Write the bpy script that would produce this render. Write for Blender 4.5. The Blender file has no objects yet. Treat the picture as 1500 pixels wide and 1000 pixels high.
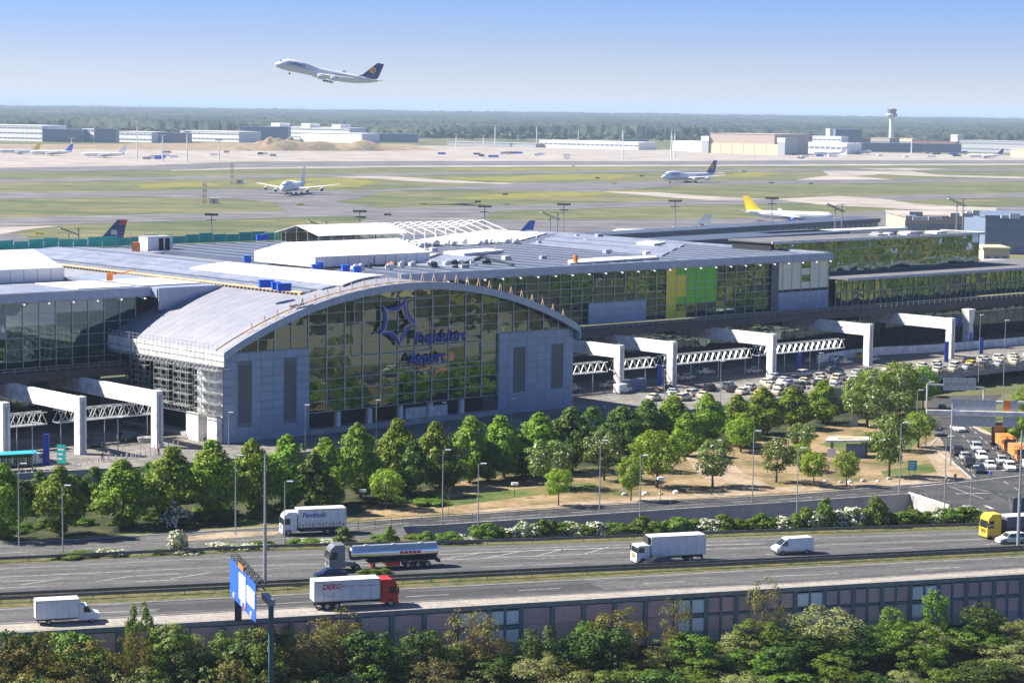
import bpy, math, random
import numpy as np
from mathutils import Vector, Matrix
from mathutils.geometry import tessellate_polygon
SC = bpy.context.scene
COL = SC.collection
rad = math.radians
# ------------------------------------------------------------------ camera, sky, sun, exposure
F = 3325.0; HC = 65.0; ROLL = rad(0.72); PITCH = math.atan(343.0 / F)
fw = Vector((0, math.cos(PITCH), -math.sin(PITCH)))
r0 = Vector((1, 0, 0)); u0 = r0.cross(fw)
CR = r0 * math.cos(ROLL) + u0 * math.sin(ROLL)
CU = -r0 * math.sin(ROLL) + u0 * math.cos(ROLL)
CAM = Vector((0, 0, HC))
cd = bpy.data.cameras.new('camera'); cam = bpy.data.objects.new('camera', cd); COL.objects.link(cam)
cam.matrix_world = Matrix.Translation(CAM) @ Matrix((CR, CU, -fw)).transposed().to_4x4()
cd.sensor_width = 36; cd.lens = 36 * F / 1500; cd.clip_start = 1; cd.clip_end = 200000
SC.camera = cam
SUN_AZ = rad(-80); SUN_EL = rad(42)
w = bpy.data.worlds.new('World'); SC.world = w; w.use_nodes = True
nt = w.node_tree; bg = nt.nodes['Background']
sky = nt.nodes.new('ShaderNodeTexSky'); sky.sky_type = 'NISHITA'; sky.sun_disc = False
sky.sun_elevation = SUN_EL; sky.sun_rotation = SUN_AZ; sky.altitude = 1800; sky.air_density = 1.0; sky.dust_density = 0.1; sky.ozone_density = 1.5
tc = nt.nodes.new('ShaderNodeTexCoord'); sx = nt.nodes.new('ShaderNodeSeparateXYZ')
nt.links.new(tc.outputs['Generated'], sx.inputs[0])
rp = nt.nodes.new('ShaderNodeValToRGB'); rp.color_ramp.elements[0].position = 0.0; rp.color_ramp.elements[0].color = (.72, .73, .98, 1)
rp.color_ramp.elements[1].position = 1.0; rp.color_ramp.elements[1].color = (.75, .86, 1, 1)
for ps, c_ in ((.029, (.53, .59, .96)), (.046, (.42, .56, 1.0)), (.09, (.37, .50, 1.0)), (.5, (.55, .72, 1.0))):
    e_ = rp.color_ramp.elements.new(ps); e_.color = (*c_, 1)
nt.links.new(sx.outputs['Z'], rp.inputs[0])
mx = nt.nodes.new('ShaderNodeMix'); mx.data_type = 'RGBA'; mx.blend_type = 'MULTIPLY'; mx.inputs[0].default_value = 1
nt.links.new(sky.outputs[0], mx.inputs[6]); nt.links.new(rp.outputs[0], mx.inputs[7])
nt.links.new(mx.outputs[2], bg.inputs[0]); bg.inputs[1].default_value = 0.057
sl = bpy.data.lights.new('sun', 'SUN'); sl.energy = 5.0; sl.angle = rad(0.5); sl.color = (1.0, 0.93, 0.82)
so = bpy.data.objects.new('sun', sl); COL.objects.link(so)
sd = Vector((math.sin(SUN_AZ) * math.cos(SUN_EL), math.cos(SUN_AZ) * math.cos(SUN_EL), math.sin(SUN_EL)))
so.rotation_euler = sd.to_track_quat('Z', 'Y').to_euler(); so.location = (-200, 100, 300)
SC.view_settings.view_transform = 'Standard'; SC.view_settings.look = 'None'
SC.view_settings.exposure = 1.3; SC.view_settings.gamma = 1.0; SC.view_settings.use_curve_mapping = False
SC.render.engine = 'CYCLES'
SC.cycles.use_denoising = True; SC.cycles.max_bounces = 5; SC.cycles.transparent_max_bounces = 6
SC.cycles.volume_bounces = 0; SC.cycles.caustics_reflective = False; SC.cycles.caustics_refractive = False
SC.cycles.sample_clamp_indirect = 4

# ------------------------------------------------------------------ placing things in the world
def ray(x, y): return fw * F + CR * (x - 750) - CU * (y - 500)
def G(x, y, z=0.0):
    d = ray(x, y); t = (z - HC) / d.z; return CAM + d * t
def D(x, y, dist):
    d = ray(x, y); return CAM + d * (dist / d.y)
def PX(p):
    q = Vector(p) - CAM; k = q.dot(fw); return 750 + F * q.dot(CR) / k, 500 - F * q.dot(CU) / k
def hgt(x, y, yt, z=0.0):
    p = G(x, y, z); lo, hi = 0.0, 200.0
    for _ in range(40):
        m = (lo + hi) / 2
        if PX(p + Vector((0, 0, m)))[1] > yt: lo = m
        else: hi = m
    return lo
UA = rad(48.4); U = Vector((math.sin(UA), math.cos(UA), 0)); V = Vector((-math.cos(UA), math.sin(UA), 0)); TA = rad(90) - UA
O4 = G(327, 650, 4.0); O4.z = 0
def W(u, v, z=0.0): return O4 + U * u + V * v + Vector((0, 0, z))
def uv(p): q = Vector(p) - O4; return q.dot(U), q.dot(V)
HAZE_D = 0.00006
MA = rad(17.9); MT = Vector((math.cos(MA), math.sin(MA), 0)); MN = Vector((-math.sin(MA), math.cos(MA), 0))

# ------------------------------------------------------------------ materials
MATS = {}
def mat(name, col, rough=0.7, metal=0.0, noise=None, nscale=1.0, bump=0.0, objcol=False, rand=0.0, spec=None, emit=None, coord='Object', bscale=None):
    if name in MATS: return MATS[name]
    m = bpy.data.materials.new(name); m.use_nodes = True; n = m.node_tree; b = n.nodes['Principled BSDF']
    b.inputs['Roughness'].default_value = rough; b.inputs['Metallic'].default_value = metal
    if spec is not None: b.inputs['Specular IOR Level'].default_value = spec
    b.inputs['Base Color'].default_value = (*col, 1)
    out = None
    if objcol:
        oi = n.nodes.new('ShaderNodeObjectInfo'); out = oi.outputs['Color']
    if noise:
        t = n.nodes.new('ShaderNodeTexCoord'); nz = n.nodes.new('ShaderNodeTexNoise'); nz.inputs['Scale'].default_value = nscale; nz.inputs['Detail'].default_value = 6
        n.links.new(t.outputs[coord], nz.inputs['Vector'])
        r = n.nodes.new('ShaderNodeValToRGB'); r.color_ramp.elements[0].position = .35; r.color_ramp.elements[1].position = .65
        r.color_ramp.elements[0].color = (*col, 1); r.color_ramp.elements[1].color = (*noise, 1)
        n.links.new(nz.outputs['Fac'], r.inputs[0])
        if out:
            q = n.nodes.new('ShaderNodeMix'); q.data_type = 'RGBA'; q.blend_type = 'MULTIPLY'; q.inputs[0].default_value = 1
            n.links.new(out, q.inputs[6]); n.links.new(r.outputs[0], q.inputs[7]); out = q.outputs[2]
        else: out = r.outputs[0]
        if bump:
            bp = n.nodes.new('ShaderNodeBump'); bp.inputs['Distance'].default_value = bump
            nb = n.nodes.new('ShaderNodeTexNoise'); nb.inputs['Scale'].default_value = bscale or nscale * 8; n.links.new(t.outputs[coord], nb.inputs['Vector'])
            n.links.new(nb.outputs['Fac'], bp.inputs['Height']); n.links.new(bp.outputs[0], b.inputs['Normal'])
    if rand:
        oi = n.nodes.new('ShaderNodeObjectInfo'); hs = n.nodes.new('ShaderNodeHueSaturation')
        mr = n.nodes.new('ShaderNodeMapRange'); mr.inputs[3].default_value = 1 - rand; mr.inputs[4].default_value = 1 + rand
        n.links.new(oi.outputs['Random'], mr.inputs[0]); n.links.new(mr.outputs[0], hs.inputs['Value'])
        if out: n.links.new(out, hs.inputs['Color'])
        else: hs.inputs['Color'].default_value = (*col, 1)
        out = hs.outputs[0]
    if out: n.links.new(out, b.inputs['Base Color'])
    if emit: b.inputs['Emission Color'].default_value = (*emit[0], 1); b.inputs['Emission Strength'].default_value = emit[1]
    MATS[name] = m; return m

def layered(name, cols, scale, rough=0.9, stretch=(1, 1, 1), rot=0.0, fine=2.0, finecol=None, pos=(.38, .5, .62), bump=0.0):
    """three colours by large noise, broken by a finer one"""
    m = bpy.data.materials.new(name); m.use_nodes = True; n = m.node_tree; b = n.nodes['Principled BSDF']; b.inputs['Roughness'].default_value = rough
    b.inputs['Specular IOR Level'].default_value = 0.25
    t = n.nodes.new('ShaderNodeTexCoord'); mp = n.nodes.new('ShaderNodeMapping'); mp.inputs['Scale'].default_value = stretch; mp.inputs['Rotation'].default_value = (0, 0, rot)
    n.links.new(t.outputs['Object'], mp.inputs[0])
    a = n.nodes.new('ShaderNodeTexNoise'); a.inputs['Scale'].default_value = scale; a.inputs['Detail'].default_value = 8; a.inputs['Roughness'].default_value = .62; n.links.new(mp.outputs[0], a.inputs['Vector'])
    r = n.nodes.new('ShaderNodeValToRGB'); e = r.color_ramp.elements
    e[0].position = pos[0]; e[0].color = (*cols[0], 1); e[1].position = pos[2]; e[1].color = (*cols[2], 1); k = e.new(pos[1]); k.color = (*cols[1], 1)
    n.links.new(a.outputs['Fac'], r.inputs[0])
    f = n.nodes.new('ShaderNodeTexNoise'); f.inputs['Scale'].default_value = fine; f.inputs['Detail'].default_value = 5; n.links.new(t.outputs['Object'], f.inputs['Vector'])
    mr = n.nodes.new('ShaderNodeMapRange'); mr.inputs[1].default_value = .3; mr.inputs[2].default_value = .7; mr.inputs[3].default_value = .72; mr.inputs[4].default_value = 1.25; n.links.new(f.outputs['Fac'], mr.inputs[0])
    q = n.nodes.new('ShaderNodeVectorMath'); q.operation = 'SCALE'; n.links.new(r.outputs[0], q.inputs[0]); n.links.new(mr.outputs[0], q.inputs['Scale'])
    n.links.new(q.outputs[0], b.inputs['Base Color'])
    if bump:
        bp = n.nodes.new('ShaderNodeBump'); bp.inputs['Distance'].default_value = bump; n.links.new(f.outputs['Fac'], bp.inputs['Height']); n.links.new(bp.outputs[0], b.inputs['Normal'])
    MATS[name] = m; return m

def mirror_glass(name, tint, base, refl=0.6, rough=0.02, wave=0.02, wscale=0.35):
    m = bpy.data.materials.new(name); m.use_nodes = True; n = m.node_tree; n.nodes.remove(n.nodes['Principled BSDF'])
    o = n.nodes['Material Output']
    g = n.nodes.new('ShaderNodeBsdfGlossy'); g.inputs['Color'].default_value = (*tint, 1); g.inputs['Roughness'].default_value = rough
    d = n.nodes.new('ShaderNodeBsdfDiffuse'); d.inputs['Color'].default_value = (*base, 1)
    x = n.nodes.new('ShaderNodeMixShader'); fr = n.nodes.new('ShaderNodeFresnel'); fr.inputs[0].default_value = 1.5
    ad = n.nodes.new('ShaderNodeMath'); ad.operation = 'ADD'; ad.use_clamp = True; ad.inputs[1].default_value = refl; n.links.new(fr.outputs[0], ad.inputs[0])
    t = n.nodes.new('ShaderNodeTexCoord'); nz = n.nodes.new('ShaderNodeTexNoise'); nz.inputs['Scale'].default_value = wscale; nz.inputs['Detail'].default_value = 1; oi = n.nodes.new('ShaderNodeObjectInfo'); va = n.nodes.new('ShaderNodeVectorMath'); va.operation = 'ADD'; n.links.new(t.outputs['Object'], va.inputs[0]); n.links.new(oi.outputs['Location'], va.inputs[1]); n.links.new(va.outputs[0], nz.inputs['Vector'])
    bp = n.nodes.new('ShaderNodeBump'); bp.inputs['Distance'].default_value = wave; bp.inputs['Strength'].default_value = 1.0; n.links.new(nz.outputs['Fac'], bp.inputs['Height']); n.links.new(bp.outputs[0], g.inputs['Normal'])
    n.links.new(ad.outputs[0], x.inputs[0]); n.links.new(d.outputs[0], x.inputs[1]); n.links.new(g.outputs[0], x.inputs[2]); n.links.new(x.outputs[0], o.inputs[0])
    MATS[name] = m; return m

def leafmat(name, c0, c1, trans=0.32):
    m = bpy.data.materials.new(name); m.use_nodes = True; n = m.node_tree; b = n.nodes['Principled BSDF']; b.inputs['Roughness'].default_value = .55; b.inputs['Specular IOR Level'].default_value = .25
    o = n.nodes['Material Output']; t = n.nodes.new('ShaderNodeTexCoord')
    a = n.nodes.new('ShaderNodeTexNoise'); a.inputs['Scale'].default_value = 1.4; a.inputs['Detail'].default_value = 4; n.links.new(t.outputs['Object'], a.inputs['Vector'])
    r = n.nodes.new('ShaderNodeValToRGB'); e = r.color_ramp.elements; e[0].position = .35; e[0].color = (*c0, 1); e[1].position = .65; e[1].color = (*c1, 1); n.links.new(a.outputs['Fac'], r.inputs[0])
    oi = n.nodes.new('ShaderNodeObjectInfo'); hs = n.nodes.new('ShaderNodeHueSaturation')
    mr = n.nodes.new('ShaderNodeMapRange'); mr.inputs[3].default_value = .82; mr.inputs[4].default_value = 1.2; n.links.new(oi.outputs['Random'], mr.inputs[0]); n.links.new(mr.outputs[0], hs.inputs['Value'])
    mh = n.nodes.new('ShaderNodeMapRange'); mh.inputs[3].default_value = .485; mh.inputs[4].default_value = .515; n.links.new(oi.outputs['Random'], mh.inputs[0]); n.links.new(mh.outputs[0], hs.inputs['Hue'])
    n.links.new(r.outputs[0], hs.inputs['Color'])
    tr = n.nodes.new('ShaderNodeBsdfTranslucent'); x = n.nodes.new('ShaderNodeMixShader'); x.inputs[0].default_value = trans
    n.links.new(hs.outputs[0], b.inputs['Base Color']); n.links.new(hs.outputs[0], tr.inputs['Color'])
    n.links.new(b.outputs[0], x.inputs[1]); n.links.new(tr.outputs[0], x.inputs[2]); n.links.new(x.outputs[0], o.inputs[0])
    MATS[name] = m; return m

M = MATS
layered('airfield_grass', [(.07, .095, .035), (.115, .125, .05), (.165, .15, .07)], .006, stretch=(1, 3.2, 1), rot=.03, fine=.05)
layered('yellow_flowers', [(.11, .13, .035), (.22, .20, .03), (.12, .135, .045)], .02, stretch=(1, 4, 1), fine=.08)
layered('dry_park_grass', [(.075, .09, .025), (.20, .15, .075), (.31, .225, .125)], .09, fine=.9, pos=(.34, .47, .6), bump=.05)
layered('green_lawn', [(.045, .085, .018), (.09, .12, .03), (.17, .145, .06)], .12, fine=1.2)
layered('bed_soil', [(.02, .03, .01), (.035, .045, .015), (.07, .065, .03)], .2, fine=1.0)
layered('bare_path', [(.24, .18, .12), (.31, .24, .165), (.37, .30, .22)], .15, fine=.8)
layered('asphalt_old', [(.068, .068, .072), (.098, .098, .098), (.14, .135, .13)], .10, stretch=(1, 22, 1), rot=-MA, fine=1.5, rough=.85)
layered('asphalt_new', [(.042, .042, .045), (.055, .055, .058), (.07, .07, .07)], .10, stretch=(1, 22, 1), rot=-MA, fine=1.5, rough=.85)
layered('asphalt_street', [(.045, .045, .048), (.06, .06, .063), (.08, .08, .08)], .2, fine=1.2, rough=.85)
layered('asphalt_runway', [(.10, .10, .11), (.135, .13, .14), (.18, .17, .17)], .01, stretch=(1, 6, 1), fine=.04)
layered('concrete_apron', [(.28, .245, .22), (.33, .295, .265), (.385, .35, .32)], .008, stretch=(1, 4, 1), fine=.03)
layered('concrete_shoulder', [(.25, .225, .195), (.31, .28, .25), (.37, .34, .30)], .3, stretch=(1, 5, 1), rot=-MA, fine=2)
layered('forecourt_paving', [(.14, .13, .125), (.18, .17, .16), (.24, .22, .20)], .15, fine=1.2)
layered('verge_grass', [(.05, .07, .018), (.10, .10, .035), (.15, .125, .06)], .5, fine=3)
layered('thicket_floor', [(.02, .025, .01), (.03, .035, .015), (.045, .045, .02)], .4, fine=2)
layered('sand', [(.32, .22, .14), (.27, .21, .13), (.17, .15, .09)], .03, fine=.1)
mat('tyre_track', (.052, .052, .055), .8, noise=(.085, .085, .087), nscale=.25); mat('white_line', (.52, .52, .50), .7, noise=(.26, .26, .25), nscale=1.1)
mat('concrete', (.42, .41, .40), .85, noise=(.32, .31, .30), nscale=.35, bump=.02)
mat('concrete_dark', (.16, .16, .17), .85, noise=(.11, .11, .12), nscale=.3)
layered('white_concrete', [(.56, .54, .51), (.72, .70, .67), (.78, .76, .73)], .8, rough=.65, stretch=(1, 1, .12), fine=.7, pos=(.3, .42, .6))
mat('white_paint', (.80, .80, .79), .4)
mat('tarpaulin', (.84, .83, .80), .5, noise=(.76, .75, .73), nscale=.3)
mat('cladding', (.28, .35, .48), .45, metal=.2, rand=.08)
mat('cladding_backing', (.18, .19, .21), .6)
mat('slot_louvre', (.11, .12, .135), .5)
mat('roof_metal', (.32, .32, .36), .5, metal=.2, noise=(.26, .27, .32), nscale=.25)
mat('roof_blue', (.095, .12, .175), .5, metal=.15, noise=(.07, .09, .135), nscale=.12)
mat('roof_light', (.33, .36, .44), .45, metal=.15, noise=(.22, .25, .33), nscale=.3)
mat('fascia', (.38, .43, .54), .4, metal=.2, noise=(.31, .36, .47), nscale=.5)
mat('seam', (.27, .28, .31), .6)
mat('timber', (.55, .40, .24), .8, noise=(.42, .30, .18), nscale=1)
mat('orange_wood', (.58, .40, .25), .7)
mat('mullion', (.60, .66, .60), .5)
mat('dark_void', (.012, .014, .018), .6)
mat('deck_dark', (.07, .06, .06), .7, noise=(.05, .045, .045), nscale=.3)
mat('steel', (.55, .57, .58), .4, metal=.6)
mat('galvanised', (.40, .43, .44), .5, metal=.5, noise=(.33, .36, .37), nscale=2)
mat('dark_steel', (.06, .065, .07), .5, metal=.4)
mat('rail_steel', (.10, .105, .11), .5, metal=.5, noise=(.16, .16, .16), nscale=1.5)
mat('bridge_green', (.055, .13, .15), .5)
mat('rubber', (.018, .018, .019), .8)
mat('rim', (.35, .36, .37), .35, metal=.7)
mat('car_paint', (1, 1, 1), .25, objcol=True, spec=.6)
mat('car_glass', (.02, .025, .03), .08, spec=.8)
mat('lamp_red', (.45, .02, .015), .3); mat('lamp_white', (.75, .75, .72), .2)
mat('truck_white', (.80, .81, .83), .4, noise=(.70, .71, .72), nscale=.9); mat('truck_red', (.62, .03, .02), .35); mat('truck_yellow', (.72, .48, .03), .35)
mat('truck_grey', (.22, .24, .27), .35, metal=.3); mat('chassis', (.03, .03, .032), .7); mat('trailer_blue', (.10, .11, .17), .5)
mat('chrome_tank', (.90, .88, .84), .16, metal=1.0)
mat('navy', (.015, .05, .38), .45); mat('letter_side', (.55, .60, .75), .4); mat('logo_red', (.60, .03, .03), .5)
mat('sign_blue', (.02, .12, .62), .4); mat('sign_white', (.82, .82, .80), .5); mat('sign_teal', (.02, .38, .34), .45); mat('orange', (.80, .22, .02), .45)
mat('sign_back', (.52, .55, .60), .5, metal=.3, noise=(.35, .37, .40), nscale=1.2)
mat('work_orange', (.72, .24, .05), .5)
mat('noise_panel', (.70, .46, .43), .85, noise=(.55, .36, .34), nscale=.6, rand=.1)
mat('noise_post', (.17, .21, .23), .75, noise=(.12, .155, .175), nscale=.8)
mat('coping', (.22, .215, .21), .8, noise=(.30, .29, .28), nscale=1)
mat('window_frame_white', (.62, .62, .60), .6)
mat('bark', (.10, .075, .05), .9, noise=(.06, .045, .03), nscale=3)
mat('bare_twig', (.17, .11, .075), .9)
mat('blossom', (.72, .70, .62), .7)
mat('plane_white', (.74, .76, .80), .35); mat('plane_grey', (.38, .40, .44), .4); mat('tail_navy', (.012, .03, .16), .35); mat('tail_yellow', (.80, .50, .02), .5); mat('crane_gold', (.80, .30, .06), .5)
mat('tail_blue', (.02, .08, .50), .4); mat('tail_red', (.50, .03, .05), .4); mat('livery_yellow', (.92, .68, .01), .45)
mat('bld_white', (.84, .83, .80), .6); mat('bld_cream', (.68, .56, .36), .7); mat('bld_tan', (.42, .34, .29), .7); mat('bld_blue', (.15, .20, .29), .5); mat('bld_grey', (.38, .40, .42), .6)
mat('bld_glass', (.20, .24, .30), .25); mat('bld_brown', (.22, .12, .09), .7); mat('green_net', (.03, .36, .28), .7, noise=(.06, .46, .38), nscale=.3)
mat('cyan_roof', (.05, .42, .52), .4); mat('skin', (.50, .32, .24), .6); mat('cloth', (1, 1, 1), .8, objcol=True)
mat('green_reflection', (.14, .56, .02), .3); mat('yellow_reflection', (.80, .68, .03), .3); mat('pale_reflection', (.75, .76, .60), .5)  # pane colours for reflections painted into the wing glass
mat('poster_dark', (.035, .03, .025), .4); mat('poster_gold', (.38, .24, .08), .5)
mirror_glass('glass_hall', (.31, .38, .31), (.022, .026, .018), .30, wave=.03)
mirror_glass('glass_wing', (.36, .46, .42), (.02, .03, .026), .36, wave=.018)
mirror_glass('glass_dark', (.30, .42, .42), (.012, .03, .032), .22)
mirror_glass('glass_mirror', (.44, .52, .50), (.02, .025, .025), .6, wave=.06, wscale=.5)
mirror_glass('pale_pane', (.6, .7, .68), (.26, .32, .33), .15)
leafmat('leaf_linden', (.12, .215, .012), (.25, .36, .025)); leafmat('leaf_dark', (.055, .12, .012), (.13, .21, .022)); leafmat('leaf_chestnut', (.10, .17, .025), (.21, .28, .05))
leafmat('leaf_thicket', (.035, .075, .010), (.085, .14, .02)); leafmat('leaf_fresh', (.085, .16, .014), (.17, .25, .03)); leafmat('leaf_bright', (.17, .27, .016), (.29, .38, .03)); leafmat('leaf_olive', (.13, .13, .02), (.23, .19, .03)); leafmat('leaf_pale', (.20, .24, .07), (.32, .34, .12)); leafmat('leaf_brown', (.17, .15, .045), (.24, .24, .06)); leafmat('leaf_far', (.045, .075, .03), (.10, .11, .05), .1)

# ------------------------------------------------------------------ mesh helpers
class MB:
    def __init__(s): s.v = []; s.f = []; s.mi = []; s.k = 0
    def face(s, pts):
        b = len(s.v); s.v += [tuple(p) for p in pts]; s.f.append(tuple(range(b, b + len(pts)))); s.mi.append(s.k)
    def box(s, cx, cy, cz, sx, sy, sz, rz=0.0):
        hx, hy, hz = sx / 2, sy / 2, sz / 2; c, n = math.cos(rz), math.sin(rz); b = len(s.v)
        for z in (-hz, hz):
            for x, y in ((-hx, -hy), (hx, -hy), (hx, hy), (-hx, hy)): s.v.append((cx + x * c - y * n, cy + x * n + y * c, cz + z))
        for q in ((0, 3, 2, 1), (4, 5, 6, 7), (0, 1, 5, 4), (1, 2, 6, 5), (2, 3, 7, 6), (3, 0, 4, 7)): s.f.append(tuple(b + i for i in q)); s.mi.append(s.k)
        return s
    def b2(s, x0, x1, y0, y1, z0, z1): return s.box((x0 + x1) / 2, (y0 + y1) / 2, (z0 + z1) / 2, x1 - x0, y1 - y0, z1 - z0)
    def prism(s, pts, z0, z1):
        n = len(pts); b = len(s.v); s.v += [(p[0], p[1], z0) for p in pts] + [(p[0], p[1], z1) for p in pts]
        for i in range(n): j = (i + 1) % n; s.f.append((b + i, b + j, b + n + j, b + n + i)); s.mi.append(s.k)
        s.f.append(tuple(b + n + i for i in range(n))); s.f.append(tuple(b + i for i in reversed(range(n)))); s.mi += [s.k] * 2
        return s
    def rings(s, rings, cap=True, closed=True):
        n = len(rings[0]); b = len(s.v)
        for r in rings: s.v += [tuple(p) for p in r]
        for k in range(len(rings) - 1):
            for i in range(n if closed else n - 1):
                j = (i + 1) % n; s.f.append((b + k * n + i, b + k * n + j, b + (k + 1) * n + j, b + (k + 1) * n + i)); s.mi.append(s.k)
        if cap:
            s.f.append(tuple(b + i for i in reversed(range(n)))); s.f.append(tuple(b + (len(rings) - 1) * n + i for i in range(n))); s.mi += [s.k] * 2
        return s
    def tube(s, p0, p1, r0, r1=None, n=6):
        p0, p1 = Vector(p0), Vector(p1); r1 = r0 if r1 is None else r1; a = (p1 - p0)
        if a.length < 1e-6: return s
        a.normalize(); x = a.orthogonal().normalized(); y = a.cross(x)
        R = [[p + (x * math.cos(t) + y * math.sin(t)) * r for t in [2 * math.pi * i / n for i in range(n)]] for p, r in ((p0, r0), (p1, r1))]
        return s.rings(R)
    def bar(s, p0, p1, w, h):
        """square bar with one side upright"""
        p0, p1 = Vector(p0), Vector(p1); a = (p1 - p0).normalized(); side = a.cross(Vector((0, 0, 1)))
        side = side.normalized() if side.length > 1e-4 else Vector((1, 0, 0)); up = side.cross(a)
        R = [[p + side * i * w / 2 + up * j * h / 2 for i, j in ((-1, -1), (1, -1), (1, 1), (-1, 1))] for p in (p0, p1)]
        return s.rings(R)
    def disc(s, c, ax, r, n=12, th=.05):
        c = Vector(c); ax = Vector(ax).normalized(); return s.tube(c - ax * th / 2, c + ax * th / 2, r, r, n)
    def mesh(s, name, mats, smooth=False):
        me = bpy.data.meshes.new(name); me.from_pydata(s.v, [], s.f)
        for m in (mats if isinstance(mats, (list, tuple)) else [mats]): me.materials.append(M[m] if isinstance(m, str) else m)
        if any(s.mi): me.polygons.foreach_set('material_index', s.mi)
        if smooth: me.polygons.foreach_set('use_smooth', [True] * len(s.f)); 
        me.update(); return me
    def build(s, name, mats, parent=None, smooth=False, **kw):
        return add(name, s.mesh(name, mats, smooth), parent, **kw)
def add(name, me, parent=None, loc=None, rz=None, col=None):
    o = bpy.data.objects.new(name, me); COL.objects.link(o)
    if parent: o.parent = parent
    if loc is not None: o.location = loc
    if rz is not None: o.rotation_euler[2] = rz
    if col: o.color = (*col, 1)
    return o
def tag(o, label, cat, group=None, kind=None):
    o['label'] = label; o['category'] = cat
    if group: o['group'] = group
    if kind: o['kind'] = kind
    return o
def thing(name, label, cat, loc=(0, 0, 0), rz=0.0, group=None):
    o = add(name, None, loc=loc, rz=rz); return tag(o, label, cat, group)
def struct(o): o['kind'] = 'structure'; return o
def dup(root, loc, rz, label, group=None, col=None, scale=None):
    def cp(o, par):
        c = o.copy(); COL.objects.link(c)
        if par: c.parent = par
        if col: c.color = (*col, 1)
        for h in KIDS.get(o.name, ()): cp(h, c)
        return c
    if root.name not in KIDS_DONE: index(root)
    r = cp(root, None); r.location = loc; r.rotation_euler = (0, 0, rz)
    if scale: r.scale = scale if isinstance(scale, (tuple, list)) else (scale,) * 3
    r['label'] = label
    if group: r['group'] = group
    return r
KIDS = {}; KIDS_DONE = set()
def index(root):
    KIDS.clear(); KIDS_DONE.clear()
    for o in bpy.data.objects:
        if o.parent: KIDS.setdefault(o.parent.name, []).append(o)
    KIDS_DONE.update(o.name for o in bpy.data.objects)
class Stamp:
    """first use hands out the prototype itself, later uses copies"""
    def __init__(s, root): s.root = root; s.used = False; s.kids = None
    def __call__(s, loc, rz, label, group=None, col=None, scale=None):
        if s.kids is None:
            s.kids = []
            def walk(o, d):
                for h in o.children: s.kids.append((h, o)); walk(h, d + 1)
            walk(s.root, 0)
        if not s.used:
            s.used = True; r = s.root
            if col:
                r.color = (*col, 1)
                for h, _ in s.kids: h.color = (*col, 1)
        else:
            r = s.root.copy(); COL.objects.link(r); mp = {s.root: r}
            if col: r.color = (*col, 1)
            for h, par in s.kids:
                c = h.copy(); COL.objects.link(c); c.parent = mp[par]; mp[h] = c
                if col: c.color = (*col, 1)
        r.location = loc; r.rotation_euler = (0, 0, rz)
        r.scale = (1, 1, 1) if scale is None else (scale if isinstance(scale, (tuple, list)) else (scale,) * 3)
        r['label'] = label
        if group: r['group'] = group
        return r
def sheet(name, pts, z, m, kind='structure', px=True):
    P = [G(*p) if px else Vector((p[0], p[1], 0)) for p in pts]
    tri = tessellate_polygon([[Vector((p.x, p.y, 0)) for p in P]])
    me = bpy.data.meshes.new(name); me.from_pydata([(p.x, p.y, z) for p in P], [], [tuple(t) for t in tri]); me.materials.append(M[m])
    o = add(name, me); o['kind'] = kind
    me.update()
    if me.polygons and me.polygons[0].normal.z < 0: me.flip_normals()
    return o
def band(name, top, bot, z, m, kind='structure'):
    return sheet(name, list(top) + list(reversed(bot)), z, m, kind)
def linepx(mb, pts, w, z, dash=None, gap=None):
    """painted line along pixels on the ground; width in metres"""
    P = [G(*p) for p in pts]
    for a, b in zip(P, P[1:]):
        L = (b - a).length; t = (b - a) / L; n = Vector((-t.y, t.x, 0)) * w / 2; s0 = 0.0
        while s0 < L:
            s1 = min(L, s0 + (dash or L)); p, q = a + t * s0, a + t * s1
            mb.face([(p + n)[:2] + (z,) if False else (p.x + n.x, p.y + n.y, z), (p.x - n.x, p.y - n.y, z), (q.x - n.x, q.y - n.y, z), (q.x + n.x, q.y + n.y, z)])
            s0 = s1 + (gap or 0) + 1e-6
ORD = ['first', 'second', 'third', 'fourth', 'fifth', 'sixth', 'seventh', 'eighth', 'ninth', 'tenth', 'eleventh', 'twelfth', 'thirteenth', 'fourteenth', 'fifteenth', 'sixteenth', 'seventeenth', 'eighteenth', 'nineteenth', 'twentieth', 'twenty first', 'twenty second', 'twenty third', 'twenty fourth', 'twenty fifth', 'twenty sixth', 'twenty seventh', 'twenty eighth', 'twenty ninth', 'thirtieth', 'thirty first', 'thirty second', 'thirty third', 'thirty fourth', 'thirty fifth', 'thirty sixth']
def text(name, s, size, m, parent, mtx, ext=0.0, shear=0.0, bold=0.0):
    cu = bpy.data.curves.new(name, 'FONT'); cu.body = s; cu.size = size; cu.extrude = ext; cu.shear = shear; cu.offset = bold; cu.resolution_u = 3
    t = bpy.data.objects.new(name, cu); COL.objects.link(t); dg = bpy.context.evaluated_depsgraph_get(); dg.update()
    me = bpy.data.meshes.new_from_object(t.evaluated_get(dg)); bpy.data.objects.remove(t); me.name = name
    me.materials.clear(); me.materials.append(M[m]); o = add(name, me, parent); o.matrix_local = mtx; return o
def upright(loc, face):
    """matrix for text standing upright whose reading direction is unit vector face (in parent space)"""
    x = Vector(face).normalized(); z = x.cross(Vector((0, 0, 1))); 
    return Matrix.Translation(loc) @ Matrix((x, Vector((0, 0, 1)), z)).transposed().to_4x4()
TAKEN = {}
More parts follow.
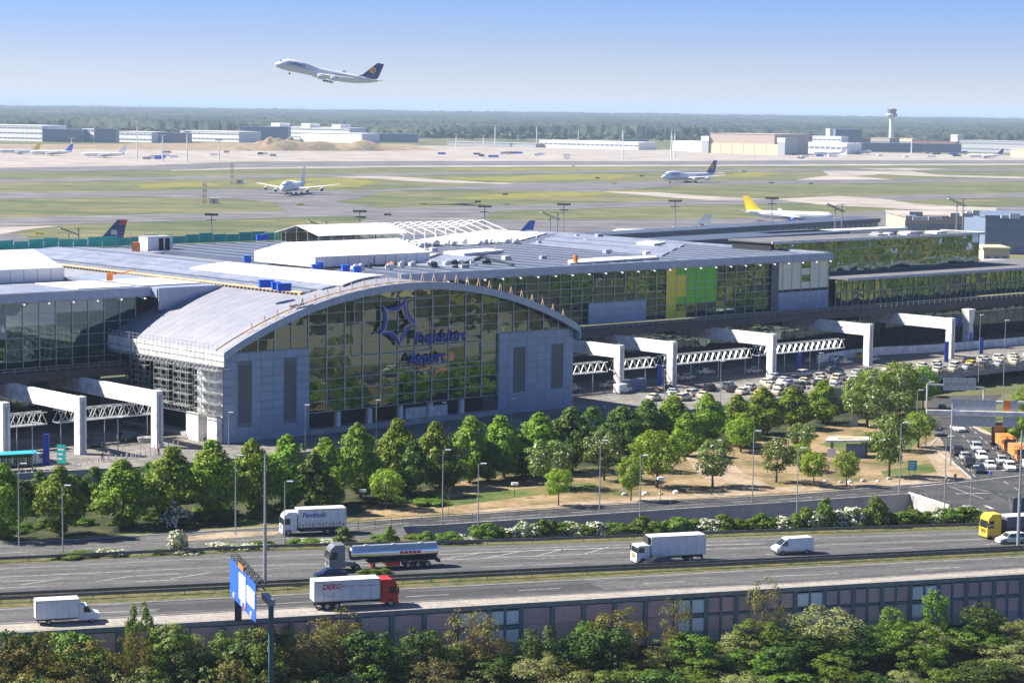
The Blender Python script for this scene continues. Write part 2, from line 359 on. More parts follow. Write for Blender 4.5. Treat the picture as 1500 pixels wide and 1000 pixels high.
def place_label(desc, x, marks):
    near = min(marks, key=lambda m: abs(m[0] - x)); s_ = ('left of ' if x < near[0] - 12 else ('right of ' if x > near[0] + 12 else 'at ')) + near[1]
    for a_ in ('', 'lower ', 'broader ', 'slimmer ', 'smaller ', 'fuller '):
        L = f'{a_}{desc} {s_}'
        if L not in TAKEN: TAKEN[L] = 1; return L
    return L
# ================================================================== GROUND
wl = [G(0, 926), G(750, 884), G(1500, 839)]          # top of the retaining wall, left to right
wt = (wl[2] - wl[0]).normalized()
def WL(s): return wl[1] + wt * s
TR = [(590, 772), (640, 770), (760, 762), (1000, 746), (1160, 736), (1332, 724), (1392, 744), (1330, 759), (1160, 768), (1000, 778), (760, 787), (600, 787)]
outer = [(-40000, wl[0].y - 39937 * wt.y / wt.x * 1.0), None]
outer = [WL(-42000), WL(62000), Vector((62000, 90000, 0)), Vector((-60000, 90000, 0))]
outer = [Vector((p.x, p.y, 0)) for p in outer]
hole = [G(*p) for p in TR]; hole = [Vector((p.x, p.y, 0)) for p in hole]
tri = tessellate_polygon([outer, hole]); allp = outer + hole
v = [tuple(p) for p in allp]; f = [tuple(t) for t in tri]; mi = [0] * len(f)
nb = len(v); LOW = -14.0
v += [(p.x, p.y, -3.4) for p in hole]; nh = len(hole)
for i in range(nh): j = (i + 1) % nh; f.append((4 + i, 4 + j, nb + j, nb + i)); mi.append(1)
ft = tessellate_polygon([[Vector((p.x, p.y, 0)) for p in hole]]); f += [tuple(nb + k for k in t) for t in ft]; mi += [2] * len(ft)
nb = len(v); q0 = WL(-42000) ; q1 = WL(62000)
sd_ = Vector((wt.y, -wt.x, 0)) * 32; r0_, r1_ = q0 + sd_, q1 + sd_
v += [(q0.x, q0.y, -6.6), (q1.x, q1.y, -6.6), (r1_.x, r1_.y, LOW), (r0_.x, r0_.y, LOW), (62000, -30000, LOW), (-60000, -30000, LOW)]
f.append((nb, nb + 1, 1, 0)); mi.append(3); f.append((nb + 3, nb + 2, nb + 1, nb)); mi.append(3); f.append((nb + 5, nb + 4, nb + 2, nb + 3)); mi.append(3)
me = bpy.data.meshes.new('ground'); me.from_pydata(v, [], f)
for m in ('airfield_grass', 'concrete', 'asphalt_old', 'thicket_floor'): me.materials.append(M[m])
me.polygons.foreach_set('material_index', mi); me.update()
import bmesh
bm = bmesh.new(); bm.from_mesh(me)
for fc in bm.faces:
    if abs(fc.normal.z) > .5 and fc.normal.z < 0: fc.normal_flip()
bm.to_mesh(me); bm.free()
struct(add('ground', me))
# ------------------------------------------------------------------ airfield surfaces
AZ = .12
band('concrete_apron', [(-300, 214), (0, 212), (300, 210), (600, 213), (900, 218), (1200, 222), (1500, 228), (1800, 232)],
     [(-300, 252), (0, 247), (200, 243), (350, 237), (600, 236), (900, 237), (1200, 236), (1500, 236), (1800, 240)], .03, 'concrete_apron')
sheet('sandy_ground', [(0, 213), (300, 209), (600, 211), (640, 220), (500, 222), (0, 218)], .06, 'sand')
band('taxiway', [(-300, 249), (0, 246), (200, 243), (350, 238), (600, 236), (900, 236.5), (1200, 235), (1500, 235), (1800, 239)],
     [(-300, 258), (0, 253), (200, 250), (350, 246), (600, 243), (900, 242), (1200, 241), (1500, 240), (1800, 244)], AZ, 'asphalt_runway')
band('concrete_strip', [(250, 249.5), (350, 246), (600, 243), (900, 242), (1200, 241), (1500, 240)], [(250, 251), (350, 248), (600, 245), (900, 244.5), (1200, 243), (1500, 242)], AZ + .04, 'concrete_apron')
band('taxiway', [(-300, 268), (0, 263), (480, 255.5), (1000, 248), (1500, 247.5), (1800, 249)], [(-300, 275), (0, 268), (480, 259), (1000, 251), (1500, 251), (1800, 253)], AZ, 'asphalt_runway')
band('taxiway', [(-300, 288), (0, 282), (200, 281), (340, 277), (520, 279.5), (640, 274), (760, 268.5), (1000, 266), (1500, 261.5), (1800, 262)],
     [(-300, 298), (0, 292), (200, 288), (350, 292), (440, 301), (520, 292), (560, 281), (640, 277.5), (740, 279), (870, 281.5), (1000, 271.5), (1500, 266), (1800, 267)], AZ, 'asphalt_runway')
band('runway', [(-300, 330), (0, 319.5), (500, 307.5), (1000, 294), (1500, 282.5), (1800, 279)], [(-300, 346), (0, 332), (500, 317), (1000, 301.5), (1500, 289.5), (1800, 285)], AZ, 'asphalt_runway')
sheet('taxiway', [(470, 293), (560, 305), (640, 304), (700, 302), (880, 298), (760, 306), (720, 312), (700, 322), (640, 330), (520, 330), (540, 318), (430, 312), (400, 300)], AZ - .04, 'asphalt_runway')
sheet('taxiway', [(-60, 330), (60, 333), (20, 342), (70, 356), (200, 360), (-60, 372)], AZ - .04, 'asphalt_runway')
band('taxiway', [(480, 330), (700, 322), (900, 322), (1100, 320), (1350, 306), (1700, 296)], [(480, 345), (700, 345), (900, 345), (1100, 345), (1350, 335), (1700, 330)], AZ - .08, 'asphalt_runway')
sheet('concrete_strip', [(480, 259.5), (560, 258), (640, 263), (715, 267.5), (760, 268.5), (740, 270), (640, 268), (560, 263)], AZ + .06, 'concrete_apron')
sheet('concrete_strip', [(1165, 264), (1215, 257), (1205, 251), (1335, 251), (1370, 256), (1500, 259.5), (1500, 262), (1350, 258.5), (1290, 255.5), (1255, 258.5), (1310, 263.5)], AZ + .05, 'concrete_apron')
sheet('concrete_strip', [(880, 281), (960, 282), (1060, 289), (1140, 292.5), (1040, 294), (960, 288)], AZ + .05, 'concrete_apron')
sheet('concrete_strip', [(1230, 287.5), (1290, 291), (1340, 299), (1460, 305), (1460, 313), (1310, 306), (1200, 300), (1130, 292)], AZ + .05, 'concrete_apron')
sheet('concrete_strip', [(0, 333), (90, 331), (30, 338), (0, 344), (-40, 344)], AZ + .05, 'concrete_apron')
for k, p in enumerate([[(1250, 247), (1330, 246.5), (1390, 248), (1330, 250)]]): sheet('concrete_strip', p, AZ + .07, 'concrete_apron')
for p in [[(350, 272), (420, 262), (500, 260), (560, 266), (520, 274), (430, 276)], [(200, 270), (300, 267), (330, 272), (210, 276)], [(640, 262), (800, 256), (940, 256), (900, 262), (740, 266)], [(640, 291), (820, 279), (960, 279), (860, 287), (700, 293)], [(1040, 256), (1110, 252), (1150, 255), (1090, 260)], [(640, 247), (900, 246), (960, 248), (700, 250)]]:
    sheet('yellow_flowers', p, .06, 'yellow_flowers')
mk = MB()
for pts, ww in [([(0, 320.5), (500, 308.5), (1000, 295), (1500, 283.5)], 1.2), ([(0, 331.5), (500, 316), (1000, 301), (1500, 288.5)], 1.2), ([(0, 264), (480, 256), (1000, 248.6), (1500, 248)], 2.2), ([(0, 267), (480, 258.5), (1000, 250.6)], 2.0),
                ([(500, 328), (580, 321), (700, 323)], .8), ([(570, 336), (640, 330), (900, 330)], .8), ([(860, 340), (1100, 333), (1300, 318)], .9), ([(0, 352), (60, 350), (150, 358)], .8), ([(600, 303), (740, 300.5)], 2.4), ([(640, 317), (900, 312)], .8)]:
    linepx(mk, pts, ww, AZ + .1)
struct(mk.build('runway_markings', 'white_line'))
# ------------------------------------------------------------------ motorway and slip roads
band('verge', [(-60, 822), (0, 819), (200, 812), (400, 798), (520, 785), (600, 787.5), (760, 787.5), (1000, 778.5), (1160, 768.5), (1330, 759.5), (1395, 744.5), (1440, 757), (1560, 758)], [(-60, 832), (0, 829), (400, 808), (780, 794), (1160, 782), (1430, 772), (1560, 766)], .006, 'verge_grass')
band('motorway_north', [(-200, 834), (0, 826.5), (400, 806), (780, 797), (1160, 785), (1430, 775), (1700, 762)], [(-200, 884), (0, 871), (335, 857), (780, 836), (1120, 821), (1500, 802.5), (1700, 793)], .010, 'asphalt_old')
band('median_verge', [(-200, 884), (0, 871), (335, 857), (780, 836), (1120, 821), (1500, 802.5), (1700, 793)], [(-200, 901), (0, 890), (335, 873.5), (780, 850.5), (1120, 832), (1500, 813.5), (1700, 803)], .008, 'verge_grass')
band('motorway_south', [(-200, 901), (0, 890), (335, 873.5), (780, 850.5), (1120, 832), (1500, 813.5), (1700, 803)], [(-200, 930), (0, 918), (400, 896), (760, 878), (1160, 858), (1500, 836), (1700, 826)], .012, 'asphalt_old')
sheet('asphalt_patch', [(380, 874), (780, 853), (852, 849), (893, 866), (760, 877), (400, 895), (250, 903), (200, 882)], .016, 'asphalt_new')
struct(sheet('motorway_shoulder', [(-200, 930), (0, 915), (400, 892.5), (760, 874.5), (1160, 854.5), (1500, 832.5), (1700, 822), (1700, 828.5), (1500, 838.8), (750, 883.6), (0, 925.6), (-200, 936.5)], .022, 'concrete_shoulder'))
sheet('slip_road', [(-200, 808), (0, 796), (150, 788), (340, 776), (520, 766), (590, 772), (600, 787), (520, 789), (400, 799), (200, 811), (0, 818), (-200, 829)], .014, 'asphalt_old')
sheet('access_road', [(520, 766), (640, 757.5), (760, 749.5), (1000, 733), (1160, 725), (1335, 711), (1440, 700), (1520, 690), (1600, 690), (1600, 764), (1500, 762), (1462, 757), (1440, 744), (1392, 743), (1332, 723.6), (1160, 735.5), (1000, 745.6), (760, 761.6), (640, 769.6), (590, 771.6)], .010, 'asphalt_street')
sheet('access_road', [(1362, 655), (1376, 640), (1350, 612), (1362, 580), (1470, 578), (1440, 600), (1400, 612), (1440, 632), (1500, 650), (1600, 668), (1600, 692), (1520, 691), (1425, 703), (1403, 682)], .016, 'asphalt_street')
sheet('park_ground', [(500, 768), (540, 745), (600, 722), (700, 700), (830, 690), (1000, 665), (1130, 640), (1250, 618), (1350, 608), (1374, 640), (1362, 654), (1402, 682), (1424, 702), (1335, 710.4), (1160, 724.4), (1000, 732.4), (760, 748.8), (640, 756.8), (560, 762)], .006, 'dry_park_grass')
for p in [[(620, 737), (700, 722), (800, 712), (870, 706), (880, 716), (760, 728), (640, 744)], [(1200, 650), (1270, 632), (1350, 640), (1330, 662), (1240, 664)], [(330, 760), (420, 748), (520, 745), (500, 762), (350, 772)], [(1290, 690), (1360, 678), (1375, 690), (1300, 704)]]:
    sheet('lawn', p, .010, 'green_lawn')
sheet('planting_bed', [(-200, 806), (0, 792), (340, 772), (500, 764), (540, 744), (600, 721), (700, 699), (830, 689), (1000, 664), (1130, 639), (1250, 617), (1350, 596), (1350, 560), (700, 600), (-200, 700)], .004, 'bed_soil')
sheet('footpath', [(660, 752), (760, 741), (1000, 724), (1160, 713), (1330, 700), (1402, 690), (1420, 702), (1335, 709), (1160, 722), (1000, 730), (760, 747)], .012, 'bare_path')
sheet('footpath', [(1000, 665), (1060, 660), (1085, 690), (1130, 712), (1060, 722), (1020, 690)], .014, 'bare_path')
sheet('footpath', [(1376, 640), (1400, 680), (1424, 700), (1380, 703), (1362, 675), (1350, 652)], .022, 'bare_path')
sheet('footpath', [(1400, 612), (1415, 612), (1460, 640), (1500, 648), (1500, 652), (1440, 634)], .024, 'bare_path')
sheet('lawn', [(1416, 612), (1490, 600), (1560, 640), (1560, 655), (1460, 640)], .014, 'green_lawn')
sheet('bus_layby', [(240, 790), (330, 779), (420, 777), (400, 783), (260, 793)], .016, 'bare_path')
# kerbs along the access road and the park
kb = MB()
def kerb(pts):
    P = [G(*p) for p in pts]
    for a, b in zip(P, P[1:]):
        kb.bar(a + Vector((0, 0, .06)), b + Vector((0, 0, .06)), .25, .12)
kerb([(500, 767), (560, 762.5), (640, 757), (760, 749), (1000, 732.6), (1160, 724.6), (1335, 710.6), (1424, 702)]); kerb([(1424, 702), (1402, 682), (1362, 654), (1374, 641)]); kerb([(1400, 612), (1440, 632), (1500, 650)]); kerb([(0, 796), (150, 788), (340, 776), (500, 767)])
struct(kb.build('kerb', 'concrete'))
mk = MB()
linepx(mk, [(-100, 896), (0, 892), (335, 875), (780, 852.5), (1120, 834), (1500, 815)], .16, .024)
linepx(mk, [(-100, 921), (0, 913), (400, 891), (760, 873.3), (1160, 853.5), (1500, 831.5)], .16, .024)
linepx(mk, [(-100, 908), (165, 896), (400, 884), (760, 864.5), (1170, 842), (1350, 833), (1500, 826)], .18, .024, 6, 12)
linepx(mk, [(-100, 872.5), (0, 869.5), (335, 855), (780, 834.5), (1120, 819), (1500, 801)], .2, .024)
linepx(mk, [(-100, 838), (0, 833), (335, 816), (780, 802.5), (1120, 790), (1430, 781), (1500, 778)], .16, .024)
linepx(mk, [(0, 861), (335, 845), (780, 827), (1120, 812), (1500, 794)], .18, .024, 6, 12)
linepx(mk, [(0, 852), (200, 843), (335, 836), (660, 823)], .18, .024, 6, 12)
linepx(mk, [(0, 845), (200, 836), (335, 829.5), (640, 820), (960, 807), (1120, 801), (1430, 789.5), (1500, 786)], .18, .024)
linepx(mk, [(640, 812), (780, 806), (960, 800), (1120, 796)], .28, .024)
for k in range(0, 9, 2): linepx(mk, [(640 + k * 36, 820 - k * 1.5), (700 + k * 32, 810 - k * 1.6)], .2, .024)
for k in range(3): linepx(mk, [(30 + k * 110, 856 - k * 4.6), (90 + k * 110, 847 - k * 4.4)], .22, .024)
linepx(mk, [(0, 800), (340, 782), (520, 772)], .15, .024); linepx(mk, [(0, 810), (150, 802), (400, 789), (580, 779)], .18, .024, 4, 6)
linepx(mk, [(560, 768), (760, 755.5), (1000, 739.5), (1160, 730), (1335, 717)], .15, .024, 4, 5)
linepx(mk, [(1335, 713), (1440, 702.5), (1520, 693)], .35, .03); linepx(mk, [(1385, 706), (1460, 722), (1520, 738)], .2, .03, 3, 1.5)
linepx(mk, [(1400, 723), (1450, 722)], .4, .03); linepx(mk, [(1390, 712), (1440, 730)], .2, .03); linepx(mk, [(1422, 689.5), (1500, 688)], .5, .03)
for a, b in [((1378, 645), (1433, 703)), ((1403, 630), (1460, 690)), ((1420, 625), (1490, 690))]: linepx(mk, [a, b], .2, .03, 3, 4)
linepx(mk, [(1470, 705), (1500, 722)], .2, .03, 3, 3)
linepx(mk, [(1443, 740), (1454, 745)], .7, .03)
struct(mk.build('road_markings', 'white_line'))

mk = MB()
for off in (-3.2, -1.4):
    for base in ([(-100, 901), (0, 896), (335, 879), (780, 856.5), (1120, 838), (1500, 819)], [(-100, 915), (0, 909), (400, 889), (760, 871), (1160, 851), (1500, 829)], [(-100, 868), (0, 865), (335, 850), (780, 830.5), (1120, 815.5), (1500, 797.5)], [(-100, 858), (0, 854), (335, 840), (780, 821), (1120, 807), (1500, 790)], [(-100, 846), (0, 841.5), (335, 824), (780, 808.5), (1120, 797), (1500, 783)]):
        linepx(mk, [(x, y + (off + 2.2) * .95) for x, y in base], .6, .018)
struct(mk.build('tyre_tracks', 'tyre_track'))
# ------------------------------------------------------------------ retaining wall with pink panels
wallr = thing('retaining_wall', 'long dark retaining wall with pink ribbed panels and grey posts below the motorway', 'wall')
A = math.atan2(wt.y, wt.x); wallr.location = wl[1]; wallr.rotation_euler[2] = A
b = MB(); b.b2(-150, 150, -.16, .3, -.55, .06); b.build('coping', 'coping', wallr)
b = MB(); b.b2(-150, 150, .02, .4, -7.2, -.56); b.build('backing', 'concrete_dark', wallr)
b = MB(); b.b2(-150, 150, -.14, .0, -7.1, -5.2); b.build('footing', 'concrete', wallr)
def panel_mesh(wd, ht, ribs):
    b = MB(); b.b2(-wd / 2, wd / 2, -.10, 0, 0, ht)
    for i in range(ribs): z = (i + .5) * ht / ribs; b.b2(-wd / 2, wd / 2, -.135, -.1, z - .1, z + .1)
    return b.mesh('panel', 'noise_panel')
pw = panel_mesh(3.7, 2.2, 6); pn = panel_mesh(1.75, 2.0, 5); 
b = MB(); b.b2(-.3, .3, -.34, .0, -6.9, -.56); post = b.mesh('post', 'noise_post')
b = MB(); b.b2(-.16, .16, -.26, .0, -6.9, -.56); thinp = b.mesh('post', 'noise_post')
b = MB(); b.b2(-1.0, 1.0, -.16, -.02, 0, 1.85); win = b.mesh('pale_screen', 'window_frame_white')
b = MB(); b.b2(-.85, .85, -.2, -.16, .15, 1.7); winp = b.mesh('screen_pane', 'sign_white')
rnd = random.Random(4); x = -100.0; k = 0
screens = {700: 1, 1010: 1, 1185: 1, 1355: 1}
def bay_px(s): return PX(WL(s) + Vector((0, 0, -2)))[0]
while x < 106:
    px_ = bay_px(x + 2.2); scr = any(abs(px_ - q) < 26 for q in (718, 1012, 1196, 1362)); split = scr or px_ > 1040 or 430 < px_ < 480
    add('post', post, wallr, loc=(x, 0, 0))
    if split:
        add('post', thinp, wallr, loc=(x + 2.2, 0, 0))
        for c in (1.15, 3.25):
            for z in (-2.75, -5.25):
                if scr: o = add('pale_screen', win, wallr, loc=(x + c, 0, z + .05)); add('screen_pane', winp, o)
                else: add('panel', pn, wallr, loc=(x + c, 0, z))
        b = MB(); b.b2(x, x + 4.4, -.2, .0, -3.2, -2.85); b.build('ledge', 'noise_post', wallr)
    else:
        for z in (-2.9, -5.15): add('panel', pw, wallr, loc=(x + 2.2, 0, z))
    x += 4.4; k += 1
# ------------------------------------------------------------------ guard rails
def guardrail(name, label, pts, h=.75, step=4.0, group='steel guard rails of the motorway', double=False):
    P = [G(*p) for p in pts]; r = thing(name, label, 'guard rail', P[0], 0, group); o0 = P[0]
    b = MB()
    for a, c in zip(P, P[1:]):
        for dz, hh in ((h - .15, .42),) + (((h - .5, .12),) if double else ()): b.bar(a - o0 + Vector((0, 0, dz)), c - o0 + Vector((0, 0, dz)), .16, hh)
    b.build('rail', 'rail_steel', r)
    pm = MB(); pm.b2(-.05, .05, -.05, .05, 0, h + .12); pm = pm.mesh('post', 'galvanised')
    for a, c in zip(P, P[1:]):
        L = (c - a).length; s = 0
        while s < L: add('post', pm, r, loc=a + (c - a) * (s / L) - o0); s += step
guardrail('guard_rail', 'dark steel guard rail on the median nearest the northern carriageway', [(-120, 881), (0, 876), (335, 861), (780, 840), (1120, 825), (1500, 806), (1620, 800)], double=True)
guardrail('guard_rail', 'dark steel guard rail on the median, on the side of the red lorry', [(-120, 888), (0, 882.5), (335, 866.5), (780, 845), (1120, 828.5), (1500, 809.5), (1620, 804)])
guardrail('guard_rail', 'long steel guard rail between the northern carriageway and the hedge', [(-120, 829), (0, 823.5), (400, 805), (780, 795.5), (1120, 782.5), (1430, 773), (1460, 772)])
# trench railing
def railing(label, pts, h=1.6, step=3.0, z=0.0):
    P = [G(*p) for p in pts]; r = thing('railing', label, 'railing', P[0], 0, 'thin metal railings'); o0 = P[0]
    b = MB()
    for a, c in zip(P, P[1:]):
        for dz in (h, h * .55, .15): b.bar(a - o0 + Vector((0, 0, dz)), c - o0 + Vector((0, 0, dz)), .05, .06)
    b.build('rail', 'dark_steel', r); pm = MB(); pm.b2(-.045, .045, -.045, .045, 0, h + .05); pm = pm.mesh('post', 'galvanised')
    for a, c in zip(P, P[1:]):
        L = (c - a).length; s = 0
        while s < L: add('post', pm, r, loc=a + (c - a) * (s / L) - o0); s += step
railing('thin dark railing on top of the sunken road wall, running the length of the park', [(500, 781), (590, 771), (640, 769), (760, 761), (1000, 745), (1160, 735), (1332, 723)])
railing('dark railing above the white end wall of the sunken road', [(1332, 722.6), (1392, 743), (1440, 756)], 1.1, 2.0)
railing('pale railing round the bend beside the blue hoarding', [(1430, 713), (1455, 722), (1478, 735), (1482, 752)], 1.3, 1.2)
# white lit end wall
e0, e1 = G(1332.5, 723.4), G(1391, 742.4); b = MB(); n_ = Vector((-(e1 - e0).y, (e1 - e0).x, 0)).normalized()
if n_.x < 0: n_ = -n_
b.rings([[p + n_ * t + Vector((0, 0, z)) for t, z in ((-.25, .35), (.1, .35), (.1, -3.3), (-.25, -3.3))] for p in (e0, e1)])
tag(b.build('end_wall', 'white_concrete'), 'white sunlit end wall where the sunken road goes under the junction', 'wall')
b = MB(); ps = [G(*p) for p in [(590, 772), (640, 770), (760, 762), (1000, 746), (1160, 736), (1332, 724)]]
for a, c in zip(ps, ps[1:]):
    b.bar(a + Vector((0, -.1, .1)), c + Vector((0, -.1, .1)), .35, .3)
tag(b.build('wall_coping', 'concrete'), 'grey concrete coping along the top of the sunken road wall', 'coping')
# ================================================================== TERMINAL
def tthing(name, label, cat, u=0.0, v=0.0, z=0.0, group=None): return thing(name, label, cat, W(u, v, z), TA, group)
RV = 94.9
def vz(u): return 31.2 - RV + math.sqrt(RV * RV - (u - 43) ** 2)
# raised forecourt
fr = [(-260, -6), (-47, -11), (-27, -17), (0, -20), (90, -21.5), (127, -19.6), (155, -14.4), (190, -8)]
fo = thing('forecourt_deck', 'raised concrete forecourt in front of the terminal with parapet wall', 'forecourt', O4, TA)
b = MB(); b.prism(fr + [(190, 60), (-260, 60)], -1, 4); b.prism([(190, -8), (200, -6), (420, -6), (420, 60), (190, 60)], 2.7, 4); b.build('slab', 'concrete_dark', fo)  # dark slab front paints in the shaded void below the parapet
b = MB(); b.face([(u, v + .4, 4.004) for u, v in fr + [(200, -6), (420, -6)]][0:] + [(420, 59, 4.004), (-260, 59, 4.004)]); b.build('paving', 'forecourt_paving', fo)
b = MB(); L = fr + [(200, -6), (420, -6)]
for a, c in zip(L, L[1:]): b.bar((a[0], a[1] - .1, 3.55), (c[0], c[1] - .1, 3.55), .3, 2.5)
b.build('parapet', 'concrete', fo)
for u in range(200, 330, 14):
    b = MB(); b.b2(u, u + 1.0, 2, 3, -.5, 2.7); b.build('pier', 'concrete_dark', fo)
b = MB(); b.b2(192, 400, 30, 31, -.5, 2.7); b.build('back_wall', 'dark_void', fo)
b = MB()
for vv in (-8.2, -4.4, -.4, 3.6): b.b2(95, 330, vv, vv + .14, 4.006, 4.012)
b.b2(-80, 96, -14, -13.85, 4.006, 4.012)
for k in range(14): b.b2(-60 + k * 8, -57 + k * 8, -8.5, -8.35, 4.006, 4.012)
struct(b.build('forecourt_markings', 'white_line')).parent = None
o = bpy.data.objects['forecourt_markings']; o.location = O4; o.rotation_euler[2] = TA

hall = thing('arched_hall', 'arched glass entrance hall with a blue star logo between two metal clad pylons', 'terminal hall', O4, TA)
def arch(u0, u1, n, off): return [(u0 + (u1 - u0) * i / n, vz(u0 + (u1 - u0) * i / n) + off) for i in range(n + 1)]
b = MB(); pr = arch(-.6, 86.4, 44, 0); lo = arch(-.6, 86.4, 44, -.5)
b.rings([[(u, v, z) for u, z in pr + lo[::-1]] for v in (-1.0, 128)]); b.build('vault_roof', 'roof_metal', hall, smooth=False)
b = MB(); p1 = arch(-.7, 86.5, 44, .28); p2 = arch(-.7, 86.5, 44, -1.15)
b.rings([[(u, v, z) for u, z in p1 + p2[::-1]] for v in (-1.6, -1.0)]); b.build('arch_rim', 'fascia', hall)
def vstrip(name, u0, u1, v0, v1, lift, m, th=.25, n=None, parent=hall, slant=0.0):
    n = n or max(2, int((u1 - u0) / 1.5)); p = arch(u0, u1, n, lift); q = arch(u0, u1, n, lift - th)
    b = MB(); b.rings([[(u, v + (slant * (u - u0) if v == v0 else 0), z) for u, z in p + q[::-1]] for v in (v0, v1)]); return b.build(name, m, parent)
vstrip('rim_walkway', -.5, 86.3, -.9, 1.9, .10, 'roof_metal', .12, 44)
for v in (-.75, 1.75):
    b = MB(); q = arch(-.5, 86.3, 40, .22)
    for a, c in zip(q, q[1:]): b.bar((a[0], v, a[1]), (c[0], v, c[1]), .14, .14)
    b.build('timber_rail', 'timber', hall)
b = MB()
for s in (-.42, .42): b.bar((s, 0, 0), (0, 0, 1.7), .10, .10); b.bar((s, 0, 0), (s * .4, 1.6, 0), .08, .08)
b.bar((-.42, 0, .06), (.42, 0, .06), .1, .1); am = b.mesh('trestle', 'orange_wood')
for k in range(28):
    u = 6 + k * 2.85; add('trestle', am, hall, loc=(u, -.2, vz(u) + .15))
b = MB(); q = arch(-.5, 22.8, 16, -.012)
for a, c in zip(q, q[1:]): b.bar((a[0], 0, a[1]), (c[0], 0, c[1]), .05, .05)
sm_ = b.mesh('roof_seam', 'roof_metal')
for k in range(44): add('roof_seam', sm_, hall, loc=(0, 2 + k * 2.9, 0))
vstrip('timber_upstand', 23.6, 24.5, 9, 126, .45, 'timber', .45)
b = MB()
for k in range(90): b.b2(23.3, 23.6, 10 + k * 1.28, 10.5 + k * 1.28, 29.0, 29.5)
b.build('upstand_brackets', 'dark_void', hall)
vstrip('gutter', 24.6, 27.6, 9, 126, .12, 'roof_blue'); vstrip('gutter_ridge', 25.9, 26.2, 9, 126, .35, 'roof_light')
vstrip('roof_light_band', 28.0, 31.2, 8, 126, .30, 'roof_light'); vstrip('roof_light_band', 32, 35.0, 56, 126, .30, 'roof_light'); vstrip('roof_light_band', 36, 40, 50, 126, .34, 'roof_light'); vstrip('gutter', 40.2, 42.4, 60, 126, .2, 'roof_blue')
b = MB(); cs = [(31.8, 6.5), (50.5, 17), (42.5, 61), (31.8, 58.5)]; P = []
n = 10; R1 = [(31.8 + 18.7 * i / n, 6.5 + 10.5 * i / n) for i in range(n + 1)]; R2 = [(31.8 + 10.7 * i / n, 58.5 + 2.5 * i / n) for i in range(n + 1)]
b.rings([[(u, v, vz(u) + .5) for u, v in R] + [(u, v, vz(u) + .2) for u, v in R[::-1]] for R in (R1, R2)]); b.build('white_cover_sheet', 'tarpaulin', hall)
# eaves fascia left side and side wall
b = MB(); b.b2(-1.0, -.6, -1.6, 37.5, vz(-.6) - 2.5, vz(-.6) + .1); b.b2(-.6, .6, -1.0, 37.5, vz(-1.6) - 2.5, vz(-1.6) - 2.3); b.build('eaves_fascia', 'white_concrete', hall)
b = MB(); b.b2(86.4, 86.7, -1.6, 34, vz(-1.6) - 2.0, vz(-1.6) + .1); b.build('eaves_fascia', 'fascia', hall)
b = MB(); b.b2(-1.05, -1.0, -1.6, 37, 19.0, 19.15); b.build('fascia_line', 'seam', hall)
# structure box behind glass (dark interior)
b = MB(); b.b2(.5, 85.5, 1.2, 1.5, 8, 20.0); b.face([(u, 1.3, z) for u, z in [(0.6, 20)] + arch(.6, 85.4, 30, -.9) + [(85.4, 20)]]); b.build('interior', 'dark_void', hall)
b = MB(); b.b2(.2, 85.8, .6, 34, 2.0, 4.6); b.build('plinth', 'concrete', hall)
def pylon(u0, u1, slots):
    zt = 20.25
    b = MB(); b.b2(u0, u1, 0, 1.1, 1.0, zt - .02); b.build('pylon_wall', 'cladding_backing', hall)
    nu = round((u1 - u0) / 2.7); du = (u1 - u0) / nu; nz = 12; dz = (zt - 2.2) / nz; pm = {}
    for i in range(nu):
        for j in range(nz):
            a, c, z0, z1 = u0 + i * du, u0 + (i + 1) * du, 2.2 + j * dz, 2.2 + (j + 1) * dz
            segs = [(a, c)]
            for s0, s1, t0, t1 in slots:
                if z1 > t0 + .4 and z0 < t1 - .4:
                    ns = []
                    for x0, x1 in segs:
                        if s1 <= x0 or s0 >= x1: ns.append((x0, x1)); continue
                        if s0 > x0 + .25: ns.append((x0, s0))
                        if s1 < x1 - .25: ns.append((s1, x1))
                    segs = ns
            for x0, x1 in segs:
                k = round(x1 - x0, 2)
                if k not in pm:
                    q = MB(); q.b2(-k / 2 + .03, k / 2 - .03, -.16, -.002, .03, dz - .03); pm[k] = q.mesh('cladding_panel', 'cladding')
                add('cladding_panel', pm[k], hall, loc=((x0 + x1) / 2, rnd.uniform(-.01, .01), z0))
    for s0, s1, t0, t1 in slots:
        q = MB(); q.b2(s0 + .03, s1 - .03, -.06, -.003, t0, t1)
        for k in range(int((t1 - t0) / .6)): q.b2(s0 + .1, s1 - .1, -.10, -.06, t0 + k * .6 + .1, t0 + k * .6 + .35)
        q.build('louvre_slot', 'slot_louvre', hall)
pylon(0, 19.1, [(3.1, 6.1, 7.4, 18.0), (13.3, 16.1, 7.4, 18.0)])
pylon(65.7, 86, [(69.6, 72.8, 8.0, 17.6), (79.9, 83.1, 8.0, 17.6)])
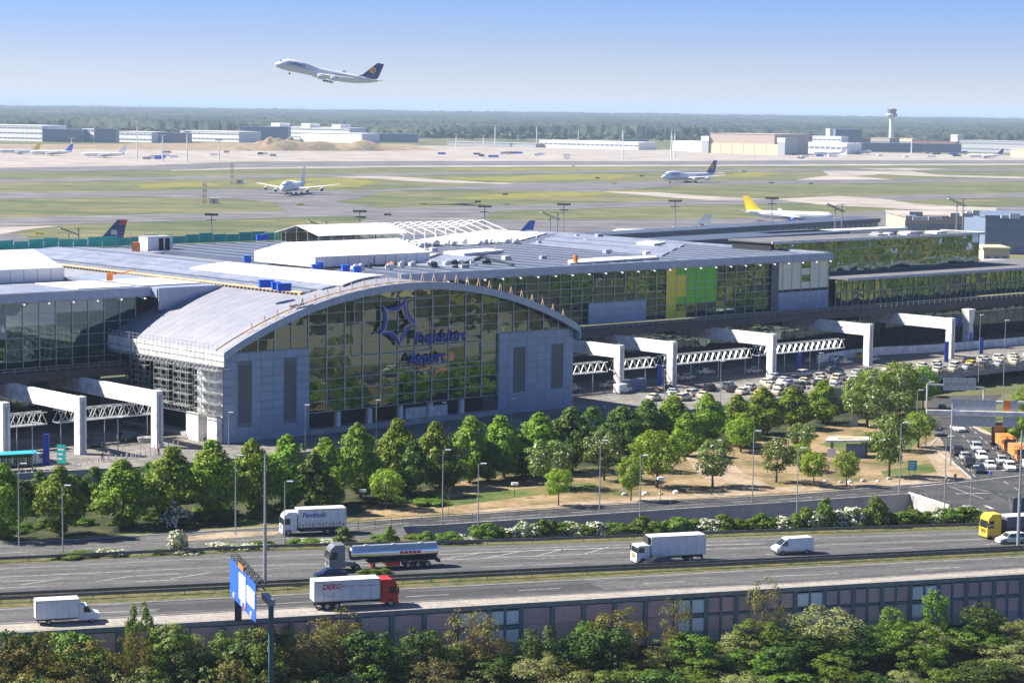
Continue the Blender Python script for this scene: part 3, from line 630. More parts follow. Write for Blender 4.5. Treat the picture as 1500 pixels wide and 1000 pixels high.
# glass panes of the front
def clip_pane(u0, u1, z0, z1, top):
    t0, t1 = top(u0), top(u1)
    if min(t0, t1) >= z1: return None
    if max(t0, t1) <= z0 + .12: return []
    P = [(u0, z0), (u1, z0)]
    P.append((u1, max(z0, min(z1, t1))))
    if (t0 - z1) * (t1 - z1) < 0: uu = u0 + (u1 - u0) * (z1 - t0) / (t1 - t0); P.append((uu, z1)) 
    P.append((u0, max(z0, min(z1, t0))))
    if t0 < z0: uu = u0 + (u1 - u0) * (z0 - t0) / (t1 - t0); P[0] = (uu, z0); P.pop()
    if t1 < z0: uu = u0 + (u1 - u0) * (z0 - t0) / (t1 - t0); P[1] = (uu, z0); P.pop(2)
    return P
panes = {}
def pane(parent, u0, u1, z0, z1, v, m, top=None, tilt=.008, name='glass_pane', g=.045):
    poly = clip_pane(u0 + g, u1 - g, z0 + g, z1 - g, top) if top else None
    if poly == []: return
    cu, cz = (u0 + u1) / 2, (z0 + z1) / 2
    if poly is None:
        k = (round(u1 - u0, 3), round(z1 - z0, 3), m)
        if k not in panes: q = MB(); a, c = (u1 - u0) / 2 - g, (z1 - z0) / 2 - g; q.b2(-a, a, -.02, .02, -c, c); panes[k] = q.mesh(name, m)
        me = panes[k]
    else:
        q = MB(); q.rings([[(u - cu, y, z - cz) for u, z in poly] for y in (.02, -.02)]); me = q.mesh(name, m)
        bm = bmesh.new(); bm.from_mesh(me); bmesh.ops.recalc_face_normals(bm, faces=bm.faces); bm.to_mesh(me); bm.free()
    o = add(name, me, parent, loc=(cu, v, cz)); o.rotation_euler = (rnd.gauss(0, tilt), 0, rnd.gauss(0, tilt)); return o
top = lambda u: vz(u) - 1.0
us = [i * 19.1 / 5 for i in range(5)] + [19.1 + i * 46.6 / 11 for i in range(12)] + [65.7 + i * 20.3 / 5 for i in range(1, 6)]
dz = 2.05; z0 = 8.0
for i in range(len(us) - 1):
    mid = 19 < us[i] < 65.5
    for j in range(12):
        za, zb = z0 + j * dz, z0 + (j + 1) * dz
        if not mid and zb < 20.4: continue
        pane(hall, us[i], us[i + 1], za, zb, .35, 'glass_hall', top, .006)
b = MB()
for u in us:
    zz = 8.0 if 19 < u < 66 else 20.3
    if top(u) > zz: b.b2(u - .07, u + .07, .12, .3, zz, top(u))
for j in range(12):
    z = z0 + j * dz
    if z < 20.2: b.b2(19.1, 65.7, .14, .3, z - .04, z + .04)
    else:
        h = math.sqrt(max(0, RV ** 2 - (z + 1 - 31.2 + RV) ** 2)); b.b2(43 - h, 43 + h, .14, .3, z - .04, z + .04)
b.build('mullion_grid', 'mullion', hall)
# recess under the glass
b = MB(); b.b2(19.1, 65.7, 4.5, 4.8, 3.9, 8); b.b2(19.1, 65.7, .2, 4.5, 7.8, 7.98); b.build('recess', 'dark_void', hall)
b = MB(); b.b2(19.1, 65.7, -.6, .2, 2.0, 5.0); b.build('podium_edge', 'concrete', hall)
b = MB(); b.b2(-.45, .45, -.45, .45, 4, 8); cm = b.mesh('column', 'white_concrete')
for u in (26.5, 34, 41.5, 49, 57): add('column', cm, hall, loc=(u, 1.0, 0))
b = MB(); b.b2(43.5, 54, 1.6, 4.3, 4, 6.9); b.build('entrance_lobby', 'white_concrete', hall)
# left side
b = MB(); b.b2(.0, .9, 0.02, 8.4, 8.6, 18.3); b.build('side_wall', 'white_concrete', hall)
q = MB(); q.b2(-.07, 0, -.65, .65, -.55, .55); sp = q.mesh('side_panel', 'white_paint')
for i in range(6):
    for j in range(8): add('side_panel', sp, hall, loc=(0, .8 + i * 1.36, 9.3 + j * 1.15))
b = MB(); b.b2(3.2, 3.6, 8.4, 38, 4, 18.4); b.build('side_backing', 'dark_void', hall)
for i in range(9):
    for j in range(4):
        q = MB(); q.b2(-.03, .03, -1.55, 1.55, -1.5, 1.5)
        if (i, j) == (0, 0): spm = q.mesh('side_glass_pane', 'glass_dark')
        add('side_glass_pane', spm, hall, loc=(3.0, 10.2 + i * 3.2, 6.4 + j * 3.15))
b = MB(); b.b2(-1.2, 1.8, .3, 3.4, 4, 8.7); b.build('white_block', 'white_concrete', hall)
b = MB(); b.b2(-1.6, 1.2, 5.6, 9.6, 4, 9.0); b.build('white_block', 'white_concrete', hall)
# logo and letters stand proud of the glass
def crescent(cu, cz, ang, r=2.9, w=.62):
    P = []; n = 10
    for i in range(n + 1): t = -.95 + 1.9 * i / n; P.append((r * math.sin(t), r * (1 - math.cos(t)) + .0, t))
    outr = [(x, y) for x, y, t in P]; inn = [(x - math.sin(t) * w * math.cos(t) ** .5 * 0 , y + w * max(0.05, 1 - (abs(t) / .95) ** 2)) for x, y, t in P]
    c, s = math.cos(ang), math.sin(ang)
    def tr(pts): return [(cu + x * c - y * s, cz + x * s + y * c) for x, y in pts]
    a, d = tr(outr), tr(inn)
    b = MB(); b.rings([[(u, v, z) for u, z in a + d[::-1]] for v in (-.95, -.5)]); return b, a
LC = (39.3, 24.0)
for k in range(5):
    th = rad(100 - 72 * k); dx, dz_ = math.cos(th), math.sin(th)
    b, a = crescent(LC[0] + dx * 2.6, LC[1] + dz_ * 2.2, th - rad(90), 3.5, .72)
    o = b.build('logo_crescent', 'navy', hall)
    e = MB(); 
    for p, q in zip(a, a[1:]): e.bar((p[0], -.98, p[1]), (q[0], -.98, q[1]), .07, .12)
    e.build('crescent_edge', 'letter_side', o)
for (s, cu, cz) in (('Frankfurt', 43.4, 19.5), ('Airport', 41.8, 15.7)):
    uu = cu
    for ch in s:
        wch = {'F': 1.75, 'A': 2.0, 'r': 1.15, 'a': 1.65, 'n': 1.7, 'k': 1.6, 'f': 1.05, 'u': 1.7, 't': 1.15, 'i': .8, 'p': 1.7, 'o': 1.7}[ch]
        o = text('letter', ch, 3.3, 'navy', hall, upright((uu, -.9, cz), (1, 0, 0)), .15, .18, .04); uu += wch * (1.0 if s == 'Frankfurt' else .96)
b = MB()
for (a0, a1, c0, c1) in ((29.5, 48.6, 18.0, 28.2), (40.6, 61.5, 15.2, 19.0)):
    for p, q in (((a0, c0), (a1, c0)), ((a1, c0), (a1, c1)), ((a1, c1), (a0, c1)), ((a0, c1), (a0, c0))): b.bar((p[0], -.2, p[1]), (q[0], -.2, q[1]), .12, .12)
b.build('sign_frame', 'mullion', hall)

# ------------------------------------------------------------------ wings
def wing(label, u0, u1, gm, blocks=(), roofu=None, cw=3.45, z0=15.7, z1=27.6, vf=38.0, rows=7, special=None, name='terminal_wing', clipfn=None, vb=150):
    w_ = thing(name, label, 'terminal wing', O4, TA); r0_, r1_ = roofu or (u0, u1)
    b = MB(); b.b2(r0_, r1_ + 2.5, vf - 1.6, vb, z1 + .3, z1 + 1.7); b.build('roof_slab', 'roof_blue', w_)
    b = MB(); b.b2(r0_ - .2, r1_ + 2.7, vf - 1.85, vf - 1.6, z1 + .25, z1 + 1.85); b.b2(r1_ + 2.5, r1_ + 2.75, vf - 1.6, vb, z1 + .25, z1 + 1.85); b.build('fascia', 'fascia', w_)
    b = MB(); b.b2(r0_, r1_ + 2.5, vf - 1.5, vf - .4, z1 + 1.702, z1 + 2.0); b.b2(r1_ + .8, r1_ + 2.4, vf - .4, vb, z1 + 1.702, z1 + 2.1); b.build('roof_edge', 'roof_light', w_)
    b = MB(); b.b2(r0_, r1_ + 2.5, vf - 1.5, vb, z1 + .2, z1 + .29); b.build('soffit', 'white_concrete', w_)
    q = MB(); q.rings([[(s, y, z) for y, z in ((-1.6, -.1), (1.6, .15), (1.6, .45), (-1.6, .15))] for s in (-.12, .12)]); qm = q.mesh('roof_bracket', 'white_paint')
    n = int((r1_ - r0_) / 5.2)
    for k in range(n + 1): add('roof_bracket', qm, w_, loc=(r0_ + 1 + k * 5.2, vf - 2.4, z1 - .05))
    nc = round((u1 - u0) / cw); du = (u1 - u0) / nc; dz = (z1 - z0) / rows
    b = MB()
    for i in range(nc + 1): b.b2(u0 + i * du - .05, u0 + i * du + .05, vf - .2, vf - .06, z0, z1)
    for j in range(rows + 1): b.b2(u0, u1, vf - .18, vf - .06, z0 + j * dz - .035, z0 + j * dz + .035)
    b.build('mullion_grid', 'mullion', w_)
    for i in range(nc):
        for j in range(rows):
            a, c = u0 + i * du, u0 + (i + 1) * du; za, zb = z0 + j * dz, z0 + (j + 1) * dz
            if any(B[0] - .3 < (a + c) / 2 < B[1] + .3 and (za + zb) / 2 < B[2] for B in blocks): continue
            m = gm
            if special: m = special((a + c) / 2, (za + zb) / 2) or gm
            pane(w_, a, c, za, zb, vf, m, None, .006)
    b = MB(); b.b2(u0, u1, vf + .6, vf + .8, z0, z1 + .2); b.build('interior', 'dark_void', w_)
    for B in blocks:
        nb_ = round((B[1] - B[0]) / 2.5); d = (B[1] - B[0]) / nb_; q = MB(); q.b2(B[0], B[1], vf - .25, vf + .3, z0, B[2]); q.build('block_backing', 'cladding_backing', w_)
        q = MB(); q.b2(-d / 2 + .03, d / 2 - .03, -.12, 0, .03, (B[2] - z0) / 3 - .03); pm_ = q.mesh('cladding_panel', 'cladding')
        for i in range(nb_):
            for j in range(3): add('cladding_panel', pm_, w_, loc=(B[0] + (i + .5) * d, vf - .255, z0 + j * (B[2] - z0) / 3))
    return w_
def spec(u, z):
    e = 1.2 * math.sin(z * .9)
    if u > 190.5 and z > 20.5: return 'pale_reflection' if not (u > 199 and u < 202.5 and (z > 26 or 22.4 < z < 24)) else None  # cream panes: a pale reflection put into the pane colour
    if 152.5 + e * .3 < u < 156.8 - (z < 20) * 0 + e * .4: return 'yellow_reflection'
    if 156.8 + e * .4 <= u < 168.4: return 'green_reflection' if z > 18.4 else None  # yellow and green panes paint a reflection in the glass
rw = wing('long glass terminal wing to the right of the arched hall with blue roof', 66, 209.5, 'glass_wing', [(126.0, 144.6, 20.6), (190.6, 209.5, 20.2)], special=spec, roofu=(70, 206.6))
b = MB(); b.b2(209.6, 209.9, 38, 60, 15.7, 27.6); b.build('end_wall', 'glass_wing', rw)
b = MB(); b.b2(187.8, 190.4, 37.4, 37.75, 15.7, 27.7); b.build('dark_pier', 'slot_louvre', rw)
def roofpatch(w_, name, pts, z, m, th=.25):
    P = [uv(G(p[0], p[1], z)) for p in pts]; a = sum(P[i][0] * P[(i + 1) % len(P)][1] - P[(i + 1) % len(P)][0] * P[i][1] for i in range(len(P)))
    if a < 0: P = P[::-1]
    b = MB(); b.prism(P, z - th, z); return b.build(name, m, w_)
RZ = 29.6
for a in ([(822, 342), (1004, 357.5), (996, 361), (812, 345)], [(808, 346.5), (992, 362.5), (984, 366.5), (796, 350)], [(792, 352), (980, 368.5), (970, 374), (775, 356.5)]): roofpatch(rw, 'roof_light_band', a, RZ, 'roof_light')
roofpatch(rw, 'light_roof', [(602, 388), (645, 373), (706, 376), (664, 391)], RZ, 'roof_light')
roofpatch(rw, 'white_roof', [(590, 375), (640, 371), (604, 386), (560, 384)], RZ + .1, 'tarpaulin')
for pts in ([(664, 391), (706, 376)], [(706, 376), (752, 388)], [(602, 388), (645, 373)]):
    p, q = [uv(G(x, y, RZ)) for x, y in pts]; b = MB(); b.bar((*p, RZ + .1), (*q, RZ + .1), .5, .3); b.build('ridge_capping', 'dark_steel', rw)
roofpatch(rw, 'white_kerb', [(832, 381), (880, 377), (960, 374), (962, 376.5), (835, 385)], RZ + .3, 'white_concrete', .5)
roofpatch(rw, 'white_hatch', [(650, 368), (680, 371), (738, 366), (712, 363.5)], RZ + .5, 'white_concrete', .7)
roofpatch(rw, 'white_hatch', [(932, 355), (958, 357), (975, 354), (948, 352.5)], RZ + .5, 'white_concrete', .7)
roofpatch(rw, 'white_roof', [(720, 336), (800, 341), (760, 352), (690, 358), (560, 358), (690, 340)], RZ + .05, 'tarpaulin')
b = MB()
for k in range(22):
    u = 74 + k * 6.2; b.b2(u, u + .25, 36, 148, RZ - .3, RZ - .18)
b.build('roof_seam', 'roof_metal', rw)
for k in range(15):
    u, vv = rnd.uniform(80, 206), rnd.uniform(42, 140); b = MB(); s_ = rnd.uniform(.5, 1.6); b.b2(u, u + s_ * 1.6, vv, vv + s_, RZ - .3, RZ - .3 + rnd.uniform(.4, 1.1))
    if rnd.random() < .4: b.tube((u + .4, vv + .4, RZ - .3), (u + .4, vv + .4, RZ + 1.4), .16)
    b.build('roof_vent', rnd.choice(['steel', 'bld_grey', 'white_concrete']), rw)
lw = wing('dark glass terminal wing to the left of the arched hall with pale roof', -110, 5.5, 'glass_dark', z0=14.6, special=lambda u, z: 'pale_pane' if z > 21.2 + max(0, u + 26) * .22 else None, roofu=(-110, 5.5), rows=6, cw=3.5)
b = MB(); b.b2(8.2, 22, 33.8, 34.2, 25.2, 29.5); b.b2(8, 24, 34.2, 70, 27.6, 29.35); b.build('prow', 'fascia', lw)
b = MB(); b.b2(-110, 7.5, 36.0, 59, 29.32, 29.42); b.build('pale_roof', 'roof_light', lw)
b = MB(); b.b2(-6, 22, 40, 56, 29.44, 29.6); b.build('white_roof', 'tarpaulin', lw)
b = MB(); b.b2(5.3, 5.5, 38, 44, 20, 27.6); b.build('end_wall', 'glass_dark', lw)
# ------------------------------------------------------------------ access deck, gallery, mirror block
dk = thing('access_deck', 'dark elevated walkway deck with railing along the terminal front', 'deck', O4, TA)
for (a, c) in ((-120, -.5), (88.2, 420)):
    b = MB(); b.b2(a, c, 29.5, 37.6, 14.1, 15.4); b.build('deck_slab', 'deck_dark', dk)
    b = MB(); b.b2(a, c, 29.3, 29.48, 13.9, 15.5); b.build('deck_edge', 'deck_dark', dk)
    b = MB()
    for z in (16.0, 16.5): b.b2(a, c, 29.5, 29.56, z, z + .06)
    n = int((c - a) / 2.2)
    for k in range(n + 1): b.b2(a + k * 2.2, a + k * 2.2 + .06, 29.48, 29.56, 15.4, 16.5)
    b.build('deck_railing', 'galvanised', dk)
for (a, c, lab) in ((-120, -.5, 'dark lower terminal front under the deck left of the hall'), (88.5, 420, 'dark lower terminal front under the deck right of the hall')):
    t = thing('lower_front', lab, 'terminal front', O4, TA)
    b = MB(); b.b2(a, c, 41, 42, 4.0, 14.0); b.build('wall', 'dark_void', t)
    q = MB(); q.b2(-1.9, 1.9, -.04, .04, -1.55, 1.55); qm = q.mesh('glass_pane', 'glass_dark')
    n = int((c - a) / 4)
    for i in range(n):
        for j in range(3): add('glass_pane', qm, t, loc=(a + 2 + i * 4, 40.7, 5.7 + j * 3.3))
gal = thing('glass_gallery', 'low mirror glass gallery beyond the long wing, above the walkway', 'terminal gallery', O4, TA)
b = MB(); b.b2(214.5, 420, 36.0, 60, 22.4, 22.8); b.build('roof', 'concrete_dark', gal)
b = MB(); b.b2(214.5, 420, 35.8, 36.0, 22.2, 22.9); b.build('roof_edge', 'fascia', gal)
q = MB(); q.b2(-1.08, 1.08, -.03, .03, -1.6, 1.6); gm_ = q.mesh('glass_pane', 'glass_mirror'); b = MB()
for i in range(60):
    for j in range(2):
        o = add('glass_pane', gm_, gal, loc=(216 + i * 2.25, 40, 17.3 + j * 3.4)); o.rotation_euler = (rnd.gauss(0, .012), 0, rnd.gauss(0, .012))
    b.b2(214.9 + i * 2.25 - .04, 214.9 + i * 2.25 + .04, 39.8, 39.94, 15.5, 22.3)
b.b2(214.5, 352, 39.8, 39.94, 18.9, 19.05); b.build('mullion_grid', 'mullion', gal)
b = MB(); b.b2(214.5, 420, 41, 41.4, 15.4, 22.3); b.build('interior', 'dark_void', gal)
blk = thing('mirror_block', 'tall dark mirror glass block with rippled reflections behind the long wing', 'terminal block', O4, TA)
b = MB(); b.b2(204, 291, 52.5, 66, 15, 31.2); b.build('core', 'dark_void', blk)
q = MB(); q.b2(-1.35, 1.35, -.03, .03, -.97, .97); bm_ = q.mesh('glass_pane', 'glass_mirror'); b = MB()
for i in range(31):
    for j in range(4):
        o = add('glass_pane', bm_, blk, loc=(206 + i * 2.75, 52, 24.0 + j * 2.0)); o.rotation_euler = (rnd.gauss(0, .02), 0, rnd.gauss(0, .02))
for j in range(5): b.b2(204.6, 290.5, 51.85, 51.95, 22.97 + j * 2.0, 23.05 + j * 2.0)
b.build('mullion_bands', 'mullion', blk)
b = MB(); b.b2(203.5, 292, 51.4, 67, 31.201, 31.6); b.build('roof', 'concrete_dark', blk)
b = MB(); b.b2(203, 292, 51.2, 51.4, 31.1, 31.8); b.b2(292, 292.3, 51.2, 67, 31.1, 31.8); b.build('roof_edge', 'white_concrete', blk)
for k in range(9):
    b = MB(); u = rnd.uniform(250, 288); vv = rnd.uniform(54, 62); b.b2(u, u + rnd.uniform(2, 5), vv, vv + rnd.uniform(2, 5), 31.6, 31.6 + rnd.uniform(.4, .9)); b.build('roof_unit', rnd.choice(['white_concrete', 'steel', 'dark_steel', 'bld_grey']), blk)

# ------------------------------------------------------------------ portal frames
fl = [(-40.8, 5, 'at the frame edge left of the cyan shelter'), (-26.4, 4.2, 'with lit side, second from the hall on its left'), (-11.5, 3.0, 'with lit side, nearest to the scaffolding left of the hall'), (111.8, 12.0, 'just right of the right hand pylon'), (126.6, 10.5, 'second to the right of the hall, before the long lattice truss'), (158.4, 9.7, 'between the two long lattice trusses'), (196.3, 12.6, 'behind the crowns of the tall chestnuts'), (226.0, 10.9, 'over the right end of the taxi ranks')]
for u, vf, wh in fl:
    t = tthing('portal_frame', 'white concrete portal frame ' + wh, 'concrete frame', u, vf, 4.0, 'white concrete portal frames under the walkway deck')
    b = MB(); b.b2(-.55, .55, 0, 41 - vf, 8.6, 10.0); b.b2(-.65, .65, 1.4, 41 - vf, 7.3, 8.5); b.b2(-.45, .45, 1.7, 41 - vf, 8.5, 8.6); b.build('beam', 'white_concrete', t)
    b = MB(); b.b2(-.7, .7, -.05, 1.75, 0, 10.12); b.build('column', 'white_concrete', t)
    b = MB(); b.b2(-.28, .28, -.10, -.052, .5, 9.4); b.build('recess_strip', 'bld_grey', t)
    b = MB()
    for y in range(6, 30, 6): b.b2(-.58, .58, y - .03, y + .03, 8.58, 10.02)
    b.build('beam_joint', 'bld_grey', t)
# lattice trusses
def truss(u0, u1, v, z0, h, lab, dpt=2.0):
    t = tthing('lattice_truss', lab, 'truss', u0, v, 0, 'white lattice trusses between the portal frames'); L = u1 - u0
    b = MB()
    for y in (0, dpt):
        for z in (z0, z0 + h): b.bar((0, y, z), (L, y, z), .18, .18)
    b.build('chord', 'steel', t)
    n = max(2, round(L / 2.0)); b = MB()
    for k in range(n):
        x0, x1 = L * k / n, L * (k + 1) / n; xm = (x0 + x1) / 2
        for y in (0, dpt): b.bar((x0, y, z0), (xm, y, z0 + h), .11, .11); b.bar((xm, y, z0 + h), (x1, y, z0), .11, .11)
        b.bar((xm, 0, z0 + h), (xm, dpt, z0 + h), .1, .1)
    b.build('lattice', 'steel', t)
    b = MB(); b.b2(0, L, .3, dpt - .3, z0 - .1, z0); b.build('walkway', 'bld_grey', t)
    m = MB(); m.b2(-.06, .06, -.06, .06, 4 - 0, z0 - .1); mm = m.mesh('support', 'steel')
    for k in range(int(L / 9) + 1): add('support', mm, t, loc=(k * 9 + 1, dpt / 2, 0))
truss(-52, -27.5, 14.5, 8.3, 2.1, 'white lattice truss on slim posts left of the second portal frame')
truss(-25.2, -5.0, 14.5, 8.3, 2.1, 'white lattice truss ending beside the scaffolding')
truss(88, 110.5, 15, 8.2, 2.1, 'white lattice truss emerging behind the right pylon')
truss(113, 125.4, 15, 8.2, 2.1, 'short white lattice truss between the two frames nearest the right pylon')
truss(128, 157.2, 15.5, 8.2, 2.1, 'long white lattice truss above the parked cars')
truss(159.6, 190, 15.5, 8.5, 2.1, 'white lattice truss with a free end before the chestnut crowns')
# scaffolding
sc = tthing('scaffolding', 'bare metal scaffolding towers along the sunlit side of the arched hall', 'scaffolding', 0, 0, 0)
def tower(v0, v1, z0_, z1_, x=-1.6):
    b = MB(); z = z0_
    for vv in (v0, v1):
        for xx in (x, x + 1.1): b.tube((xx, vv, z0_), (xx, vv, z1_), .045, n=4)
    k = 0
    while z < z1_ - .5:
        for xx in (x, x + 1.1): b.tube((xx, v0, z), (xx, v1, z), .04, n=4)
        b.tube((x, v0 if k % 2 else v1, z), (x, v1 if k % 2 else v0, min(z1_, z + 2)), .035, n=4)
        for vv in (v0, v1): b.tube((x, vv, z), (x + 1.1, vv, z), .035, n=4)
        if k % 2 == 0: b.b2(x, x + 1.1, v0, v1, z + .1, z + .15)
        z += 1.0; k += 1
    return b
for v0 in (26, 23.4, 18, 15.4, 11.5, 9): tower(v0, v0 + 2.4, 10.0, 18.2).build('tower', 'steel', sc)
for v0 in (.3, 2.6, 4.9): tower(v0, v0 + 2.2, 9.0, 18.4, -1.4).build('tower', 'steel', sc)
b = MB()
for z in (8.9, 9.9, 17.3, 18.1): b.tube((-1.7, -.5, z), (-1.7, 30, z), .05, n=4); b.tube((-.6, -.5, z), (-.6, 30, z), .05, n=4)
for k in range(24): b.tube((-1.7, k * 1.25, 8.9), (-1.7, k * 1.25 + 1.2, 9.9), .035, n=4); b.tube((-1.7, k * 1.25, 17.2), (-.6, k * 1.25 + .6, 18.2), .035, n=4)
b.build('lattice_beam', 'steel', sc)
b = MB()
for k in range(27): b.tube((-1.9, k * 1.4 - 1, 18.4), (-1.9, k * 1.4 - 1, 22.1), .035, n=4)
for z in (21.4, 22.0): b.tube((-1.9, -1, z), (-1.9, 36, z), .035, n=4)
b.build('edge_guard', 'steel', sc)
# ------------------------------------------------------------------ things on the roofs
def marquee(label, u0, u1, v0, v1, z, wall, rise, openend=False, bays=1):
    t = tthing('marquee', label, 'marquee', u0, v0, z, None); L = u1 - u0; dv = v1 - v0
    for k in range(bays):
        a, c = L * k / bays + (.15 if k else 0), L * (k + 1) / bays
        b = MB(); b.rings([[(x, y, zz) for y, zz in ((-.15, wall), (dv / 2, wall + rise), (dv + .15, wall), (dv + .15, wall - .12), (dv / 2, wall + rise - .12), (-.15, wall - .12))] for x in (a, c)]); b.build('roof', 'tarpaulin', t)
        if not openend:
            b = MB(); b.b2(a + .05, c - .05, 0, .06, 0, wall - .13); b.b2(a + .05, c - .05, dv - .06, dv, 0, wall - .13); b.build('side_wall', 'tarpaulin', t)
            m = MB(); m.b2(-.05, .05, -.06, 0, 0, wall - .1); mm = m.mesh('wall_post', 'galvanised')
            for i in range(int((c - a) / 3) + 1): add('wall_post', mm, t, loc=(a + .1 + i * 3, 0, 0))
    if not openend:
        for x in (.03, L - .03):
            b = MB(); b.rings([[(xx, y, zz) for y, zz in ((0, 0), (dv, 0), (dv, wall - .13), (dv / 2, wall + rise - .15), (0, wall - .13))] for xx in (x - .03, x + .03)]); b.build('gable', 'tarpaulin', t)
    else:
        b = MB()
        for i in range(int(L / 4) + 1):
            for y in (0, dv * .25, dv / 2, dv * .75, dv): b.b2(i * 4, i * 4 + .1, y - .05, y + .05, 0, wall + rise * (1 - abs(y - dv / 2) / (dv / 2)) - .15)
        b.build('frame', 'steel', t)
        b = MB(); b.b2(2, L - 1, dv - .1, dv, 0, wall - .2); b.build('side_wall', 'timber', t)
    return t
marquee('low white marquee on the roof of the dark glass wing', -24, 3, 60.5, 84, 29.4, 2.7, 3.0)
marquee('large double white marquee on the roof behind the arched hall', 66.5, 99, 62, 85, 29.6, 2.3, 2.6, bays=2)
marquee('open ended white marquee with timber inside, beyond the double marquee', 118, 147, 130, 149, 29.4, 2.2, 2.3, True)
t = tthing('tent_skeleton', 'bare white gabled marquee frame without cloth on the roof', 'marquee frame', 133, 114, 29.6)
for k in range(11):
    b = MB(); x = k * 3.6; dv = 22
    for y in (0, dv): b.bar((x, y, 0), (x, y, 3.6), .16, .16) if False else b.b2(x - .08, x + .08, y - .08, y + .08, 0, 2.6)
    b.bar((x, 0, 2.6), (x, dv / 2, 5.2), .14, .16); b.bar((x, dv / 2, 5.2), (x, dv, 2.6), .14, .16); b.build('gable_frame', 'white_paint', t)
b = MB()
for y, z in ((0, 2.6), (22, 2.6), (11, 5.2), (5.5, 3.9), (16.5, 3.9)): b.bar((0, y, z), (36, y, z), .12, .12)
b.build('purlin', 'white_paint', t)
# rolled cloth, bags
for k in range(34):
    u = 128 + rnd.uniform(0, 40); v_ = 110 + rnd.uniform(-4, 3); b = MB(); r_ = rnd.uniform(.5, 1.1)
    b.rings([[(math.cos(a) * r_ * s, math.sin(a) * r_ * s * .8, z) for a in [i * math.pi / 3.5 for i in range(7)]] for s, z in ((.8, 0), (1, .4 * r_), (.85, r_), (.35, 1.4 * r_))])
    o = b.build('cloth_bundle', 'tarpaulin', None, smooth=True, loc=W(u, v_, 29.6)); tag(o, 'white bundled cloth sack on the roof among many in front of the marquee frame', 'bundle', 'white bundles by the marquee frame')
for k in range(16):
    u = 68 + k * 2.6 + rnd.uniform(-.6, .6); b = MB(); s_ = rnd.uniform(.6, 1.3); b.box(0, 0, .35, s_ * 1.6, s_, .7, rnd.uniform(0, 1)); b.box(.2, .1, .85, s_ * .8, s_ * .6, .3, rnd.uniform(0, 1)); m_ = 'orange' if k == 6 else ('white_concrete' if k % 3 else 'dark_steel')
    o = b.build('material_stack', m_, None, loc=W(u, 54 + rnd.uniform(-3, 3), 29.6)); tag(o, {'orange': 'orange bin among the pale stacks before the double marquee', 'white_concrete': 'pale stack of building material before the double marquee', 'dark_steel': 'dark stack of building material before the double marquee'}[m_], 'material stack', 'stacks of material before the double marquee')
b = MB(); b.b2(-3.6, 3.6, -2, 2, 0, 3.2); t = tthing('site_cabin', 'white site cabin with two dark doors beside the teal netting', 'cabin', 73, 136, 29.2); b.build('body', 'white_paint', t)
for x in (-.4, 1.4): q = MB(); q.b2(x, x + 1.3, -2.06, -2.005, .1, 2.9); q.build('door', 'dark_void', t)
b = MB(); b.b2(-3.7, 3.7, -2.1, 2.1, 3.2, 3.35); b.build('roof', 'bld_grey', t)
b = MB(); b.box(0, 0, 1, 1.8, 1.6, 2.0); b.box(0, 0, 2.1, 1.4, 1.2, .3); tag(b.build('water_tank', 'work_orange', None, loc=W(65.5, 133, 29.2)), 'rusty orange tank left of the site cabin', 'tank')
for k, (px_, py_) in enumerate([(385, 421), (395, 421), (404, 424), (412, 426), (420, 426), (462, 397), (468, 394), (506, 398), (523, 400), (362, 384), (380, 352), (388, 351)]):
    zz = 30.8; p = G(px_, py_, zz); b = MB(); b.box(0, 0, .6, 1.5, 1.3, 1.2, .3); b.box(0, 0, 1.35, 1.7, 1.5, .15, .3); 
    tag(b.build('blue_crate', 'sign_blue', None, loc=p), 'bright blue site crate ' + ['nearest the timber upstand end', 'second along the timber upstand', 'in the middle of the upstand group', 'tall one beside the upstand', 'last of the upstand group', 'by the marquee corner', 'behind the marquee corner', 'at the top edge of the white cover', 'alone above the hall crown', 'left of the double marquee', 'before the teal netting', 'paired before the teal netting'][k], 'crate', 'blue site crates on the roofs')
p = G(161, 412, 29.6); b = MB(); b.box(0, 0, .9, 1.1, 1.1, 1.5); b.tube((0, 0, 1.2), (4.5, 3.5, 2.0), .12); tag(b.build('hoist', 'orange', None, loc=p), 'small orange hoist with a dark boom on the left roof prow', 'hoist')
p = G(843, 384, 29.9); b = MB(); b.tube((0, 0, 0), (0, 0, 1.5), .55, n=8); b.tube((0, 0, 1.5), (0, 0, 1.7), .4, n=8); tag(b.build('roof_barrel', 'orange', None, loc=p), 'orange barrel on the white kerb of the long roof', 'barrel')
# teal netting at the far roof edge
t = tthing('netting_fence', 'teal debris netting on posts along the far edge of the roofs', 'netting', -60, 151, 29.3)
for k in range(46):
    b = MB(); b.b2(0, 3.9, -.03, .03, .1, 2.3 + .3 * math.sin(k * 1.7)); b.build('net_sheet', 'green_net', t).location = (k * 4.1, 0, 0)
m = MB(); m.b2(-.05, .05, -.05, .05, 0, 3.4); mm = m.mesh('post', 'galvanised')
for k in range(47): add('post', mm, t, loc=(k * 4.1 - .1, .1, 0))
b = MB()
for z in (1.2, 2.4, 3.3): b.b2(0, 188, .1, .15, z, z + .05)
b.build('rail', 'galvanised', t)
b = MB(); b.b2(-110, 126, 128, 150, 27.5, 29.1); o = b.build('rear_roof', 'roof_light'); o.location = O4; o.rotation_euler[2] = TA; tag(o, 'flat rear roof of the terminal behind the marquees', 'roof')
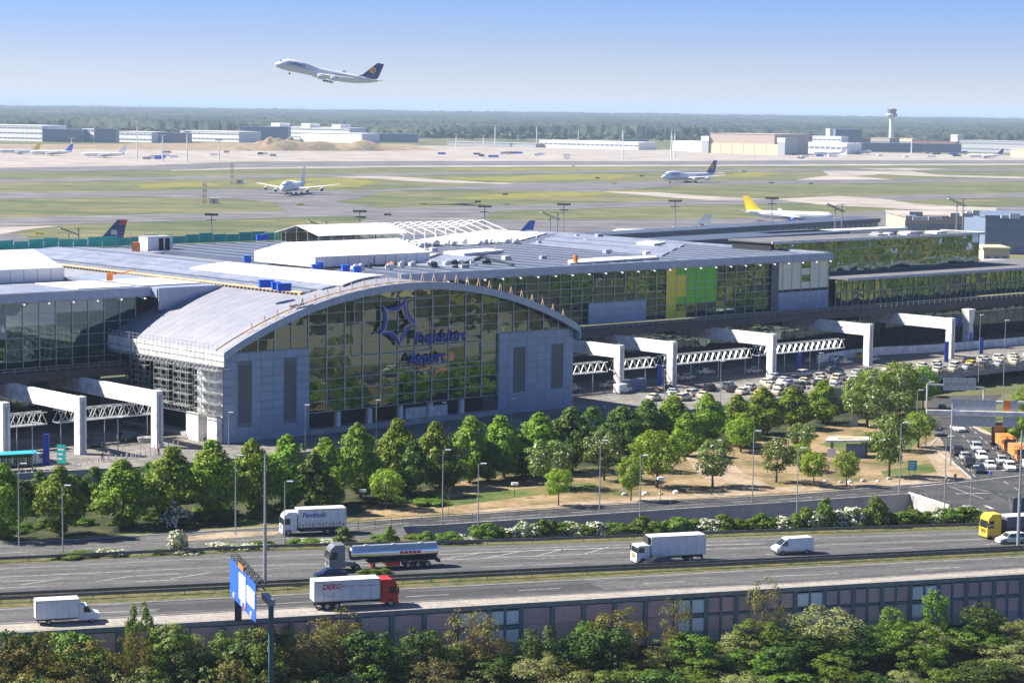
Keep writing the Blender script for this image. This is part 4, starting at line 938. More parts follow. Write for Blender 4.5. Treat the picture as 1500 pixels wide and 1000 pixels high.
# ================================================================== VEHICLES
def wheels(parent, spots, r=.33, wd=.22):
    tb = MB(); tb.tube((0, -wd / 2, 0), (0, wd / 2, 0), r, n=14); tm = tb.mesh('wheel', 'rubber')
    rb = MB(); rb.tube((0, -wd / 2 - .015, 0), (0, wd / 2 + .015, 0), r * .58, n=10); rm = rb.mesh('rim', 'rim')
    for x, y in spots: o = add('wheel', tm, parent, loc=(x, y, r)); add('rim', rm, o)
def car_proto(name, L=4.5, Wd=1.8, H=1.47, kind='saloon', taxi=False):
    t = thing(name, 'car', 'car'); hw = Wd / 2; belt = H * .60
    st = {'saloon': [(.5, .42, .55), (.47, .50, .60), (.28, .62, .66), (.12, .97, .78), (-.02, 1.0, .80), (-.2, .97, .79), (-.34, .68, .70), (-.47, .64, .62), (-.5, .45, .55)],
          'estate': [(.5, .40, .55), (.47, .48, .6), (.27, .62, .66), (.12, .97, .8), (-.05, 1.0, .82), (-.3, .99, .82), (-.42, .95, .8), (-.49, .62, .7), (-.5, .4, .6)],
          'van': [(.5, .36, .55), (.47, .46, .62), (.36, .58, .7), (.24, .95, .86), (.1, 1.0, .9), (-.2, 1.0, .9), (-.44, 1.0, .9), (-.49, .95, .88), (-.5, .3, .8)]}[kind]
    b = MB(); R = []
    for x, h, tw in st:
        zt = h * H; zb = min(belt, zt - .02) if kind != 'van' else min(H * .5, zt - .02)
        nar = 1.0 if abs(x) < .45 else .88
        R.append([(x * L, -hw * nar * .94, .22), (x * L, -hw * nar, .45), (x * L, -hw * nar * .97, zb), (x * L, -hw * tw * nar, zt), (x * L, 0, zt + .03), (x * L, hw * tw * nar, zt), (x * L, hw * nar * .97, zb), (x * L, hw * nar, .45), (x * L, hw * nar * .94, .22)])
    b.rings(R); o = b.build('body', 'car_paint', t)
    b = MB(); e = .02
    def sidewin(x0, x1, x2, x3, tw, zt, zb):
        for s in (-1, 1):
            P = [(x0 * L, s * (hw * .975 + e), zb), (x3 * L, s * (hw * .975 + e), zb), (x2 * L, s * (hw * tw + e + .03), zt), (x1 * L, s * (hw * tw + e + .03), zt)]
            b.face(P if s < 0 else P[::-1])
    if kind == 'van': zb, zt = H * .55, H * .9; sidewin(.30, .22, .08, .08, .93, zt, zb)
    else: zb, zt = belt + .03, H * .93; sidewin(.25, .13, -.2 if kind == 'saloon' else -.42, -.31 if kind == 'saloon' else -.46, .82, zt, zb)
    f0, f1, g0, g1 = {'saloon': (.27, .13, -.33, -.22), 'estate': (.26, .13, -.485, -.43), 'van': (.35, .25, None, None)}[kind]
    zf0 = (.64 if kind != 'van' else .60) * H
    b.face([(f0 * L, -hw * .68, zf0 + .03), (f0 * L, hw * .68, zf0 + .03), (f1 * L + .05, hw * .7, H * .955), (f1 * L + .05, -hw * .7, H * .955)])
    if g0: b.face([(g0 * L - .02, hw * .66, .70 * H), (g0 * L - .02, -hw * .66, .70 * H), (g1 * L - .03, -hw * .68, .965 * H), (g1 * L - .03, hw * .68, .965 * H)])
    b.build('window', 'car_glass', t)
    b = MB(); b.b2(L * .455, L * .492, -hw * .86, -hw * .5, .50, .64); b.b2(L * .455, L * .492, hw * .5, hw * .86, .50, .64); b.build('headlight', 'lamp_white', t)
    b = MB(); b.b2(-L * .5 - .01, -L * .485, -hw * .8, -hw * .55, .62, .78); b.b2(-L * .5 - .01, -L * .485, hw * .55, hw * .8, .62, .78); b.build('tail_light', 'lamp_red', t)
    b = MB(); b.b2(L * .47, L * .497, -hw * .5, hw * .5, .32, .5); b.build('grille', 'chassis', t)
    if taxi: b = MB(); b.b2(-.06, .06, -.18, .18, H, H + .1); b.build('roof_sign', 'livery_yellow', t)
    wheels(t, [(x * L, s * (hw - .1)) for x in (.32, -.31) for s in (-1, 1)])
    return Stamp(t)
saloon = car_proto('parked_car'); taxi = car_proto('taxi', 4.7, 1.82, 1.48, taxi=True); estate = car_proto('estate_car', 4.7, 1.85, 1.62, 'estate'); suv = car_proto('sport_utility_car', 4.6, 1.9, 1.75, 'estate')
WH, CR_, SV, BK, BL, GR, RD, YE = (.74, .74, .72), (.66, .61, .47), (.42, .44, .46), (.02, .02, .024), (.012, .022, .06), (.12, .13, .14), (.35, .03, .02), (.80, .62, .05)
CN = {WH: 'white', CR_: 'cream', SV: 'silver', BK: 'black', BL: 'dark blue', GR: 'grey', RD: 'red', YE: 'yellow'}
def hd(a, c): d = G(*c) - G(*a); return math.atan2(d.y, d.x)
def cab(t, m, L=2.2, Wd=2.5, z0=.55, z1=3.6, x1=0.0, roof=.5, dark_low=True):
    """truck cab whose front is at x1"""
    hw = Wd / 2; b = MB(); x0 = x1 - L
    prof = [(x0, z0), (x1 - .06, z0), (x1, z0 + .5), (x1 - .02, z0 + 1.1), (x1 - .16, z1 - .35), (x1 - .3, z1), (x1 - .3 - .55, z1 + roof), (x0, z1 + roof)] if roof else [(x0, z0), (x1 - .06, z0), (x1, z0 + .5), (x1 - .02, z0 + 1.1), (x1 - .18, z1 - .2), (x1 - .4, z1), (x0, z1)]
    b.rings([[(x, y, z) for x, z in prof] for y in (-hw, hw)]); o = b.build('cab', m, t)
    a = prof[3]; c = prof[4]
    def ptf(f): return (a[0] + (c[0] - a[0]) * f + .02, a[1] + (c[1] - a[1]) * f)
    b = MB(); (xa, za), (xb, zb) = ptf(.06), ptf(.92); b.rings([[(xa, y, za), (xb, y, zb), (xb - .05, y, zb), (xa - .05, y, za)] for y in (-hw * .92, hw * .92)]); b.build('windscreen', 'car_glass', t)
    for s in (-1, 1):
        b = MB(); P = [(x1 - .25, s * (hw + .012), z0 + 1.2), (x1 - 1.2, s * (hw + .012), z0 + 1.2), (x1 - 1.2, s * (hw + .012), min(zb, z1 - .3)), (x1 - .45, s * (hw + .012), min(zb, z1 - .3))]; b.face(P if s > 0 else P[::-1]); b.build('side_window', 'car_glass', t)
        b = MB(); b.b2(x1 - .1, x1 + .02, s * (hw + .22) - .12, s * (hw + .22) + .12, z0 + 1.2, z0 + 2.0); b.b2(x1 - .1, x1 - .04, min(s * hw, s * (hw + .2)), max(s * hw, s * (hw + .2)), z0 + 1.9, z0 + 1.96); b.build('mirror', 'chassis', t)
        b = MB(); b.b2(x1 - .04, x1 + .03, s * hw * .78 - .18, s * hw * .78 + .18, z0 + .15, z0 + .38); b.build('headlight', 'lamp_white', t)
    b = MB()
    for k in range(3): b.b2(x1 - .03, x1 + .025, -hw * .6, hw * .6, z0 + .42 + k * .2, z0 + .54 + k * .2)
    b.build('grille', 'chassis', t)
    b = MB(); b.b2(x1 - .35, x1 + .05, -hw, hw, z0 - .2, z0 + .1); b.build('bumper', m, t)
    return o
def cargo(t, m, x0, x1, z0, z1, Wd=2.5, name='cargo_box'):
    b = MB(); b.b2(x0, x1, -Wd / 2, Wd / 2, z0, z1); o = b.build(name, m, t)
    b = MB()
    for z in (z0 + .05, z1 - .05):
        for s in (-1, 1): b.b2(x0 - .01, x1 + .01, s * Wd / 2 - .03 * (s < 0) - .0, s * Wd / 2 + .03 * (s > 0) + .0, z - .06, z + .06)
    for x in (x0, x1):
        for s in (-1, 1): b.box(x, s * Wd / 2, (z0 + z1) / 2, .1, .1, z1 - z0 + .02)
    b.build('edge_trim', 'steel', t)
    for s in (-1, 1):
        b = MB(); n_ = max(3, int((x1 - x0) / 1.2))
        for i in range(1, n_): b.box(x0 + (x1 - x0) * i / n_, s * (Wd / 2 + .004), (z0 + z1) / 2, .035, .02, z1 - z0 - .2)
        b.build('wall_seam', 'bld_grey', t)
    b = MB(); b.b2(x0 + .3, x0 + .34, -Wd / 2 + .1, -Wd / 2 + .6, .2, z0 - .1); b.b2(x0 + .3, x0 + .34, Wd / 2 - .6, Wd / 2 - .1, .2, z0 - .1); b.build('mudflap', 'rubber', t)
    b = MB()
    for s in (-1, 1):
        for zz in (.55, .8): b.b2(x0 + (x1 - x0) * .42, x1 - .8, s * (Wd / 2 - .08) - .03, s * (Wd / 2 - .08) + .03, zz, zz + .09)
    b.build('side_guard', 'galvanised', t)
    b = MB(); b.b2(x0 - .03, x0 - .001, -Wd / 2 + .1, -.02, z0 + .1, z1 - .1); b.b2(x0 - .03, x0 - .001, .02, Wd / 2 - .1, z0 + .1, z1 - .1); b.build('rear_door', m, t)
    return o
def chassis(t, x0, x1, z=.75, Wd=2.2):
    b = MB(); b.b2(x0, x1, -.45, .45, z - .15, z + .15); b.build('frame', 'chassis', t)
    b = MB(); b.b2(x0 + .1, x0 + .2, -Wd / 2, Wd / 2, .42, .6); b.build('rear_bar', 'chassis', t)
def side_pt(x, z, side): return Matrix.Translation((0, 0, 0)) and upright((x, side * 1.262, z), (1 if side < 0 else -1, 0, 0))
gm = 'lorries and vans on the motorway'
# white box van, heading right
t = thing('box_van', 'white box van driving right past the retaining wall, at the far left', 'van', G(99, 911), MA, gm)
b = MB(); hw = 1.0
b.rings([[(x, y, z) for x, z in ((1.2, .45), (3.75, .45), (3.95, .75), (3.9, 1.15), (3.1, 1.4), (2.35, 2.25), (1.2, 2.3))] for y in (-hw, hw)]); b.build('cab', 'truck_white', t)
b = MB(); b.rings([[(3.1, y, 1.43), (2.42, y, 2.2), (2.38, y, 2.2), (3.05, y, 1.4)] for y in (-.9, .9)]); b.build('windscreen', 'car_glass', t)
for s in (-1, 1): b = MB(); P = [(2.9, s * 1.012, 1.42), (1.9, s * 1.012, 1.35), (1.9, s * 1.012, 2.12), (2.4, s * 1.012, 2.12)]; b.face(P if s > 0 else P[::-1]); b.build('side_window', 'car_glass', t)
cargo(t, 'truck_white', -4.0, 1.3, .8, 3.15, 2.2); chassis(t, -3.9, 1.5, .6, 1.9); wheels(t, [(2.9, -.88), (2.9, .88), (-2.4, -.88), (-2.4, .88)], .36)
b = MB(); b.b2(3.8, 3.97, -.9, -.6, .75, .95); b.b2(3.8, 3.97, .6, .9, .75, .95); b.build('headlight', 'lamp_white', t)
# red cab lorry, heading right
t = thing('red_lorry', 'lorry with red cab and white container with red lettering, driving right', 'lorry', G(519, 888), MA, gm)
cab(t, 'truck_red', 2.2, 2.5, .6, 3.2, 5.6, .45); cargo(t, 'truck_white', -5.6, 3.1, 1.15, 3.85); chassis(t, -5.5, 3.5); wheels(t, [(4.6, -1.1), (4.6, 1.1), (-2.6, -1.1), (-2.6, 1.1), (-3.9, -1.1), (-3.9, 1.1)], .5, .3)
o = text('lettering', 'DERC', .95, 'logo_red', t, side_pt(-4.6, 2.75, -1), .005, .25, .03)
b = MB()
for z, x0, x1 in ((3.05, -2.3, -.3), (2.98, .1, 2.9)): b.b2(x0, x1, -1.268, -1.256, z, z + .06)
b.build('stripe', 'logo_red', t)
b = MB()
for k in range(8):
    a0, a1 = math.pi * (1 + k / 8), math.pi * (1 + (k + 1) / 8); b.bar((-3.7 + .75 * math.cos(a0), -1.27, 2.3 + .55 * math.sin(a0)), (-3.7 + .75 * math.cos(a1), -1.27, 2.3 + .55 * math.sin(a1)), .03, .05)
b.build('arc_emblem', 'slot_louvre', t)
# tanker, heading left
t = thing('tanker_lorry', 'grey tractor pulling a polished steel tank trailer, driving left', 'tanker', G(561, 831.5), MA + math.pi, gm)
cab(t, 'truck_grey', 2.3, 2.5, .55, 3.3, 8.1, .5); b = MB()
b.b2(4.0, 5.9, -1.1, 1.1, .75, 1.0); b.build('tractor_chassis', 'truck_grey', t)
b = MB(); R = []
for x, k in ((-8.0, .6), (-7.85, .9), (-7.6, 1.0), (4.4, 1.0), (4.8, .9), (5.05, .6)): R.append([(x, 1.2 * k * math.cos(a), 2.35 + 1.02 * k * math.sin(a)) for a in [2 * math.pi * i / 24 for i in range(24)]])
b.rings(R); b.build('tank', 'chrome_tank', t, smooth=True)
for x in (-5.5, -1.5, 2.5): b = MB(); b.tube((x, 0, 3.34), (x, 0, 3.5), .35, n=10); b.build('hatch', 'steel', t)
b = MB(); b.b2(-7.8, 4.4, -.35, .35, 3.32, 3.4); b.build('catwalk', 'steel', t); b = MB(); b.b2(-7.9, 2.4, -1.15, 1.15, 1.05, 1.25); b.b2(-8.1, -7.7, -1.2, 1.2, .7, 1.1); b.build('trailer_frame', 'chassis', t)
b = MB(); b.b2(-2.2, -.2, -1.2, 1.2, .5, 1.05); b.b2(1.4, 1.7, -1.1, 1.1, .1, 1.05); b.build('equipment_box', 'truck_red', t)
b = MB(); b.b2(-7.2, -2.6, .9, 1.25, 1.05, 1.12); b.b2(-7.2, -2.6, -1.25, -.9, 1.05, 1.12); b.build('mudguard', 'truck_grey', t)
wheels(t, [(x, s * 1.05) for x in (6.9, 4.1, -3.4, -4.8, -6.2) for s in (-1, 1)], .5, .32); text('lettering', 'TANK', .0001, 'logo_red', t, Matrix.Identity(4)) if False else None
b = MB()
for k in range(5): b.b2(-2.2 + k * -.62 - .5, -2.2 + k * -.62, 1.205, 1.225, 2.15, 2.55)
b.build('red_lettering', 'logo_red', t)
# reefer lorry
t = thing('reefer_lorry', 'white refrigerated lorry with cooling unit above the cab, driving left', 'lorry', G(979, 822), MA + math.pi, gm)
cab(t, 'truck_white', 2.1, 2.4, .55, 2.75, 5.4, 0); cargo(t, 'truck_white', -5.2, 3.1, 1.1, 3.95); chassis(t, -5.1, 3.5); wheels(t, [(4.4, -1.1), (4.4, 1.1), (-2.9, -1.1), (-2.9, 1.1)], .48, .3)
b = MB(); b.b2(3.12, 3.6, -.9, .9, 2.9, 3.8); b.build('cooling_unit', 'chassis', t); b = MB(); b.b2(5.38, 5.44, -.9, .9, 1.15, 1.3); b.build('front_stripe', 'orange', t)
# curtain side lorry on slip road
t = thing('curtain_lorry', 'white curtain sided lorry with dark lettering turning onto the slip road', 'lorry', G(458, 781), rad(17) + math.pi, gm)
cab(t, 'truck_white', 2.2, 2.5, .55, 3.1, 4.9, .5); cargo(t, 'truck_white', -4.9, 2.5, 1.2, 4.0, name='curtain'); chassis(t, -4.8, 3); wheels(t, [(4.0, -1.1), (4.0, 1.1), (-2.0, -1.1), (-2.0, 1.1), (-3.3, -1.1), (-3.3, 1.1)], .5, .3)
text('lettering', 'Fenthols', 1.05, 'navy', t, side_pt(1.9, 2.75, 1), .006, .2, .03)
b = MB()
for k in range(14): x = -4.6 + k * .52; b.b2(x, x + .25, 1.256, 1.27, 1.3 + .15 * (k % 3), 1.75 + .2 * (k % 2))
b.build('curtain_print', 'timber', t); b = MB(); b.b2(-3.9, 2.2, -1.2, 1.2, .55, 1.15); b.build('pallet_box', 'chassis', t)
# white van
def big_van(label, loc, rz):
    t = thing('panel_van', label, 'van', loc, rz, gm); b = MB(); R = []
    for x, zt, tw in ((3.05, .9, .8), (3.0, 1.1, .85), (2.4, 1.35, .9), (1.5, 2.2, .86), (1.1, 2.42, .86), (-2.7, 2.45, .88), (-2.95, 2.3, .86)):
        R.append([(x, -1.0, .35), (x, -1.03, 1.0 if zt > 1.0 else .8), (x, -tw, zt), (x, 0, zt + .03), (x, tw, zt), (x, 1.03, 1.0 if zt > 1 else .8), (x, 1.0, .35)])
    b.rings(R); b.build('body', 'truck_white', t)
    b = MB(); b.face([(2.38, -.82, 1.42), (2.38, .82, 1.42), (1.53, .8, 2.2), (1.53, -.8, 2.2)]); b.build('windscreen', 'car_glass', t)
    for s in (-1, 1): b = MB(); P = [(2.25, s * 1.0, 1.38), (1.2, s * 1.02, 1.3), (1.2, s * .92, 2.1), (1.6, s * .92, 2.1)]; b.face(P if s > 0 else P[::-1]); b.build('side_window', 'car_glass', t)
    b = MB(); b.b2(2.9, 3.08, -.95, .95, .35, .62); b.build('bumper', 'chassis', t); b = MB(); b.b2(-2.6, 2.6, -1.045, 1.045, .4, .52); b.build('sill_trim', 'chassis', t)
    wheels(t, [(2.0, -.92), (2.0, .92), (-1.8, -.92), (-1.8, .92)], .37); return t
big_van('white panel van driving left alone on the northern carriageway', G(1161, 810), MA + math.pi)
# yellow tipper truck
t = thing('yellow_lorry', 'yellow cab lorry with blue grey tipper trailer entering from the right', 'lorry', G(1476, 786), MA + math.pi, gm)
cab(t, 'truck_yellow', 2.4, 2.5, .55, 3.3, 4.3, .55); chassis(t, -9, 3.2); b = MB(); b.rings([[(x, y, z) for y, z in ((-1.25, 3.3), (-1.2, 1.6), (-.8, 1.1), (.8, 1.1), (1.2, 1.6), (1.25, 3.3))] for x in (-9.2, .9)]); b.build('tipper_body', 'trailer_blue', t)
b = MB(); b.b2(-9.3, 1.0, -1.3, 1.3, 3.3, 3.42); b.build('tipper_cover', 'truck_white', t); b = MB(); b.tube((1.2, -.6, 1.1), (1.2, -.6, 3.2), .12); b.box(1.4, .4, 1.6, .5, .8, .9); b.build('tank_and_pipe', 'chassis', t)
wheels(t, [(x, s * 1.05) for x in (3.2, -.1, -5.0, -6.3, -7.6) for s in (-1, 1)], .5, .32)
saloon(G(484, 846.5), MA + math.pi, 'dark blue car beside the tanker cab, almost hiding the guard rail', 'cars on the motorway', BL)
saloon(G(966, 828.5), MA + math.pi, 'dark car overtaking in the shadow of the white refrigerated lorry', 'cars on the motorway', BK)
estate(G(1481, 794.5), MA + math.pi, 'small white car overtaking the yellow lorry', 'cars on the motorway', WH)
# cars at the junction
gj = 'cars waiting at the junction'
hq = rad(-94)
estate(G(1403, 631), rad(-80), 'white estate car driving alone towards the queue at the junction', gj, WH)
for f_, px_, py_, c_, lab in ((suv, 1403, 666, BK, 'black sport utility car at the back of the queue nearest the footpath'), (saloon, 1413, 673, SV, 'silver car third from the stop line in the lane nearest the footpath'), (suv, 1420, 683, BK, 'black car second in the lane nearest the footpath'), (saloon, 1435, 691.5, BL, 'dark blue car at the stop line in the lane nearest the footpath'),
        (suv, 1430, 660, SV, 'silver blue car last in the middle lane of the queue'), (estate, 1438, 673, WH, 'white car in the middle of the middle lane'), (saloon, 1450, 685.5, WH, 'white car at the stop line in the middle lane'), (saloon, 1467, 678, SV, 'silver car second in the lane beside the orange lorries'), (estate, 1479, 688, WH, 'white car at the stop line beside the orange lorries'), (saloon, 1503, 684, WH, 'white car cut by the right frame edge in front of the orange lorry'),
        (saloon, 1373, 637, GR, 'dark car half hidden in the tree shade at the road bend'), (saloon, 1380, 602, BK, 'dark car emerging from under the forecourt deck')):
    f_(G(px_, py_), hq + rnd.uniform(-.05, .05), lab, gj, c_)
saloon(G(1415, 753, -.5), rad(170), 'small silver car roof half hidden by the bushes at the sunken road end', gj, SV)
for px_, py_, lab in ((1473, 660, 'orange work lorry with dark windscreen, farther one'), (1492, 675, 'orange work lorry at the frame edge, nearer and larger')):
    t = thing('work_lorry', lab, 'lorry', G(px_, py_), hq + .1, 'orange work lorries'); cab(t, 'work_orange', 1.9, 2.4, .6, 2.9, 3.4, 0); cargo(t, 'work_orange', -3.6, 1.2, 1.1, 3.0, 2.4, 'skip'); chassis(t, -3.6, 2); wheels(t, [(2.4, -1.1), (2.4, 1.1), (-2.2, -1.1), (-2.2, 1.1)], .48, .3)
    b = MB(); b.b2(3.0, 3.2, -.8, -.5, 2.92, 3.12); b.b2(3.0, 3.2, .5, .8, 2.92, 3.12); b.build('beacon', 'orange', t)
# forecourt cars
rows = [(-12.0, 129, 186), (-6.4, 100, 330), (-2.4, 99, 320), (1.6, 116, 300), (7.5, 100, 190), (19, 92, 210), (24, 92, 215)]
names = ['front rank by the parapet', 'second rank from the parapet', 'third rank from the parapet', 'fourth rank at the frame feet', 'lane behind the frame feet', 'shaded lane under the trusses', 'innermost lane below the deck']
for ri, (v_, a_, c_) in enumerate(rows):
    u = a_ + rnd.uniform(0, 2); k = 0; cnt = {}
    step = 6.0 if ri < 4 else 11
    while u < c_:
        if rnd.random() < (.9 if u > 190 else (.86 if ri < 4 else .55)) and not (ri == 1 and 96 < u < 104):
            fr_y = v_ + rnd.uniform(-.25, .25)
            if ri in (1, 2, 3) and any(abs(u - q[0]) < 3 and abs(v_ - q[1]) < 2.5 for q in fl): u += 6; continue
            if PX(W(u, fr_y, 4))[0] > 1540: break
            r_ = rnd.random(); f_, c0 = (taxi, CR_) if r_ < .36 else ((estate, CR_) if r_ < .46 else ((saloon, rnd.choice([WH, SV, SV, BK, GR, BL, SV])) if r_ < .78 else (estate, rnd.choice([WH, SV, GR, BL, BK, SV]))))
            if rnd.random() < .01: c0 = YE
            kind = CN[c0] + (' taxi' if f_ is taxi else (' estate car' if f_ is estate else ' car'))
            n_ = cnt.get(kind, 0); cnt[kind] = n_ + 1; w_ = ORD[min(n_, 35)]
            f_(W(u, fr_y, 4.015), TA + rnd.uniform(-.12, .12) + (rad(18) if ri < 4 else 0), f'{w_} {kind} from the hall in the {names[ri]}', 'cars and taxis on the forecourt', c0)
        u += step * rnd.uniform(.92, 1.12)
van_ = car_proto('minibus', 5.0, 1.95, 2.0, 'van')
van_(G(50, 680, 4.02), TA + .1, 'white minibus behind the blue pillar at the far left of the forecourt', None, WH)
van_(G(912, 575, 4.02), TA + .2, 'white minibus standing between the two frames right of the hall', None, WH)
suv(G(190, 645, 4.02), TA, 'dark green car in the shade behind the second portal frame', None, (.02, .07, .06))
saloon(G(135, 655, 4.02), TA, 'black car in deep shade between the left frames', None, BK)

# ================================================================== AIRCRAFT
def airliner(name, label, jumbo=True, tailm='tail_navy', emblem=True, bodym='plane_white', word=None, scale=1.0, engines=4, gear=True, group='aircraft', enginem='plane_white', winglet=True):
    t = thing(name, label, 'aircraft', group=group)
    S = [(35.3, 4.9, .15, .15), (34.6, 4.9, .9, .95), (33, 5.0, 1.9, 2.0), (30.5, 5.6, 2.8, 3.1), (27, 6.1, 3.2, 3.9), (22, 6.2, 3.25, 4.0), (14, 6.15, 3.25, 3.95), (9, 5.7, 3.25, 3.4), (4, 5.45, 3.25, 3.2), (-12, 5.45, 3.25, 3.2), (-20, 5.8, 3.0, 2.8), (-27, 6.5, 2.1, 2.0), (-32, 7.1, 1.2, 1.2), (-35.3, 7.5, .35, .4)]
    if not jumbo: S = [(x, 5.45 + (0 if x > -13 else z - 5.45), ry, min(rz, 3.2)) for x, z, ry, rz in S]
    b = MB(); R = []
    for x, z, ry, rz in S: R.append([(x, ry * math.cos(a) * (1 if math.sin(a) < 0.3 or rz < 3.3 else .86), z + rz * math.sin(a)) for a in [2 * math.pi * i / 20 for i in range(20)]])
    b.rings(R); fz = b.build('fuselage', bodym, t, smooth=True)
    b = MB(); b.b2(31.2 if jumbo else 32.6, 32.2 if jumbo else 33.3, -1.3, 1.3, 7.7 if jumbo else 6.1, 8.3 if jumbo else 6.6); b.build('cockpit_window', 'dark_void', t)
    for s in (-1, 1):
        b = MB()
        for k in range(44): x = 27 - k * 1.2; b.b2(x, x + .5, s * 3.22 - .03, s * 3.22 + .05, 5.9, 6.35) if x > -19 else None
        b.build('window_row', 'slot_louvre', t)
        b = MB()   # wing
        def sec(y, xl, ch, z, th): return [(xl, y, z), (xl - ch * .3, y, z + th * .6), (xl - ch, y, z + .05), (xl - ch * .4, y, z - th * .4)]
        q = [sec(s * 2.6, 10, 15.5, 3.9, 1.7), sec(s * 12, 2.5, 9.3, 4.9, 1.0), sec(s * 31.5, -14, 3.6, 7.2, .35)]
        if winglet: q.append(sec(s * 32.4, -16.0, 2.2, 9.0, .12))
        b.rings(q); wg = b.build('wing', 'plane_grey' if False else bodym, t)
        spots = ((11.7, 7.5, 2.7), (20.8, .2, 3.6)) if engines == 4 else ((11.0, 8.0, 2.6),)
        for y, x, z in spots:
            b = MB(); R = []
            for dx, r_ in ((0, 1.25), (-.3, 1.4), (-2.5, 1.4), (-4.2, 1.0), (-5.4, .5)): R.append([(x + dx, s * y + r_ * math.cos(a), z + r_ * math.sin(a)) for a in [2 * math.pi * i / 14 for i in range(14)]])
            b.rings(R); en = b.build('engine', enginem, wg, smooth=True)
            b = MB(); b.disc((x + .02, s * y, z), (1, 0, 0), 1.1, 14, .06); b.build('intake', 'dark_void', wg)
            b = MB(); b.rings([[(x - 1, s * y + e, z + 1.3), (x - 5.5, s * y + e, z + 1.5), (x - 5.0, s * y + e, z + 2.4), (x - 2.5, s * y + e, z + 2.2)] for e in (-.15, .15)]); b.build('pylon', bodym, wg)
        b = MB(); b.rings([[(xl, s * y, z), (xl - ch * .4, s * y, z + .3), (xl - ch, s * y, z), (xl - ch * .4, s * y, z - .2)] for y, xl, ch, z in ((1.4, -26.5, 8.0, 7.4), (11, -34.0, 2.8, 8.6))]); b.build('tailplane', bodym, t)
    b = MB(); b.rings([[(xl, 0, z), (xl - ch * .35, w_, z), (xl - ch, 0, z), (xl - ch * .35, -w_, z)] for xl, ch, z, w_ in ((-20.5, 13.5, 8.2, .4), (-24, 11.0, 9.8, .4), (-32.5, 4.6, 19.4, .15))]); fin = b.build('tail_fin', tailm, t)
    if emblem:
        for s in (-1, 1):
            b = MB(); b.disc((-30.2, s * .42, 14.0), (0, 1, 0), 2.1, 20, .05); e = b.build('tail_emblem', 'tail_yellow', t)
            b = MB(); b.disc((-30.2, s * .47, 14.0), (0, 1, 0), 1.65, 18, .05); b.build('emblem_centre', 'crane_gold', t)
            b = MB(); b.rings([[(-31.4, y, 13.2), (-29.6, y, 14.1), (-28.9, y, 14.9), (-29.9, y, 14.6), (-31.2, y, 14.6)] for y in (s * .5 - .01, s * .5 + .02)]); b.build('bird_mark', 'tail_navy', t)
    if word:
        for s in (-1, 1): text('lettering', word, 2.6, 'tail_navy', t, upright(((25.5 if s > 0 else 12.5), s * 3.32, 7.0), (-s, 0, 0)), .02, 0, .05)
    if gear:
        for x, y in ((24.5, 0), (0, 1.9), (0, -1.9), (-3.2, 5.2), (-3.2, -5.2)):
            b = MB(); b.tube((x, y, .6), (x, y, 3.4), .22); g_ = b.build('landing_gear', 'steel', t); b = MB()
            for dx in ((-.8, .8) if x < 20 else (0,)):
                for dy in (-.5, .5): b.tube((x + dx, y + dy - .2, .62), (x + dx, y + dy + .2, .62), .62, n=10)
            b.build('gear_wheel', 'rubber', g_)
    return t
t = airliner('jumbo_jet', 'white jumbo jet with blue tail climbing in the sky', word='Lufthansa', group='jumbo jets')
t.location = D(476, 120, 1530); t.rotation_mode = 'XYZ'
t.rotation_euler = (Matrix.Rotation(math.pi + rad(14), 4, 'Z') @ Matrix.Rotation(rad(-10.5), 4, 'Y') @ Matrix.Rotation(rad(-4), 4, 'X')).to_euler()
t = airliner('jumbo_jet', 'white jumbo jet taxiing head on towards the terminal', tailm='plane_white', emblem=False, group='jumbo jets'); t.location = G(424, 287) + Vector((0, 30, .2)); t.rotation_euler[2] = rad(-98)
t = airliner('jumbo_jet', 'white jumbo jet with blue tail taxiing left on the far taxiway', word='Lufthansa', group='jumbo jets'); t.location = G(1009, 267.5) + Vector((0, 0, .2)); t.rotation_euler[2] = rad(180 + 43)
t = airliner('parked_airliner', 'white airliner with tall yellow tail and yellow wing tips behind the pier', False, 'livery_yellow', False, engines=2, enginem='sign_blue', group='airliners parked by the terminal'); t.location = D(1156, 320, 1330) * 1.0; t.location.z = 0; t.scale = (.76,) * 3; t.rotation_euler[2] = rad(-22)
pz = t
for px_, py_, dist, rz, tm, lab, sc_ in ((186, 322, 925, 186, 'tail_navy', 'parked airliner of which only a navy tail with red top shows over the teal netting', .85), (1043, 315, 1140, 188, 'plane_white', 'parked airliner of which only a white tail with red mark shows above the pier', .72), (784, 323, 1065, 188, 'tail_blue', 'parked airliner of which only a bright blue tail tip shows above the roof', .6)):
    t = airliner('parked_airliner', lab, False, tm, False, scale=sc_, engines=2, group='airliners parked by the terminal'); t.scale = (sc_,) * 3; t.rotation_euler[2] = rad(rz)
    p = D(px_, py_, dist); top_ = p.z; loc = Vector((0, 0, top_ - 19.4 * sc_)); off = Vector((-37 * sc_ * math.cos(rad(rz)), -37 * sc_ * math.sin(rad(rz)), 0)); t.location = (p.x - off.x, p.y - off.y, max(-1, min(1.5, loc.z)))
    if tm == 'tail_navy':
        b = MB(); b.rings([[(xl, 0, z), (xl - ch * .35, w_, z), (xl - ch, 0, z), (xl - ch * .35, -w_, z)] for xl, ch, z, w_ in ((-31.0, 5.6, 17.0, .2), (-32.55, 4.7, 19.45, .16))]); b.build('fin_cap', 'tail_red', t)
        for k in range(4):
            b = MB(); b.b2(-32.3, -29.4, .36, .42, 12.4 + k * .6, 12.7 + k * .6); b.build('tail_stripe', 'plane_white', t)
    if tm == 'plane_white': b = MB(); b.b2(-31.5, -28.8, .3, .42, 11.2, 12.4); b.b2(-31.5, -28.8, -.42, -.3, 11.2, 12.4); b.build('tail_mark', 'tail_red', t)
